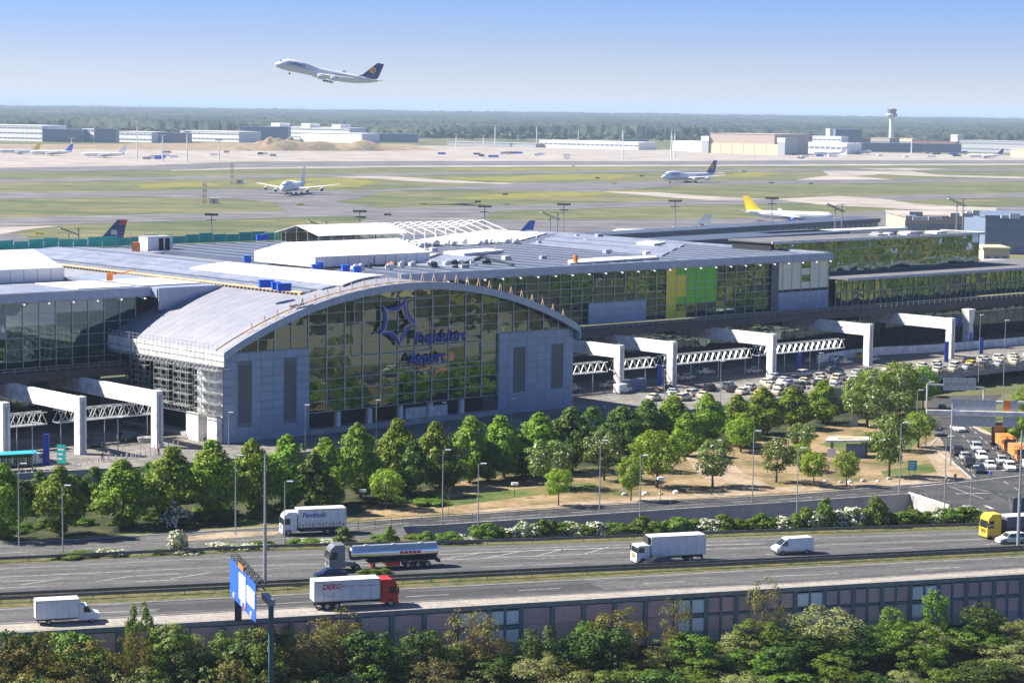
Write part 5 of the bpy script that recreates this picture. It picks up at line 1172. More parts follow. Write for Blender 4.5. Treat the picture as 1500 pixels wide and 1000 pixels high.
small = [(28, 226, 200, 'tail_yellow', 'far airliner at the left frame edge with orange yellow tail'), (75, 228, 185, 'sign_blue', 'far blue and white airliner second from the left frame edge'), (152, 231, 182, 'plane_white', 'small far airliner alone on the pale apron to the left'), (1215, 228, 190, 'plane_white', 'far white airliner just left of the control tower base'), (1255, 226, 15, 'tail_blue', 'far airliner just before the control tower base'), (1443, 232, 175, 'tail_navy', 'far airliner near the right frame edge before the long terminal')]
for k, (px_, py_, rz, tm, lab) in enumerate(small):
    t = airliner('far_airliner', lab, False, tm, False, engines=2, group='far parked airliners'); t.location = G(px_, py_); t.rotation_euler[2] = rad(rz); t.scale = (.72,) * 3
# ================================================================== FAR BUILDINGS
def fbox(name, label, xl, xr, yb, yt, m, depth=40, bands=0, wm='bld_glass', cat='building', group=None, roofm=None, extra=()):
    """a building whose near front stands on the ground between two points"""
    a, c = G(xl, yb), G(xr, yb + (0 if m in ('bld_blue',) or yb > 300 else (xr - xl) * .0115 * (G(750, yb).y / 4300) ** -1) + (xr - xl) * .0126); ym = (yb + yb) / 2; h = hgt((xl + xr) / 2, yb, yt); L = (c - a).length; A_ = math.atan2(c.y - a.y, c.x - a.x)
    t = thing(name, label, cat, a, A_, group)
    b = MB(); b.b2(0, L, 0, depth, 0, h); b.build('wall', m, t)
    b = MB(); b.b2(-.5, L + .5, -.5, depth + .5, h, h + .8); b.build('roof', roofm or m, t)
    if bands:
        n = max(3, int(L / 9)); d = L / n; bh = h / bands
        q = MB(); q.b2(.8, d - .8, -.25, .05, bh * .46, bh * .70); wm_ = q.mesh('window', wm)
        for j in range(bands):
            for i in range(n): add('window', wm_, t, loc=(i * d, 0, j * bh))
    for e in extra:
        x0, x1, h0, h1, mm = e; b = MB(); b.b2(L * x0, L * x1, -.6 if h0 < h else 4, depth * .6, h0, h1); b.build('annex' if h0 < h else 'roof_house', mm, t)
    return t
gb = 'far buildings across the airfield'
fbox('cargo_hall', 'long white low building at the far left with dark window bands', -40, 62, 205, 183, 'bld_white', 60, 3, group=gb)
fbox('cargo_hall', 'low blue grey hall right of the far left white building', 62, 119, 208, 190, 'bld_blue', 50, 1, group=gb)
fbox('office_block', 'small white office cube between the blue grey halls', 121, 138, 208, 189, 'bld_white', 30, 3, group=gb)
fbox('office_block', 'blue grey office block with white edge right of the white cube', 138, 170, 209, 189, 'bld_blue', 30, 2, group=gb)
fbox('cargo_hall', 'long low white building in the middle of the left row', 171, 222, 208, 193, 'bld_white', 40, 2, group=gb)
fbox('cargo_hall', 'blue fronted low hall in the middle of the left row', 222, 276, 209, 195, 'bld_blue', 40, 1, group=gb)
fbox('cargo_hall', 'white low hall with many windows left of the dark blue block', 264, 350, 206.5, 192, 'bld_white', 60, 2, group=gb)
fbox('office_block', 'dark blue wide block with white top, behind the sand heap', 351, 422, 207, 186, 'bld_blue', 50, 3, group=gb)
fbox('office_block', 'tall white stepped building behind the sand heap', 385, 512, 203, 186, 'bld_white', 50, 3, group=gb, extra=((.1, .2, 20, 30, 'bld_white'), (.45, .55, 20, 30, 'bld_white'), (.8, .9, 20, 29, 'bld_white')))
fbox('cargo_hall', 'plain white hall below the stepped building', 440, 530, 208, 194.5, 'bld_white', 50, 0, group=gb)
fbox('cargo_hall', 'blue grey hall at the right end of the left row', 528, 611, 208, 196, 'bld_blue', 50, 1, group=gb)
fbox('cargo_hall', 'low white shed right of the tall floodlight in the middle', 790, 935, 216, 206, 'bld_white', 50, 1, group=gb)
fbox('cargo_hall', 'low blue shed joining the white shed in the middle', 908, 950, 217, 205, 'bld_blue', 40, 0, group=gb)
fbox('cargo_hall', 'thin pale shed far out between the floodlights', 655, 785, 213, 208, 'bld_grey', 40, 0, group=gb)
fbox('cargo_hall', 'white rounded tents left of the big brown hangar', 985, 1028, 221, 207, 'bld_white', 40, 0, group=gb)
hg = fbox('hangar', 'big brown hangar with cream doors between pale towers', 1040, 1134, 224, 196, 'bld_tan', 90, 0, group=gb)
a = hgt(1085, 224, 196); L = (G(1134, 224) - G(1040, 224)).length; q = MB(); q.b2(.4, L / 6 - .4, -.7, -.05, 0, a * .52); qd = q.mesh('door', 'bld_cream')
for i in range(6): add('door', qd, hg, loc=(i * L / 6, 0, 0))
for x in (-14, L + 1):
    b = MB(); b.b2(x, x + 13, -3, 30, 0, a * .86); b.build('tower', 'bld_grey', hg); b = MB(); b.b2(x - .5, x + 13.5, -3.5, -3.02, a * .62, a * .86); b.build('tower_top', 'bld_white', hg)
fbox('office_block', 'grey blue block right of the brown hangar', 1134, 1152, 225, 200, 'bld_blue', 40, 3, group=gb)
fbox('office_block', 'long glassy office row behind, right of the hangar', 1146, 1205, 217, 197, 'bld_blue', 30, 4, wm='bld_white', group=gb)
fbox('cargo_hall', 'white wide hall in front of the glassy office row', 1162, 1240, 224, 209, 'bld_white', 40, 1, group=gb)
fbox('office_block', 'dark blue cube with white plant on top left of the tower', 1223, 1262, 218, 190, 'bld_blue', 40, 3, group=gb)
fbox('office_block', 'white slim stair tower beside the dark blue cube', 1209, 1215, 218, 189, 'bld_white', 10, 0, group=gb)
fbox('office_block', 'white low block before the dark blue cube', 1190, 1232, 220, 200, 'bld_white', 20, 2, group=gb)
fbox('cargo_hall', 'brown and cream low building left of the tower', 1275, 1303, 216, 202, 'bld_tan', 30, 1, group=gb)
fbox('cargo_hall', 'pale building behind the tower with orange tone', 1308, 1335, 215, 203, 'bld_cream', 30, 1, group=gb)
fbox('cargo_hall', 'long low blue hall right of the tower', 1258, 1408, 222, 210, 'bld_blue', 30, 1, group=gb)
fbox('office_block', 'brown roofed long hall behind the low blue hall', 1335, 1400, 218, 207, 'bld_brown', 30, 0, group=gb)
fbox('cargo_hall', 'long terminal with rows of windows at the right frame edge', 1405, 1540, 222, 206, 'bld_grey', 50, 2, group=gb)
fbox('office_block', 'round topped white stair tower at the right', 1392, 1402, 219, 198, 'bld_white', 20, 3, group=gb)
fbox('cargo_hall', 'cream shed cut by the right frame edge', 1480, 1560, 230, 219, 'bld_cream', 40, 0, group=gb)
# far town
for k, (x, yb, yt, wd) in enumerate([(98, 163, 152, 5), (104, 164, 154, 3), (145, 167, 160, 4), (178, 166, 157, 9), (190, 167, 161, 6), (204, 164, 153, 3), (212, 168, 163, 5), (240, 167, 161, 5), (66, 165, 159, 6), (160, 168, 164, 6), (225, 166, 162, 4), (128, 168, 165, 5)]):
    p = D(x, yb, 11500); q_ = D(x + wd, yb, 11500); h = 11500 * (yb - yt) / F; b = MB(); b.b2(0, q_.x - p.x, 0, 25, 0, h); o = b.build('tower_block', 'bld_white', None, loc=(p.x, p.y, 6)); tag(o, 'white tower block of the distant town, ' + ['tall one of the left pair', 'slim one of the left pair', 'low one between the groups', 'widest and brightest one', 'low one just beside the widest', 'tallest slim one in the middle', 'low one under the slim one', 'farthest to the right', 'farthest to the left', 'low one before the widest', 'small one left of the last', 'small one right of the pair'][k], 'tower block', 'distant town blocks')
# control tower
p = G(1305, 214); t = thing('control_tower', 'slender pale control tower with flared dark glazed cab', 'control tower', p); H_ = hgt(1305, 214, 157)
def ringz(r, z, n=16): return [(r * math.cos(2 * math.pi * i / n), r * math.sin(2 * math.pi * i / n), z) for i in range(n)]
b = MB(); b.rings([ringz(4.6, 0), ringz(4.2, H_ * .62), ringz(5.2, H_ * .70), ringz(9, H_ * .77)]); b.build('shaft', 'bld_white', t)
b = MB(); b.rings([ringz(10.5, H_ * .77), ringz(11.2, H_ * .80), ringz(10, H_ * .83)]); b.build('gallery', 'bld_grey', t)
b = MB(); b.rings([ringz(7.5, H_ * .83), ringz(9.0, H_ * .92)]); b.build('cab_glass', 'bld_glass', t)
b = MB(); b.rings([ringz(9.6, H_ * .92), ringz(9, H_ * .95), ringz(3, H_ * .96)]); b.build('cab_roof', 'bld_brown', t)
b = MB(); b.tube((0, 0, H_ * .95), (0, 0, H_ * 1.03), 1.5, .5); b.build('antenna', 'bld_white', t)
# sand heaps
for k, (x0, x1, yb, yt) in enumerate([(318, 600, 221, 206), (365, 440, 214, 201)]):
    a, c = G(x0, yb), G(x1, yb); n = 26; b = MB(); hh = hgt((x0 + x1) / 2, yb, yt); R = []
    for i in range(n + 1):
        f = i / n; e = min(1, f * 5, (1 - f) * 4) * (.8 + .3 * math.sin(f * 23) * math.sin(f * 7)); q = a.lerp(c, f); R.append([(q.x, q.y, -.5), (q.x, q.y + 25, hh * e * .9), (q.x, q.y + 60, hh * e), (q.x, q.y + 110, -.5)])
    b.rings(R, cap=False, closed=False); o = b.build('earth_mound', 'sand', smooth=True); tag(o, ['long flat topped brown earth mound on the apron', 'higher sandy mound behind the long mound'][k], 'mound')
# floodlight masts
def mast(px_, ytop, dist, kind, lab):
    p = D(px_, ytop, dist); h = p.z; t = thing('floodlight_mast', lab, 'floodlight mast', (p.x, p.y, 0), 0, 'floodlight masts')
    b = MB(); b.tube((0, 0, 0), (0, 0, h), .32 * dist / 900, .22 * dist / 900, 8); b.build('pole', 'galvanised', t)
    s = dist / 900
    if kind == 'head':
        b = MB(); b.b2(-2.6 * s, 2.6 * s, -.3, .3, h - .2, h + .1); b.b2(-1.8 * s, 1.8 * s, -.2, .2, h - 2.2 * s, h - 1.9 * s); b.build('crossarm', 'dark_steel', t)
        q = MB(); q.b2(-.35 * s, .35 * s, -.5, .5, 0, .55 * s); m_ = q.mesh('floodlight', 'dark_steel')
        for i in range(6): add('floodlight', m_, t, loc=(-2.3 * s + i * .92 * s, 0, h + .1))
    elif kind == 'tilt':
        b = MB(); b.bar((-3.6 * s, -1, h + 1.9 * s), (3.6 * s, 2, h - 1.2 * s), 2.6 * s, .2); b.build('tilted_rack', 'steel', t)
        for k in range(7):
            f = k / 6; x = -3.4 * s + 6.8 * s * f; z = h + 1.8 * s - 3.0 * s * f; q = MB(); q.box(x, -1 + 3 * f - .9, z + .4, .5 * s, .8, .45 * s); q.build('floodlight', 'dark_steel', t)
        b = MB(); b.tube((3 * s, 3, 0), (3 * s, 3, h + 1.6 * s), .22); b.b2(1 * s, 5 * s, 2.8, 3.2, h + 1.6 * s, h + 1.8 * s); b.build('service_pole', 'galvanised', t)
mast(310, 315, 760, 'head', 'dark headed floodlight mast behind the teal netting'); mast(527, 310, 900, 'head', 'floodlight mast rising behind the open ended marquee'); mast(710, 303, 900, 'head', 'floodlight mast behind the bare marquee frame'); mast(826, 300, 900, 'head', 'floodlight mast beside the tilted rack in the middle'); mast(989, 295, 950, 'head', 'floodlight mast above the pier left of the yellow tail'); mast(1131, 291, 950, 'head', 'floodlight mast before the yellow tailed airliner')
mast(101, 341, 640, 'tilt', 'twin mast with tilted rack of lamps left of the navy tail'); mast(466, 331, 740, 'tilt', 'tilted rack of lamps above the open ended marquee'); mast(806, 318, 800, 'tilt', 'tilted rack of lamps beside the bright blue tail'); mast(1224, 306, 880, 'tilt', 'tilted rack of lamps right of the yellow tailed airliner'); mast(1402, 298, 880, 'tilt', 'tilted rack of lamps at the right by the tan building')
for k, (x, yb, yt) in enumerate([(201, 233, 185), (238, 236, 199), (321, 236, 206), (274, 236, 194), (105, 222, 203), (725, 215, 184), (786, 215, 185), (912, 235, 189), (847, 215, 190), (708, 215, 199), (983, 232, 192), (988, 232, 193), (668, 215, 198), (1335, 226, 200)]):
    p = G(x, yb); h = hgt(x, yb, yt); t = thing('apron_mast', 'thin pale apron light mast far out, ' + ORD[k] + ' of those listed from the left hangars on' if False else 'thin far apron mast, ' + ['tallest one left of the sand mounds', 'shorter one beside the tallest left one', 'short one before the sand mound', 'one between the two left masts and the mound', 'one before the far left halls', 'tall one left of the middle gap', 'tall one in the middle above the white shed end', 'tallest one at the right of the middle shed', 'thin one behind the middle shed', 'thin one just left of the middle pair', 'one of the close pair left of the hangar, nearer the shed', 'one of the close pair, nearer the hangar', 'thin one right of the mounds end', 'one right of the control tower'][k], 'light mast', p, 0, 'light masts on the far apron')
    b = MB(); b.tube((0, 0, 0), (0, 0, h), 1.0, .6, 6); b.build('pole', 'bld_white', t); b = MB(); b.b2(-4, 4, -1, 1, h, h + 1.6); b.build('lamp_rack', 'bld_grey', t)
# ILS masts: red white lattices
for x, yb, yt, lab in ((340, 269, 237, 'red and white lattice mast with a hut, beside the head on jumbo'), (300, 298, 265, 'nearer red and white lattice mast with a striped hut')):
    p = G(x, yb); h = hgt(x, yb, yt); t = thing('lattice_mast', lab, 'antenna mast', p, 0, 'red and white antenna masts'); n = 8
    for k in range(n):
        b = MB(); z0_, z1_ = h * k / n, h * (k + 1) / n
        for i, j in ((-1, -1), (1, -1), (1, 1), (-1, 1)): b.tube((i * .9, j * .9, z0_), (i * .9, j * .9, z1_), .22, n=4)
        b.tube((-.9, -.9, z0_), (.9, -.9, z1_), .15, n=4); b.tube((.9, -.9, z0_), (-.9, -.9, z1_), .15, n=4); b.build('mast_section', 'sign_white' if k % 2 else 'orange', t)
    b = MB(); b.box(6, 0, 1.8, 6, 3.5, 3.6); b.build('hut', 'white_concrete', t); b = MB(); b.b2(5, 7, -1.8, -1.76, .3, 3.2); b.build('hut_stripe', 'work_orange', t)
# dark machines on the grass: baggage carts, signs
for k, (x, y) in enumerate([(58, 344), (530, 320), (568, 316), (440, 301), (1090, 252), (1188, 270), (840, 244), (875, 262), (940, 259), (1072, 256), (1345, 322), (1130, 269), (620, 300), (700, 297), (740, 286), (900, 270)]):
    p = G(x, y); b = MB(); b.box(0, 0, .8, 4.2, .8, 1.0); b.box(-1.4, 0, .2, .3, .3, .5); b.box(1.4, 0, .2, .3, .3, .5); tag(b.build('taxiway_sign', ['dark_steel', 'livery_yellow'][k % 3 == 0], None, loc=p), 'low taxiway sign box standing in the airfield grass' + (' in yellow' if k % 3 == 0 else ' in black'), 'sign', 'yellow taxiway signs' if k % 3 == 0 else 'black taxiway signs')
def service(px_, py_, s, m, n_=1):
    pass
for k in range(40):
    x = rnd.choice([rnd.uniform(200, 260), rnd.uniform(310, 400), rnd.uniform(1150, 1480), rnd.uniform(640, 960)]); y = rnd.uniform(224, 234); p = G(x, y); b = MB(); l_ = rnd.uniform(6, 14); b.b2(-l_ / 2, l_ / 2, -1.5, 1.5, .5, 3.2); b.b2(l_ / 2 - 2.2, l_ / 2 + .6, -1.4, 1.4, .5, 2.6)
    m_ = rnd.choice(['bld_white', 'bld_white', 'dark_steel', 'bld_tan', 'sign_blue']); tag(b.build('apron_vehicle', m_, None, loc=p, rz=rnd.uniform(-.2, .2)), {'bld_white': 'white service vehicle on the far concrete apron', 'dark_steel': 'dark service vehicle on the far concrete apron', 'bld_tan': '', 'sign_blue': ''}[m_] and '' or place_label({'bld_white': 'white', 'dark_steel': 'dark', 'bld_tan': 'brown', 'sign_blue': 'blue'}[m_] + ' service vehicle on the far apron', x, [(150, 'the lone small airliner'), (215, 'the tall left mast'), (325, 'the mound mast'), (385, 'the head on jumbo'), (450, 'the high sand heap'), (600, 'the end of the mound'), (700, 'the middle mast pair'), (850, 'the white shed'), (930, 'the blue shed'), (1090, 'the brown hangar'), (1200, 'the white wide hall'), (1300, 'the control tower'), (1400, 'the stair tower'), (1460, 'the right far airliner')]), 'service vehicle', {'bld_white': 'white', 'dark_steel': 'dark', 'bld_tan': 'brown', 'sign_blue': 'blue'}[m_] + ' service vehicles on the far apron')
# pier roofs behind the long wing
def pbar(label, a, c, z, wd, h, m, name='pier_roof', wallm=None):
    P, Q = G(*a, z), G(*c, z); t = thing(name, label, 'pier', (P.x, P.y, 0), math.atan2(Q.y - P.y, Q.x - P.x)); L = (Q.xy - P.xy).length
    b = MB(); b.b2(0, L, 0, wd, z - h, z); b.build('roof', m, t); b = MB(); b.b2(.5, L - .5, .8, wd - .8, 0, z - h); b.build('wall', wallm or 'bld_glass', t)
    n = int(L / 4); q = MB(); q.b2(.2, 3.4, -.1, .75, z - h - 3.4, z - h - .3); qm_ = q.mesh('window', 'bld_glass')
    for i in range(min(n, 60)): add('window', qm_, t, loc=(i * 4, .2, 0))
    return t
pbar('long low pier with pale blue roof edge behind the long wing, farther one', (855, 346), (1290, 320), 21, 14, 1.6, 'roof_blue')
pbar('shorter pier with blue roof edge before the farther one', (1000, 353), (1245, 339), 24, 18, 1.8, 'roof_blue')
pbar('pier roof with white edge running to the mirror block', (1130, 342), (1330, 333), 24, 7, 1.2, 'bld_white')
fbox('service_building', 'tan flat roofed building with white roof plants beyond the mirror block', 1325, 1445, 352, 318, 'bld_tan', 60, 1, roofm='concrete_apron')
fbox('service_building', 'blue fronted building at the right frame edge', 1442, 1560, 372, 318, 'bld_blue', 50, 2)
fbox('service_building', 'pale low building with dark door below the blue fronted one', 1440, 1478, 398, 365, 'bld_cream', 20, 1)
fbox('service_building', 'grey flat building at the right edge behind the gallery', 1447, 1560, 408, 386, 'bld_grey', 16, 1)
for k in range(12):
    b = MB(); x, y = rnd.uniform(1330, 1500), rnd.uniform(312, 322); p = D(x, y, 700); s_ = rnd.uniform(1, 3); b.b2(-s_, s_, -1, 1, -.3, rnd.uniform(.8, 2)); 
    p = G(x, y, 22.5); tag(b.build('roof_plant', rnd.choice(['white_concrete', 'steel', 'bld_grey']), None, loc=(p.x, p.y, 22.4)), 'small pale ventilation box on the tan flat roof at the right', 'roof plant', 'roof plants on the tan roof')

# ================================================================== STREET FURNITURE
def lamp(px_, yb, yt, lab, z=0.0, r=.09, head=True, arm=1.1):
    p = G(px_, yb, z); h = hgt(px_, yb, yt, z); t = thing('street_lamp', lab, 'street lamp', p, 0, 'street lamps')
    b = MB(); b.tube((0, 0, 0), (0, 0, h), r * 1.25, r * .7, 7); b.build('pole', 'galvanised', t)
    if head:
        b = MB(); b.bar((-.1, 0, h), (arm, 0, h + .12), .08, .08); b.build('arm', 'galvanised', t)
        b = MB(); b.box(arm * .7, 0, h + .14, .9, .36, .16); b.build('lamp_head', 'sign_white', t)
for a in [(28, 800, 680, 'tall street lamp at the far left of the slip road'), (92, 812, 712, 'leaning street lamp before the second linden'), (345, 783, 668, 'street lamp in front of the lindens by the lay by'), (417, 800, 706, 'short street lamp directly before the curtain sided lorry'), (648, 770, 660, 'tall street lamp before the bare little tree on the park slope'), (700, 783, 680, 'street lamp to the right of the bare little tree'), (878, 752, 646, 'street lamp between the two round park trees'), (937, 758, 668, 'street lamp before the biggest park tree'), (1102, 735, 632, 'street lamp before the blossoming chestnut'), (1167, 755, 657, 'street lamp rising from the hawthorn hedge'), (1317, 725, 620, 'street lamp beside the teal road sign'), (1383, 745, 640, 'street lamp at the corner of the crossing'), (1421, 752, 683, 'short street lamp at the end of the white trench wall'), (1356, 655, 560, 'street lamp in the shade beside the sign gantry'), (1342, 640, 572, 'second shaded street lamp beside the sign gantry')]: lamp(*a)
for x, yb, yt, lab in [(173, 663, 612, 'forecourt lamp before the lattice truss on the left'), (48, 690, 620, 'forecourt lamp beside the white minibus'), (335, 655, 605, 'forecourt lamp at the hall corner'), (447, 655, 594, 'forecourt lamp before the left pylon edge'), (551, 650, 587, 'forecourt lamp before the dark entrance'), (648, 640, 590, 'forecourt lamp before the white lobby'), (749, 625, 585, 'forecourt lamp before the right pylon'), (973, 580, 542, 'forecourt lamp by the white minibus'), (1055, 590, 530, 'forecourt lamp before the middle truss'), (1199, 580, 518, 'forecourt lamp near the free truss end'), (1433, 560, 462, 'tall forecourt lamp over the taxi ranks'), (1469, 590, 470, 'thin mast at the right end of the taxi ranks')]: lamp(x, yb, yt, lab, 4.0, .07, True, .5)
for x, yb, yt, lab in ((388, 856, 665, 'thick green grey mast on the motorway median beside the blue sign'), (1491, 803, 630, 'thick pale mast on the motorway median at the right')):
    p = G(x, yb); h = hgt(x, yb, yt); t = thing('camera_mast', lab, 'mast', p, 0, 'thick masts on the median'); b = MB(); b.tube((0, 0, 0), (0, 0, h * .47), .27, .24, 10); b.build('lower_pole', 'galvanised', t); b = MB(); b.tube((0, 0, h * .47), (0, 0, h), .17, .13, 10); b.build('upper_pole', 'galvanised', t)
for x, yb, yt, lab in ((57, 762, 740, 'small white oval lamp on a thin post under the left lindens'), (297, 752, 730, 'small white oval lamp before the fourth linden'), (531, 745, 720, 'small white oval lamp behind the curtain sided lorry'), (754, 728, 710, 'small white board on a post on the park slope'), (967, 735, 702, 'small white oval lamp before the biggest park tree')):
    p = G(x, yb); h = hgt(x, yb, yt); t = thing('post_lamp', lab, 'post lamp', p); b = MB(); b.tube((0, 0, 0), (0, 0, h), .05, n=6); b.build('post', 'dark_steel', t); b = MB(); b.rings([[(x_ * .62, y_ * .3, h + z_) for x_, y_ in [(math.cos(k * math.pi / 4), math.sin(k * math.pi / 4)) for k in range(8)]] for z_ in (0, .42)]); b.build('lamp_head', 'sign_white', t)
# direction sign gantry (left)
s0, s1 = G(349, 908), G(397, 934, -.0)
gt = thing('sign_gantry', 'blue motorway direction sign gantry over the southern carriageway, seen obliquely', 'sign gantry', (G(349, 908).x, G(349, 908).y, 0), 0)
P0 = G(349, 908); tops = [D(333, 815, 296), D(392, 868, 268)]
A0, A1 = D(338, 812, P0.y + 14), D(378, 845, P0.y - 2)
z_top = 8.3
def atz(x, y, z): p = G(x, y, z); return p
g0, g1 = atz(338, 812, z_top), atz(378, 853, z_top); g2 = atz(400, 868, z_top - 1)
inv = lambda p: Vector(p) - gt.location
d_ = (g1 - g0).normalized(); nrm = Vector((-d_.y, d_.x, 0)); nrm = nrm if nrm.x < 0 else -nrm
b = MB(); b.b2(-.42, .42, -.3, .3, 0, 6.0); b.build('column', 'dark_steel', gt)
for side in (0, .9):
    for dz_ in (0, -1.0): 
        b = MB(); o_ = nrm * -side; b.bar(inv(g0 + o_ + Vector((0, 0, dz_))), inv(g1 + o_ + Vector((0, 0, dz_))), .12, .12); b.build('truss_chord', 'dark_steel', gt)
Lg = (g1 - g0).length; b = MB(); n = 16
for k in range(n):
    a_ = g0.lerp(g1, k / n); c_ = g0.lerp(g1, (k + 1) / n)
    for side in (0, .9): o_ = nrm * -side; b.bar(inv(a_ + o_ + Vector((0, 0, -1.0 if k % 2 else 0))), inv(c_ + o_ + Vector((0, 0, 0 if k % 2 else -1.0))), .07, .07)
    b.bar(inv(a_), inv(a_ - nrm * .9), .06, .06)
b.build('truss_web', 'dark_steel', gt)
def signboard(f0, f1, zt, zb, m, off=.15, name='sign_board'):
    a_, c_ = g0.lerp(g1, f0), g0.lerp(g1, f1); b = MB(); b.rings([[inv(p + nrm * t_ + Vector((0, 0, z - g0.z))) for t_, z in ((off, zt), (off + .08, zt), (off + .08, zb), (off, zb))] for p in (a_, c_)]); return b.build(name, m, gt)
signboard(.04, .36, g0.z - .3, g0.z - 4.9, 'sign_blue'); signboard(.37, .66, g0.z - .3, g0.z - 4.9, 'sign_blue'); signboard(.67, .98, g0.z - .3, g0.z - 4.9, 'sign_blue')
signboard(.40, .64, g0.z - .8, g0.z - 4.0, 'sign_white', .235, 'white_field'); signboard(.69, .96, g0.z - 1.4, g0.z - 3.4, 'sign_white', .235, 'white_field'); signboard(.36, .55, g0.z + .3, g0.z - .25, 'orange', .2, 'route_shield')
for f_ in (.2, .5, .62, .83):
    signboard(f_ - .022, f_ + .022, g0.z - 4.15, g0.z - 4.65, 'sign_white' if f_ != .62 else 'orange', .236, 'arrow_mark')
for f0_, f1_, z_ in ((.43, .61, 1.3), (.43, .56, 1.9), (.43, .60, 2.5), (.43, .54, 3.1), (.72, .93, 1.8), (.72, .88, 2.3), (.72, .91, 2.8)): signboard(f0_, f1_, g0.z - z_, g0.z - z_ - .12, 'bld_grey', .32, 'sign_text_line')

# grey portal column right of it
p = G(397, 936, 0); t = thing('bridge_column', 'steel column with a pale capping arm rising before the retaining wall', 'column', (p.x, p.y, LOW), MA)
hh = 4.3 - LOW; b = MB(); b.b2(-.28, .28, -.28, .28, 0, hh); b.build('column', 'bridge_green', t); b = MB(); b.b2(-.42, .42, -.42, 3.8, hh, hh + .7); b.build('cap_arm', 'galvanised', t)
# work person on the gantry
# right sign gantries seen from behind
t = thing('sign_gantry', 'wide sign gantry seen from behind with a row of grey panels over the junction', 'sign gantry', G(1392, 682)); o0 = G(1392, 682)
zb_ = 9.6; pa, pb = G(1357, 603, zb_), G(1560, 608.5, zb_); b = MB(); b.bar(pa - o0, pb - o0, .7, .8); b.build('beam', 'white_concrete', t)
pc = G(1395, 604, zb_); b = MB(); b.tube((0, 0, 0), (pc.x - o0.x, pc.y - o0.y, zb_ + 1.6), .16, n=8); b.build('column', 'galvanised', t)
n = 9; q = MB(); q.b2(.04, .96, -.05, .05, 0, 2.1); q2 = MB(); q2.b2(.04, .96, -.05, .05, 0, 1.7)
dir_ = (pb - pa).normalized(); A_ = math.atan2(dir_.y, dir_.x); sA = (G(1396, 604, zb_) - pa).length; sB = (G(1492, 607, zb_) - pa).length; wd_ = (sB - sA) / n
q = MB(); q.b2(.05, wd_ - .05, -.05, .05, 0, 2.0); qa = q.mesh('panel_back', 'sign_back'); q = MB(); q.b2(.05, wd_ - .05, -.05, .05, 0, 2.0); qb = q.mesh('panel_back', 'orange'); q = MB(); q.b2(.05, wd_ - .05, -.06, .04, -2.0, 0); qc = q.mesh('lower_panel_back', 'sign_back')
for k in range(n):
    if k == 6: continue
    pos = pa + dir_ * (sA + k * wd_) - o0 + Vector((0, .5, .45)); o = add('panel_back', qb if k == 7 else qa, t, loc=pos, rz=A_)
    add('lower_panel_back', qc, t, loc=pos + Vector((0, 0, -1.0)), rz=A_)
    b = MB(); b.b2(-.05, .05, -.12, -.06, -2.9, 2.0); b.build('panel_rib', 'steel', t, loc=pos, rz=A_)
t = thing('sign_gantry', 'smaller sign gantry frame before the underpass with four grey panels', 'sign gantry', G(1357, 612)); o0 = G(1357, 612); pe = G(1440, 612)
hh = 7.3; b = MB(); b.b2(-.16, .16, -.16, .16, 0, hh); b.build('column', 'white_concrete', t); b = MB(); b.b2(-.16, .16, -.16, .16, 0, hh - .8); b.build('column', 'white_concrete', t, loc=pe - o0)
b = MB(); b.bar((0, 0, hh), pe - o0 + Vector((0, 0, hh - .8)), .3, .35); b.build('beam', 'white_concrete', t)
dv_ = (pe - o0); A_ = math.atan2(dv_.y, dv_.x); q = MB(); q.b2(.05, 1.75, -.4, -.3, -1.0, 1.7); qm_ = q.mesh('panel_back', 'sign_back')
for k in range(4): add('panel_back', qm_, t, loc=dv_ * (.27 + k * .145) + Vector((0, 0, hh - .3)), rz=A_)
p = G(1500, 575, 5); b = MB(); b.b2(-9, 12, -.3, .3, 0, .6); tag(b.build('beam_end', 'white_concrete', None, loc=G(1490, 592, 6)), 'white beam end over the underpass at the right frame edge', 'beam')
# signs
def roadsign(px_, yb, yt, wpx, m, lab, z=0.0, hfrac=.55, rz=0, two=None):
    p = G(px_, yb, z); h = hgt(px_, yb, yt, z); w_ = wpx * p.y / F; t = thing('road_sign', lab, 'sign', p, rz); b = MB(); 
    for x in (-w_ * .3, w_ * .3): b.tube((x, .1, 0), (x, .1, h), .06, n=6)
    b.build('post', 'galvanised', t); b = MB(); b.b2(-w_ / 2, w_ / 2, -.05, .04, h * (1 - hfrac), h); b.build('sign_face', m, t)
    b = MB()
    for k in range(3): b.b2(-w_ * .38, w_ * (.1 + .1 * k), -.06, -.051, h * (1 - hfrac) + h * hfrac * (.2 + .25 * k), h * (1 - hfrac) + h * hfrac * (.28 + .25 * k))
    b.build('sign_text_line', 'sign_white', t); return t
roadsign(1336, 700, 674, 13, 'sign_teal', 'teal and blue direction sign on the park lawn by the crossing')
roadsign(90, 685, 651, 15, 'sign_teal', 'bright teal information sign on the forecourt left', 4.0, .8, -.4)
p = G(68, 680, 4.0); b = MB(); b.b2(-.5, .5, -.25, .25, 0, 5.2); tag(b.build('info_pillar', 'navy', None, loc=p), 'dark blue info pillar between the white minibus and the teal sign', 'pillar')
for x, y, yt, lab in ((1171, 545, 517, 'dark blue info pillar under the free end of the lattice truss'), (966, 565, 535, 'dark blue info pillar under the truss beside the second frame'), (1386, 530, 500, 'dark blue info pillar behind the last frame foot'), (1437, 518, 495, 'dark blue info pillar above the taxi ranks')):
    p = G(x, y, 4.0); h = hgt(x, y, yt, 4.0); b = MB(); b.b2(-.5, .5, -.25, .25, 0, h); tag(b.build('info_pillar', 'navy', None, loc=p), lab, 'pillar')
t = roadsign(1416, 500, 466, 11, 'sign_teal', 'green motorway sign between the last frame and the ramp', 4.0, .4); t = roadsign(1400, 500, 463, 14, 'sign_blue', 'blue motorway sign between the last frame and the ramp', 4.0, .4)
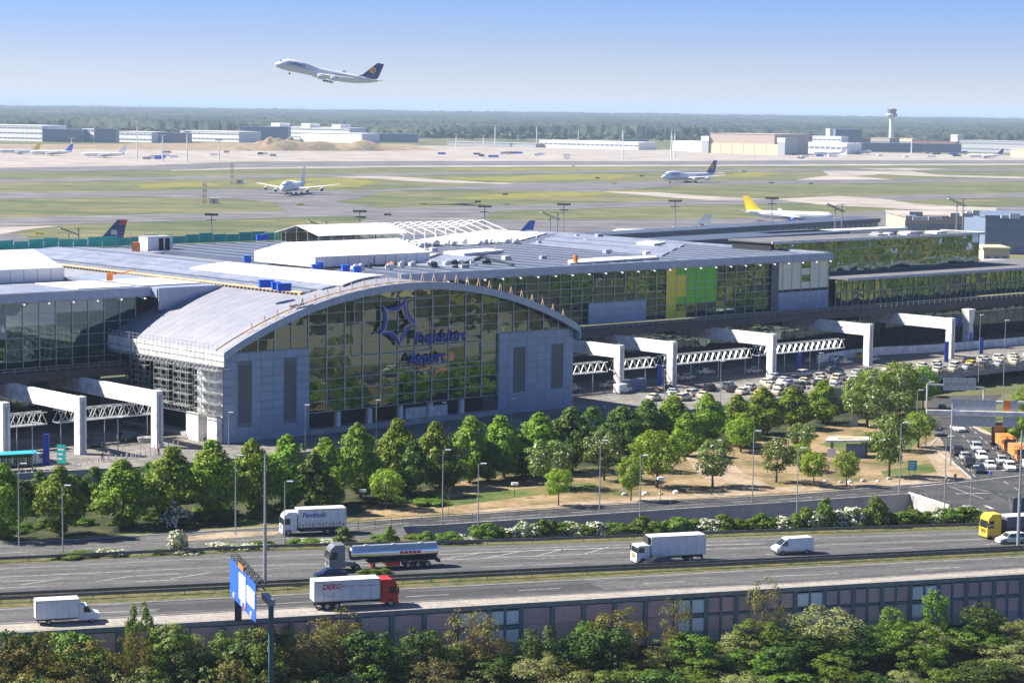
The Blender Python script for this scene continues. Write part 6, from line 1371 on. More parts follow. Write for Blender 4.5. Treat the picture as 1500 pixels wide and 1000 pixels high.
p = G(1463, 655); t = thing('poster_stand', 'dark framed advertising poster with golden picture by the orange lorries', 'poster stand', p, .3); b = MB(); b.b2(-1.7, 1.7, -.1, .1, .3, 4.9); b.build('frame', 'poster_dark', t); b = MB(); b.b2(-1.2, 1.2, -.13, -.105, 2.2, 4.4); b.build('poster', 'poster_gold', t)
for x in (1441, 1453): b = MB(); b.b2(-.75, .75, -.06, .06, .2, 1.6); tag(b.build('notice_board', 'sign_white', None, loc=G(x, 622)), 'white notice board on the lawn behind the gantry, ' + ('wider' if x == 1441 else 'narrower') + ' one', 'board')
# hoarding
a_, c_ = G(1483, 752), G(1560, 750); t = thing('site_hoarding', 'blue site hoarding at the right frame edge beside the road bend', 'hoarding', a_, math.atan2((c_ - a_).y, (c_ - a_).x)); 
q = MB(); q.b2(.03, 2.4, -.05, .05, 0, 2.6); qm_ = q.mesh('hoarding_panel', 'trailer_blue')
for k in range(4): o = add('hoarding_panel', qm_, t, loc=(k * 2.45, 0, 0))
# bridge pier at the right edge
t = thing('bridge_pier', 'pale flared pier under the walkway at the right frame edge', 'pier', W(252, 26, 4), TA); b = MB(); b.rings([[(x, y, 0) for x, y in ((-1.2, -1), (1.2, -1), (1.2, 1), (-1.2, 1))], [(x, y, 6) for x, y in ((-.8, -1), (.8, -1), (.8, 1), (-.8, 1))], [(x, y, 10) for x, y in ((-1.4, -1.2), (1.4, -1.2), (1.4, 1.2), (-1.4, 1.2))]]); b.build('shaft', 'white_concrete', t); b = MB(); b.b2(-.5, .5, -1.06, -1.01, 1, 4); b.build('plate', 'sign_blue', t)
# park shelter
p = G(1243, 668); t = thing('park_shelter', 'open shelter with white winged roof and sandy top in the park', 'shelter', p, rad(-8))
b = MB(); b.rings([[(-4.4, -3.0, 3.0), (4.4, -1.4, 3.1), (4.4, -1.4, 3.5), (-4.4, -3.0, 3.35)], [(-3.8, 2.2, 3.0), (3.8, 3.0, 3.1), (3.8, 3.0, 3.5), (-3.8, 2.2, 3.35)]]); b.build('roof', 'white_concrete', t)
b = MB(); b.prism([(-2.4, -1.4), (3, -.6), (2.6, 2), (-2.2, 1.4)], 3.52, 3.62); b.build('roof_top', 'orange_wood', t)
q = MB(); q.b2(-.12, .12, -.12, .12, 0, 3.0); qm_ = q.mesh('post', 'dark_steel')
for x, y in ((-3.3, -2), (3.4, -1), (-3, 1.6), (3.2, 2.2)): add('post', qm_, t, loc=(x, y, 0))
b = MB(); b.b2(-4, -2.4, -2.2, -1.9, 0, 1.7); b.build('white_screen', 'white_paint', t); b = MB(); b.b2(-.5, 3.1, -1.2, 1.5, 0, 2.2); b.build('shaded_counter', 'bld_blue', t)
for k, (x, y) in enumerate([(1231, 707), (1245, 707), (1264, 705), (1286, 705), (1302, 702), (1209, 706), (915, 725), (945, 724), (968, 724), (990, 722)]):
    b = MB(); r_ = rnd.uniform(.35, .6); b.rings([[(r_ * s * math.cos(a), r_ * .8 * s * math.sin(a), z) for a in [i * math.pi / 3 for i in range(6)]] for s, z in ((1, 0), (.95, r_ * .5), (.5, r_ * .85))]); tag(b.build('boulder', 'white_concrete' if k % 2 else 'concrete', None, loc=G(x, y)), ('white' if k % 2 else 'grey') + ' boulder lying on the dry park grass near the footpath', 'boulder', ('white' if k % 2 else 'grey') + ' boulders in the park')
# litter bin, bollards
b = MB(); b.b2(-.7, .7, -.5, .5, 0, 2.6); tag(b.build('switch_cabinet', 'bld_grey', None, loc=G(1251, 624)), 'grey switch cabinet at the top of the park lawn before the chestnuts', 'cabinet')
bq = MB(); bq.tube((0, 0, 0), (0, 0, .95), .11, .1, 6); bme = bq.mesh('bollard', 'white_concrete')
spots = [(110 + k * 8.5, 682 - k * 1.15) for k in range(12)] + [(185 + k * 7, 672 - k * 1.0) for k in range(8)] + [(205 + k * 7, 662 - k * 1.2) for k in range(9)] + [(20 + k * 9, 700 - k * .8) for k in range(9)] + [(1372 + k * 8.2, 545.5 - k * .86) for k in range(16)] + [(1150 + k * 8, 574 - k * .9) for k in range(10)]
for k, (x, y) in enumerate(spots):
    o = add('bollard', bme, loc=G(x, y, 4.01)); far_ = x > 1100
    tag(o, 'short pale bollard in the row along the ' + ('parapet beside the taxi ranks' if x > 1300 else ('parapet above the tall row trees' if far_ else 'forecourt kerbs left of the hall')), 'bollard', 'bollards along the ' + ('taxi ranks' if x > 1300 else ('right parapet' if far_ else 'left forecourt kerbs')))
p = G(22, 690, 4.0); t = thing('bus_shelter', 'bus shelter with cyan curved roof at the far left of the forecourt', 'bus shelter', p, TA - .3); b = MB(); b.rings([[(x, y, 3.0 + .35 * math.cos(y * .8)) for y in (-1.6, -.8, 0, .8, 1.6)] + [(x, y, 2.9 + .35 * math.cos(y * .8)) for y in (1.6, .8, 0, -.8, -1.6)] for x in (-4.5, 3.4)]); b.build('roof', 'cyan_roof', t)
for x in (-4, -1.5, 1, 3.1): q = MB(); q.b2(x - .06, x + .06, -1.2, -1.08, 0, 2.95); q.b2(x - .06, x + .06, 1.0, 1.12, 0, 2.95); q.build('post', 'dark_steel', t)
b = MB(); b.b2(-4, 3.1, 1.02, 1.06, .3, 2.6); b.build('rear_pane', 'glass_dark', t)
p = G(213, 647, 4.0); b = MB(); b.tube((0, 0, 0), (0, 0, .9), 1.3, 1.5, 12); t = b.build('planter', 'concrete', None, loc=p); tag(t, 'round concrete planter with shrubs at the second frame foot', 'planter')
b = MB(); b.rings([[(-3.6, y, z) for y, z in ((-1, 0), (1, 0), (1, 2.4), (-1, 2.4))], [(3.6, y, z) for y, z in ((-1, 0), (1, 0), (1, 2.4), (-1, 2.4))]]); tag(b.build('ticket_hut', 'bld_blue', None, loc=G(925, 571, 4), rz=TA), 'low blue grey ticket hut with flat roof between the two frames', 'hut')
t = thing('ramp_wall', 'curved pale concrete ramp wall rising beyond the last frames', 'ramp', W(190, 24, 4), TA); b = MB(); L = [(0, 0), (14, 3), (28, 3), (44, -1), (70, -2), (110, -4)]
for a, c in zip(L, L[1:]): b.bar((*a, 1.0), (*c, 1.0), .4, 2.0)
b.build('wall', 'white_concrete', t)
# people
def person(px_, yb, top_c, leg_c, lab, z=0.0, rz=0.0, pose=0.25):
    me = bpy.data.meshes.new('body'); s = pose
    vs = [(0, 0, .95), (0, 0, 1.2), (0, 0, 1.42), (0, 0, 1.52), (0, 0, 1.66), (.02, -.18, 1.40), (s * .4, -.25, 1.12), (s * .9, -.26, .88), (.02, .18, 1.40), (-s * .4, .25, 1.12), (-s * .9, .26, .88), (0, -.09, .9), (s * .5, -.1, .5), (s * .6, -.1, .07), (s * .6 + .15, -.1, .03), (0, .09, .9), (-s * .5, .1, .5), (-s, .1, .09), (-s + .15, .1, .04)]
    es = [(0, 1), (1, 2), (2, 3), (3, 4), (2, 5), (5, 6), (6, 7), (2, 8), (8, 9), (9, 10), (0, 11), (11, 12), (12, 13), (13, 14), (0, 15), (15, 16), (16, 17), (17, 18)]
    rr = [.15, .15, .15, .06, .11, .07, .05, .04, .07, .05, .04, .10, .075, .05, .045, .10, .075, .05, .045]
    me.from_pydata(vs, es, []); o = add('person', me); o.modifiers.new('skin', 'SKIN'); o.modifiers.new('sub', 'SUBSURF').levels = 1
    for i, r_ in enumerate(rr): me.skin_vertices[0].data[i].radius = (r_, r_)
    me.skin_vertices[0].data[0].use_root = True
    dg = bpy.context.evaluated_depsgraph_get(); dg.update(); m2 = bpy.data.meshes.new_from_object(o.evaluated_get(dg)); bpy.data.objects.remove(o)
    m2.materials.clear()
    for mm in ('cloth', 'skin', 'bark', 'slot_louvre'): m2.materials.append(M[mm])
    for p_ in m2.polygons:
        z_ = p_.center.z; y_ = abs(p_.center.y); p_.material_index = 1 if (z_ > 1.5 and z_ < 1.7) or (y_ > .2 and z_ < .95) else (2 if z_ >= 1.7 else (3 if z_ < .93 else 0))
    o = add('person', m2, loc=G(px_, yb, z), rz=rz, col=top_c); tag(o, lab, 'person'); return o
person(1386, 708, (.55, .57, .6), None, 'person in a grey top walking at the crossing lamp', rz=2.5); person(1399, 706, (.03, .03, .035), None, 'person in black standing on the footpath corner', rz=1); person(1450, 702, (.05, .1, .5), None, 'person in bright blue walking over the crossing', rz=.3); person(1452, 658, (.03, .03, .03), None, 'person in black standing on the road beside the poster', rz=1.5); person(290, 643, (.6, .08, .08), None, 'person in red top before the white block of the hall', 4.0)
person(1362, 549, (.05, .05, .06), None, 'person in dark clothes by the parapet at the taxi ranks', 4.0, 1); person(1398, 541, (.05, .05, .06), None, 'person in black beside the nearest taxis', 4.0, 2); person(1212, 566, (.05, .05, .05), None, 'person in black before the free truss end', 4.0, 2)

for px_, yb, c_, lab in ((885, 604, (.5, .5, .52), 'person in light clothes by the ticket hut'), (300, 652, (.1, .12, .2), 'person in dark blue by the white block'), (232, 668, (.5, .1, .1), 'person in red by the round planter'), (150, 676, (.06, .06, .07), 'person in black crossing the left forecourt road'), (160, 674, (.5, .5, .45), 'person in pale clothes crossing the left forecourt road'), (1290, 562, (.05, .05, .06), 'person in black above the chestnut group'), (1440, 533, (.5, .08, .06), 'person in red beside the nearest taxis'), (1470, 530, (.05, .07, .2), 'person in dark blue near the right end of the taxis'), (540, 625, (.3, .3, .3), 'person in grey before the dark entrance')):
    person(px_, yb, c_, None, lab, 4.0, rnd.uniform(0, 6))
# ================================================================== TREES
rng = np.random.default_rng(11)
def crown(name, n, Wd, H, z0, shape, leaf, mats, seed, nclump=34, cr=.22, flower=0.0):
    """crown of many leaf sized faces gathered in clumps; Wd full width, H height of crown, z0 height of its foot"""
    g = np.random.default_rng(seed); C_ = []; lx, ly, lp = g.uniform(-.07, .07), g.uniform(-.07, .07), g.uniform(0, 3)
    while len(C_) < nclump:
        t = g.uniform(.03, .97); th = g.uniform(0, 2 * math.pi)
        if shape == 'cone': r = (math.sin(min(1, t / .35) * math.pi / 2) if t < .35 else 1 - ((t - .35) / .65) ** 1.35 * .92)
        elif shape == 'round': r = math.sqrt(max(0, 1 - (2 * t - 1) ** 2)) ** .8
        elif shape == 'bush': r = math.sqrt(max(0.05, 1 - t ** 2))
        else: r = .55 + .45 * math.sin(t * math.pi)
        r *= g.uniform(.82, 1.1); q = g.uniform(.45, 1) ** .5; rr = max(0, Wd / 2 * r * q - Wd * cr * .35 )
        C_.append((rr * math.cos(th) + lx * math.sin(t * 3.0 + lp) * Wd, rr * math.sin(th) + ly * math.sin(t * 2.2) * Wd, z0 + H * t * .93, Wd * cr * g.uniform(.6, 1.15) * (.75 if t > .8 else 1)))
    C_ = np.array(C_); wts = C_[:, 3] ** 2; idx = g.choice(len(C_), n, p=wts / wts.sum())
    d = g.normal(size=(n, 3)); d /= np.linalg.norm(d, axis=1)[:, None]; d[:, 2] = np.where(d[:, 2] < -.35, -d[:, 2], d[:, 2])
    c = C_[idx]; p = c[:, :3] + d * (c[:, 3] * g.uniform(.72, 1.12, n))[:, None] * np.array([1, 1, .85])
    ctr = np.array([0, 0, z0 + H * .45]); ov = p - ctr; ov /= np.linalg.norm(ov, axis=1)[:, None] + 1e-6
    nn = d * .8 + ov * .45 + g.normal(size=(n, 3)) * .42; nn /= np.linalg.norm(nn, axis=1)[:, None]
    a = np.cross(nn, g.normal(size=(n, 3))); a /= np.linalg.norm(a, axis=1)[:, None]; b = np.cross(nn, a)
    s = leaf * g.uniform(.55, 1.35, n)[:, None]
    v = np.concatenate([p + a * s, p + b * s * .62, p - a * s * .9, p - b * s * .62], 1).reshape(-1, 3)
    f = np.arange(4 * n).reshape(n, 4)
    me = bpy.data.meshes.new(name); me.vertices.add(4 * n); me.vertices.foreach_set('co', v.astype('f').ravel()); me.loops.add(4 * n); me.loops.foreach_set('vertex_index', f.ravel().astype('i'))
    me.polygons.add(n); me.polygons.foreach_set('loop_start', np.arange(0, 4 * n, 4, dtype='i')); me.polygons.foreach_set('loop_total', np.full(n, 4, dtype='i'))
    for m in mats: me.materials.append(M[m])
    if flower:
        fl_ = ((g.random(n) < flower) & (nn[:, 2] > -.1)).astype('i'); me.polygons.foreach_set('material_index', fl_)
    me.update(calc_edges=True); return me
def trunk_mesh(name, h, r, Wd, ch, seed, m='bark', limbs=7, twigs=False):
    g = random.Random(seed); b = MB(); pts = [Vector((0, 0, -.1))]; n = 4; top_ = h + ch * .75
    for i in range(1, n + 1): pts.append(Vector((g.uniform(-.12, .12), g.uniform(-.12, .12), top_ * i / n)))
    for i in range(n): b.tube(pts[i], pts[i + 1], r * (1 - .8 * i / n) * (1.25 if i == 0 else 1), r * (1 - .8 * (i + 1) / n), 7)
    for k in range(limbs):
        t = g.uniform(.35, .9); p = pts[0].lerp(pts[-1], t); th = g.uniform(0, 6.28); L = Wd * .42 * g.uniform(.6, 1) * (1.3 - t); q = p + Vector((math.cos(th) * L, math.sin(th) * L, L * .7)); b.tube(p, q, r * .35 * (1.3 - t), r * .1, 5)
        if twigs:
            for _ in range(9): f_ = g.uniform(.3, 1); s_ = p.lerp(q, f_); e_ = s_ + Vector((g.uniform(-1, 1), g.uniform(-1, 1), g.uniform(.2, 1.4))) * L * .35; b.tube(s_, e_, r * .08, r * .03, 3)
    return b.mesh(name, m)
TM = {}
def tree_kind(key, n, Wd, H, z0, shape, leaf, mats, variants=3, r=.18, nclump=34, cr=.22, flower=0.0, twigs=False, limbs=7, bark='bark'):
    TM[key] = [(crown('crown', n, Wd, H, z0, shape, leaf, mats, hash(key) % 1000 + i * 17 if False else sum(map(ord, key)) + i * 17, nclump, cr, flower), trunk_mesh('trunk', z0, r, Wd, H, i + 5, bark, limbs, twigs)) for i in range(variants)]
# every kind is modelled 10 m tall overall; scaled when planted
tree_kind('linden', 6800, 7.4, 9.5, .4, 'cone', .22, ['leaf_linden'], 6, .2, 95, .145)
tree_kind('dark', 5000, 7.2, 9.5, .4, 'cone', .25, ['leaf_dark'], 3, .2, 80, .15)
tree_kind('round', 4600, 8.4, 7.6, 2.4, 'round', .24, ['leaf_bright'], 3, .22, 75, .15)
tree_kind('chestnut', 3600, 8.2, 7.9, 2.1, 'round', .25, ['leaf_chestnut', 'blossom'], 3, .24, 75, .15, .07)
tree_kind('green', 3800, 8.6, 8.2, 1.8, 'round', .24, ['leaf_linden'], 3, .24, 80, .15)
tree_kind('bushy', 1500, 12, 10, 0, 'bush', .62, ['leaf_fresh'], 4, .12, 26, .2)
tree_kind('hawthorn', 1600, 12.5, 10, 0, 'bush', .58, ['leaf_chestnut', 'blossom'], 4, .12, 26, .2, .42)
tree_kind('thicket', 3400, 8.5, 9.6, .4, 'tall', .27, ['leaf_thicket'], 3, .14, 52, .17)
tree_kind('fresh', 3600, 8, 9.4, .6, 'tall', .24, ['leaf_fresh'], 3, .14, 52, .16)
tree_kind('olive', 3200, 8.5, 9.0, 1.0, 'tall', .18, ['leaf_olive'], 3, .14, 60, .13, twigs=True, limbs=18, bark='bare_twig')
tree_kind('brown', 2600, 8.0, 9.0, 1.0, 'tall', .14, ['leaf_brown'], 3, .13, 64, .13, twigs=True, limbs=26, bark='bare_twig')
tree_kind('pale', 3600, 8.0, 9.3, .7, 'tall', .17, ['leaf_pale'], 3, .13, 56, .15, twigs=True, limbs=14)
tree_kind('bare', 300, 6.0, 7.0, 2.6, 'round', .1, ['leaf_brown'], 1, .13, 30, .15, twigs=True, limbs=30, bark='bare_twig')
def plant(key, loc, h, w=1.0, label='', cat='tree', group=None, name=None, rz=None, var=None):
    cr_, tr_ = TM[key][(rnd.randrange(99) if var is None else var) % len(TM[key])]
    t = thing(name or cat, label, cat, loc, rnd.uniform(0, 6.28) if rz is None else rz, group); s = h / 10.0; t.scale = (s * w, s * w, s)
    add('crown' if cat == 'tree' else 'foliage', cr_, t); add('trunk' if cat == 'tree' else 'stem', tr_, t); return t
def tpx(key, x, yb, yt, wpx, label, z=0.0, **kw):
    p = G(x, yb, z); h = hgt(x, yb, yt, z); base = {'linden': 6.4, 'dark': 6.4, 'round': 8.4, 'chestnut': 8.2, 'green': 8.6}.get(key, 10.0)
    wm_ = wpx * p.y / F; return plant(key, p, h, (wm_ / base) / (h / 10), label, **kw)
# row before the terminal
row = [(5, 790, 672, 62), (90, 785, 677, 72), (180, 772, 667, 80), (252, 764, 648, 76), (318, 757, 637, 76), (370, 750, 636, 66), (422, 745, 630, 72), (478, 738, 636, 66), (528, 730, 612, 66), (583, 722, 608, 66), (633, 713, 611, 62), (688, 706, 603, 60), (738, 699, 603, 64), (785, 692, 597, 64)]
LR = ['at the left frame edge before the cyan shelter', 'below the teal information sign', 'before the second portal frame', 'below the sunlit portal frame corner', 'before the white blocks of the hall', 'below the left pylon, first slot', 'below the left pylon, second slot', 'behind the short street lamp, dark', 'below the left glass edge', 'before the dark entrance, left part', 'before the dark entrance, middle', 'before the white lobby', 'below the right glass edge', 'before the right pylon']
for (x, yb, yt, w_), l in zip(row, LR): tpx('linden', x, yb, yt, w_ * 1.05, 'green linden of the long row, ' + l, group='lindens in the row before the terminal', name='linden_tree')
for x, yb, yt, w_, l in [(838, 690, 590, 70, 'right of the right pylon'), (866, 676, 592, 66, 'shaded, right of the pylon foot'), (912, 662, 588, 66, 'shaded, below the two near frames'), (950, 655, 578, 62, 'behind the ticket hut trees'), (462, 752, 655, 56, 'in the gap behind the lorry'), (600, 726, 640, 56, 'in the gap below the entrance'), (655, 716, 645, 56, 'in the gap below the lobby'), (715, 705, 640, 60, 'in the gap left of the right pylon'), (765, 698, 636, 60, 'in the gap at the right pylon')]:
    tpx('dark', x, yb, yt, w_, 'dark green tree of the shaded second row, ' + l, group='shaded trees behind the lindens', name='shade_tree')
for k in range(13):
    x = 4 + k * 27; yb = 752 - k * 2.2; tpx('dark', x, yb, yb - 44 - 8 * (k % 3), 52, 'low dark tree against the forecourt wall, ' + ['below the cyan shelter', 'between shelter and minibus', 'below the minibus', 'left of the teal information sign', 'right of the teal information sign', 'left of the third linden', 'behind the third linden', 'right of the third linden', 'left of the fourth linden', 'behind the fourth linden', 'right of the fourth linden', 'left of the fifth linden', 'behind the fifth linden'][k], group='low dark trees against the forecourt wall', name='shade_tree')
LR2 = ['left of the middle truss', 'below the white minibus', 'below the middle truss', 'left of the long truss post', 'below the middle frame foot', 'right of the middle frame foot', 'the tallest before the free truss end', 'nearest the shaded lamp']
for (x, yb, yt, w_), l in zip([(985, 652, 570, 56), (1035, 648, 572, 58), (1080, 642, 574, 52), (1118, 636, 563, 56), (1163, 628, 561, 56), (1206, 620, 553, 56), (1006, 668, 600, 50), (1092, 656, 600, 50)], LR2): tpx('linden', x, yb, yt, w_, 'fresh green tree below the taxi forecourt, ' + l, group='trees below the taxi forecourt', name='linden_tree')
park = [('round', 565, 745, 684, 52, 'small round tree with bare trunk alone on the park slope'), ('chestnut', 805, 714, 641, 72, 'broad round green tree left of the park, behind a smaller one'), ('round', 818, 740, 684, 42, 'small bright tree in front of the broad round one'), ('chestnut', 885, 703, 628, 60, 'round tree behind the tall lamp in the park'), ('green', 962, 714, 628, 84, 'biggest dense green tree in the middle of the park'), ('round', 924, 733, 668, 40, 'slim light green tree left below the biggest park tree'), ('green', 948, 690, 632, 48, 'tree top rising behind the biggest park tree'),
        ('chestnut', 1044, 712, 640, 60, 'dull green tree with brownish side by the park path'), ('chestnut', 1137, 706, 640, 52, 'chestnut covered in white blossom in the middle of the park'), ('round', 1192, 712, 660, 44, 'small bright tree right of the blossoming chestnut'), ('round', 1240, 711, 658, 40, 'small bright tree in front of the shelter'), ('chestnut', 1175, 664, 617, 42, 'small chestnut with pale blossom behind the bright small trees'), ('green', 1172, 690, 648, 44, 'low dark tree under the small blossoming chestnut'), ('chestnut', 1302, 698, 604, 62, 'tall pale leaved tree right of the shelter'),
        ('green', 1345, 655, 600, 52, 'dense tree at the road bend'), ('chestnut', 1270, 625, 560, 66, 'blossoming chestnut below the left of the big group'), ('chestnut', 1318, 625, 572, 54, 'blossoming chestnut right in the big group'), ('green', 1275, 608, 536, 60, 'tall tree at the left of the big dark group'), ('green', 1318, 600, 528, 66, 'tallest tree in the middle of the big group'), ('green', 1352, 598, 533, 46, 'right tree of the big group by the lamps'), ('green', 1252, 612, 550, 44, 'left tree of the big group'), ('round', 1490, 655, 600, 40, 'tree leaning in from the right frame edge by the gantry'), ('green', 1502, 610, 566, 40, 'tree behind the gantry at the right frame edge'), ('green', 1085, 662, 610, 52, 'shaded tree between forecourt row and park'), ('green', 1320, 660, 618, 50, 'dark tree just right behind the tall pale tree')]
for k_, x, yb, yt, w_, l in park: tpx(k_, x, yb, yt, w_, l, group='park trees', name={'chestnut': 'chestnut_tree'}.get(k_, 'park_tree'))
tpx('bare', 657, 757, 702, 24, 'small nearly bare tree on the park slope beside the tall lamp', name='bare_tree')
# shrubs
HM = [(640, 'the tank end'), (700, 'the short railing lamp'), (760, 'the middle of the park railing'), (830, 'the twin round trees'), (900, 'the lamp pair in the park'), (940, 'the cab of the refrigerated lorry'), (1000, 'the refrigerated box'), (1070, 'the rear of the refrigerated lorry'), (1130, 'the panel van front'), (1190, 'the panel van rear'), (1240, 'the sunken wall middle'), (1300, 'the sunken wall end'), (1360, 'the white end wall'), (1420, 'the yellow lorry')]
BM = [(20, 'the lower left corner'), (95, 'the box van'), (160, 'the left slender tree'), (240, 'the pale tree'), (330, 'the blue sign'), (400, 'the steel column'), (470, 'the red lorry container'), (560, 'the red cab'), (640, 'the plain pink panels'), (730, 'the paired white screens'), (830, 'the drooping tree'), (930, 'the olive tree'), (1020, 'the middle white screens'), (1110, 'the tall brown tree'), (1200, 'the third white screens'), (1290, 'the speckled tree'), (1370, 'the pointed tree'), (1450, 'the yellow lorry wheels')]
def shrub(key, x, yb, yt, w_, lab, grp=None): p = G(x, yb); h = hgt(x, yb, yt); wm_ = w_ * p.y / F; return plant(key, p, h, (wm_ / 12) / (h / 10), lab, 'shrub', grp, 'shrub')
shrub('hawthorn', 255, 770, 728, 44, 'white flowering bush standing alone under the fourth linden'); shrub('hawthorn', 259, 808, 776, 36, 'white flowering bush on the verge between the roads at the left')
shrub('bushy', 485, 750, 706, 42, 'rounded bright bush behind the curtain sided lorry'); shrub('bushy', 1275, 660, 634, 34, 'low round bush beside the shelter roof')
shrub('bushy', 503, 797, 772, 34, 'lone bright bush behind the tanker cab'); shrub('bushy', 572, 793, 770, 24, 'small bright bush above the front of the tank'); 
hx = 625
while hx < 1425:
    f_ = (hx - 625) / 800; yb = 791 - 27 * f_ + (4 if hx < 700 else 0); kk = rnd.random(); hw_ = rnd.uniform(28, 46); tall = 14 if hx < 680 else 20
    white = kk < .26 or abs(hx - 1230) < 14; key = 'hawthorn' if white else 'bushy'; ht = rnd.uniform(.75, 1.25) * tall + (6 if 1180 < hx < 1300 else 0)
    shrub(key, hx, yb, yb - ht, hw_, place_label('white blossoming hawthorn' if white else 'green hedge bush', hx, HM), ('white hawthorns' if white else 'green bushes') + ' of the motorway hedge'); hx += hw_ * rnd.uniform(.38, .55)
shrub('bushy', 1283, 770, 727, 40, 'tallest dark green bush of the hedge before the sunken wall end'); shrub('bushy', 1210, 772, 730, 32, 'tall dark bush of the hedge left of the wall end'); shrub('bushy', 1333, 762, 740, 14, 'narrow bright bush before the white end wall')
for k in range(26):
    x = rnd.uniform(-10, 620); yb = 822 - x * .052 + rnd.uniform(-3, 2) - (x > 400) * 2; 
    shrub(rnd.choice(['bushy', 'bushy', 'hawthorn']) if x > 150 else 'bushy', x, yb, yb - rnd.uniform(5, 9), rnd.uniform(22, 50), place_label('low weedy verge bush', x, [(30, 'the tall lamp foot'), (95, 'the leaning lamp'), (180, 'the lay by'), (255, 'the flowering verge bush'), (345, 'the lay by lamp'), (390, 'the thick mast'), (450, 'the curtain sided lorry'), (520, 'the tanker cab'), (590, 'the tank')]), 'weedy bushes on the verge')
for k in range(34):
    x = rnd.uniform(-10, 640); yb = 785 - x * .062 + rnd.uniform(-14, 4) - (10 if x > 480 else 0); shrub('bushy', x, yb, yb - rnd.uniform(7, 16), rnd.uniform(24, 46), place_label('low dark shrub under the lindens', x, [(30, 'the tall lamp'), (95, 'the leaning lamp'), (180, 'the third linden'), (255, 'the flowering bush'), (345, 'the lay by lamp'), (390, 'the thick mast'), (450, 'the curtain sided lorry'), (520, 'the white oval lamp'), (590, 'the small round tree')]), 'low shrubs under the lindens')
for k in range(3): shrub('bushy', 533 + k * 16, 842 - k, 838 - k * 1 - 4, 26, ['first', 'middle', 'last'][k] + ' yellow green tuft on the median above the red lorry', 'tufts on the median')
# foreground thicket: placed by distance in front of the retaining wall
def fg(key, x, ytop, off, w_, lab, grp, hcap=13.5):
    s_ = (x - 750) / 11.6; q = WL(s_); q = q + Vector((wt.y, -wt.x, 0)) * off; dist = q.y; p = D(x, ytop, dist); gz = -6.6 - 7.4 * min(1, off / 32); h = max(3.0, p.z - gz)
    base = {'thicket': 8.5, 'fresh': 8, 'olive': 8.5, 'brown': 8, 'pale': 8}[key]; wm_ = w_ * dist / F
    return plant(key, Vector((p.x, p.y, gz)), h, (wm_ / base) / (h / 10), lab, 'tree', grp, 'thicket_tree')
FG = [('fresh', 386, 938, 9.5, 70, 'bright green tree hiding the foot of the steel column'), ('olive', 40, 925, 6, 120, 'broad olive brown tree at the far left foreground'), ('olive', 130, 925, 7, 120, 'rusty olive tree in the left foreground below the white box van'), ('fresh', 205, 876, 4, 44, 'slender bright tree rising over the wall beside the box van'), ('pale', 252, 900, 5, 110, 'pale greyish green tree left of the gantry'), ('olive', 60, 965, 12, 120, 'low yellowish tree at the lower left corner'), ('fresh', 335, 920, 5, 70, 'bright green tree below the blue sign'), ('pale', 408, 915, 3.5, 40, 'small pale silvery shrub tree at the steel column foot'), ('brown', 470, 905, 5, 90, 'thin brown twigged tree right of the steel column'), ('olive', 495, 890, 4, 84, 'tree with yellow green leaves before the red lorry'), ('brown', 690, 885, 4, 84, 'brown budding tree before the paired white screens'), ('brown', 640, 950, 9, 90, 'lower brown tree left of the white screens'), ('fresh', 858, 905, 5, 40, 'drooping light green tree in the middle foreground'), ('olive', 900, 885, 5, 96, 'tall olive brown tree in the middle foreground'), ('brown', 990, 868, 4, 52, 'slim brown tree top before the middle white screens'), ('fresh', 1010, 925, 7, 84, 'green tree below the middle white screens'), ('brown', 1122, 838, 3.5, 56, 'tall thin brown tree crossing the motorway edge'), ('fresh', 1112, 905, 5, 84, 'bright green rounded tree under the tall brown one'), ('pale', 1210, 885, 5, 120, 'broad grey green tree before the right white screens'), ('fresh', 1310, 888, 4, 50, 'green tree between the right screens'), ('fresh', 1370, 858, 4, 44, 'pointed bright green tree right of the last white screens'), ('thicket', 1440, 880, 4, 70, 'dark green tree near the right frame edge'), ('pale', 1480, 905, 6, 80, 'pale speckled tree at the right frame edge'), ('fresh', 1300, 925, 8, 70, 'speckled bright tree low at the right')]
for a in FG: fg(a[0], a[1], a[2], a[3], a[4], a[5], 'thicket trees below the wall')
for (ya, yb_, off0, off1, keys, cnt) in ((908, 942, 5, 8, ['thicket', 'thicket', 'fresh', 'olive', 'pale'], 26), (950, 975, 8, 13, ['thicket', 'thicket', 'fresh', 'olive', 'brown', 'pale'], 26), (975, 1010, 13, 20, ['thicket', 'thicket', 'fresh', 'pale', 'olive'], 26), (1000, 1040, 19, 28, ['thicket', 'fresh', 'pale'], 22)):
    for k in range(cnt):
        x = -30 + 1560 * (k + rnd.uniform(.1, .9)) / cnt; key = rnd.choice(keys); 
        if x > 900 and key in ('olive', 'brown'): key = 'fresh'
        yt_ = rnd.uniform(ya, yb_) - (12 if x > 1050 else 0); cn = {'thicket': 'dark green', 'fresh': 'bright green', 'olive': 'olive', 'brown': 'brown twigged', 'pale': 'pale green'}[key]
        fg(key, x, yt_, rnd.uniform(off0, off1), rnd.uniform(60, 105), place_label(cn + ' thicket tree in the ' + {908: 'top', 950: 'second', 975: 'third', 1000: 'lowest'}[ya] + ' row', x, BM), cn + ' trees of the bottom thicket')
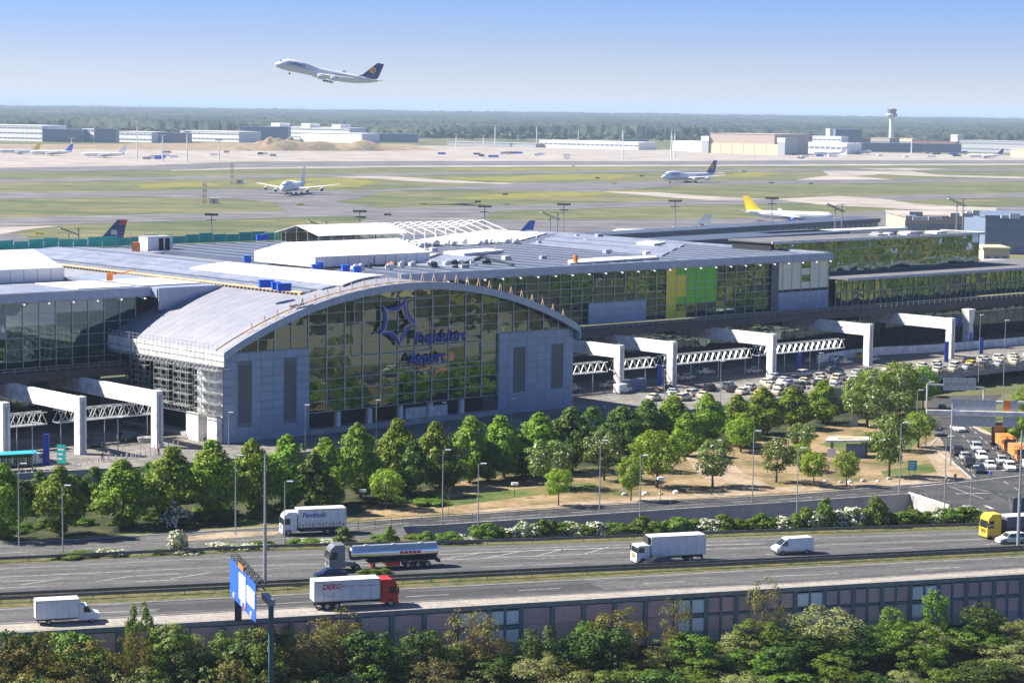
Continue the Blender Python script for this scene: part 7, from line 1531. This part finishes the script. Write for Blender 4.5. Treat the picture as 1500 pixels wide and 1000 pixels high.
# woods right of the frame, seen in the glass, and far forest
def canopy(name, pts, h0, h1, leaf, m, per=260, seed=3, wr=(4, 7)):
    g = np.random.default_rng(seed); V_ = []
    for (x, y) in pts:
        H = g.uniform(h0, h1); r = g.uniform(*wr); d = g.normal(size=(per, 3)); d /= np.linalg.norm(d, axis=1)[:, None]; d[:, 2] = np.abs(d[:, 2]) - .25
        p = np.array([x, y, H * .55]) + d * np.array([r, r, H * .45]) * g.uniform(.8, 1.1, per)[:, None]; nn = d + g.normal(size=(per, 3)) * .3; nn /= np.linalg.norm(nn, axis=1)[:, None]
        a = np.cross(nn, g.normal(size=(per, 3))); a /= np.linalg.norm(a, axis=1)[:, None]; b = np.cross(nn, a); s = leaf * g.uniform(.6, 1.4, per)[:, None]
        V_.append(np.concatenate([p + a * s, p + b * s, p - a * s, p - b * s], 1).reshape(-1, 3))
    v = np.concatenate(V_); n = len(v) // 4; me = bpy.data.meshes.new(name); me.vertices.add(len(v)); me.vertices.foreach_set('co', v.astype('f').ravel()); me.loops.add(len(v)); me.loops.foreach_set('vertex_index', np.arange(len(v), dtype='i'))
    me.polygons.add(n); me.polygons.foreach_set('loop_start', np.arange(0, 4 * n, 4, dtype='i')); me.polygons.foreach_set('loop_total', np.full(n, 4, dtype='i')); me.materials.append(M[m]); me.update(calc_edges=True); return me
pts = []
for k in range(520):
    x = rnd.uniform(135, 800); y = rnd.uniform(230, 720)
    if x > 125 + (y - 300) * .23 and not (330 < x < 420 and 340 < y < 430): pts.append((x, y))
layered('unseen_ground_dark', [(.025, .035, .015), (.05, .055, .03), (.11, .09, .05)], .03, fine=.3)
sheet('unseen_dark_ground', [(105, 330), (700, 200), (1600, 400), (1600, 1000), (330, 1000), (180, 660)], .02, 'unseen_ground_dark', px=False)  # unseen ground, laid dark so the glass mirrors less yellow
pts = [p for p in pts if not (p[0] < 225 and 350 < p[1] < 480)]
sheet('mirrored_pale_ground', [(118, 372), (225, 352), (235, 478), (140, 482)], .03, 'concrete_shoulder', px=False)  # pale sheet out of view, added for the light band in the glass
o = add('roadside_wood', canopy('roadside_wood', pts[::2], 10, 20, 1.1, 'leaf_dark')); tag(o, 'mass of dark woodland beyond the right of the motorway', 'woodland', kind='stuff')
o = add('budding_wood', canopy('budding_wood', pts[1::2], 8, 18, .9, 'leaf_brown', seed=8)); tag(o, 'mass of olive budding woodland beyond the right of the motorway', 'woodland', kind='stuff')
for k, (x, y, sx_, sy_, h, m) in enumerate([(375, 385, 70, 26, 30, 'bld_cream'), (250, 330, 30, 14, 12, 'bld_white'), (470, 470, 50, 20, 36, 'bld_grey')]):  # unseen blocks, put in to give the glass pale patches
    t = thing('office_block', ['unseen cream office block beyond the woods right of the frame', 'unseen low white office building added right of the frame', 'unseen grey tower block added right of the frame'][k], 'building', (x, y, 0), .4); b = MB(); b.b2(-sx_ / 2, sx_ / 2, -sy_ / 2, sy_ / 2, 0, h); b.build('wall', m, t)
    q = MB(); q.b2(-sy_ / 2 * 0 - .1, .05, -1.2, 1.2, .8, 2.4); wq = MB(); wq.b2(-1.4, 1.4, -.1, .05, .9, 2.4); wm_ = wq.mesh('window', 'bld_glass')
    for j in range(int(h / 3.4)):
        for i in range(int(sx_ / 4)): add('window', wm_, t, loc=(-sx_ / 2 + 2 + i * 4, -sy_ / 2 - .02, j * 3.4))
# forest: canopy surface of uneven crowns, wider with distance
g = np.random.default_rng(5); rows_, cols_ = 190, 620; V_ = []; ys = [4780 * (13000 / 4780) ** (i / (rows_ - 1)) for i in range(rows_)]
Y = np.array(ys)[:, None] * np.ones((1, cols_)); xf = np.linspace(-.36, .36, cols_)[None, :]
X = Y * xf + g.uniform(-5, 5, (rows_, cols_)); Y = Y + g.uniform(-9, 9, (rows_, cols_)) + 120 * np.sin(xf * 23) + 60 * np.sin(xf * 61 + 1)
Z = 15 + g.uniform(0, 11, (rows_, cols_)) + 5 * np.sin(X / 170) * np.sin(Y / 240)
Z[0] = 0; Z += np.maximum(0, (Y - 8000) / 5000) * 14
me = bpy.data.meshes.new('far_forest'); v = np.stack([X, Y, Z], -1).reshape(-1, 3); i0 = (np.arange(rows_ - 1)[:, None] * cols_ + np.arange(cols_ - 1)[None, :]).ravel(); fcs = np.stack([i0, i0 + 1, i0 + cols_ + 1, i0 + cols_], -1)
nf = len(fcs); me.vertices.add(len(v)); me.vertices.foreach_set('co', v.astype('f').ravel()); me.loops.add(nf * 4); me.loops.foreach_set('vertex_index', fcs.ravel().astype('i')); me.polygons.add(nf); me.polygons.foreach_set('loop_start', np.arange(0, 4 * nf, 4, dtype='i')); me.polygons.foreach_set('loop_total', np.full(nf, 4, dtype='i'))
layered('forest_canopy', [(.015, .03, .024), (.028, .045, .032), (.06, .07, .042)], .004, stretch=(1, 1, 1), fine=.03); me.materials.append(M['forest_canopy']); me.update(calc_edges=True)
o = add('far_forest', me); tag(o, 'dense forest stretching to the hazy horizon behind the airport', 'forest', kind='stuff')
pts = [(rnd.uniform(-1, 1) * .24 * y_, y_) for y_ in [rnd.uniform(4380, 4800) for _ in range(330)]]
pts = [p for p in pts if True]
o = add('field_trees', canopy('field_trees', pts, 9, 17, 3.2, 'leaf_far', 60, 9, (6, 11))); tag(o, 'band of low trees between the far halls and the forest', 'tree belt', kind='stuff')
# ================================================================== HAZE
hz = MB(); hz.b2(-59000, 61000, -29000, 89000, LOW - 1, 118); m = bpy.data.materials.new('haze'); m.use_nodes = True; n = m.node_tree; n.nodes.remove(n.nodes['Principled BSDF']); pv = n.nodes.new('ShaderNodeVolumePrincipled'); pv.inputs['Color'].default_value = (.60, .78, 1.0, 1); pv.inputs['Density'].default_value = HAZE_D; pv.inputs['Anisotropy'].default_value = 0.0
n.links.new(pv.outputs[0], n.nodes['Material Output'].inputs['Volume']); M['haze'] = m
o = hz.build('haze', 'haze'); o['kind'] = 'stuff'; o['label'] = 'pale blue haze lying over the airfield towards the horizon'; o['category'] = 'haze'
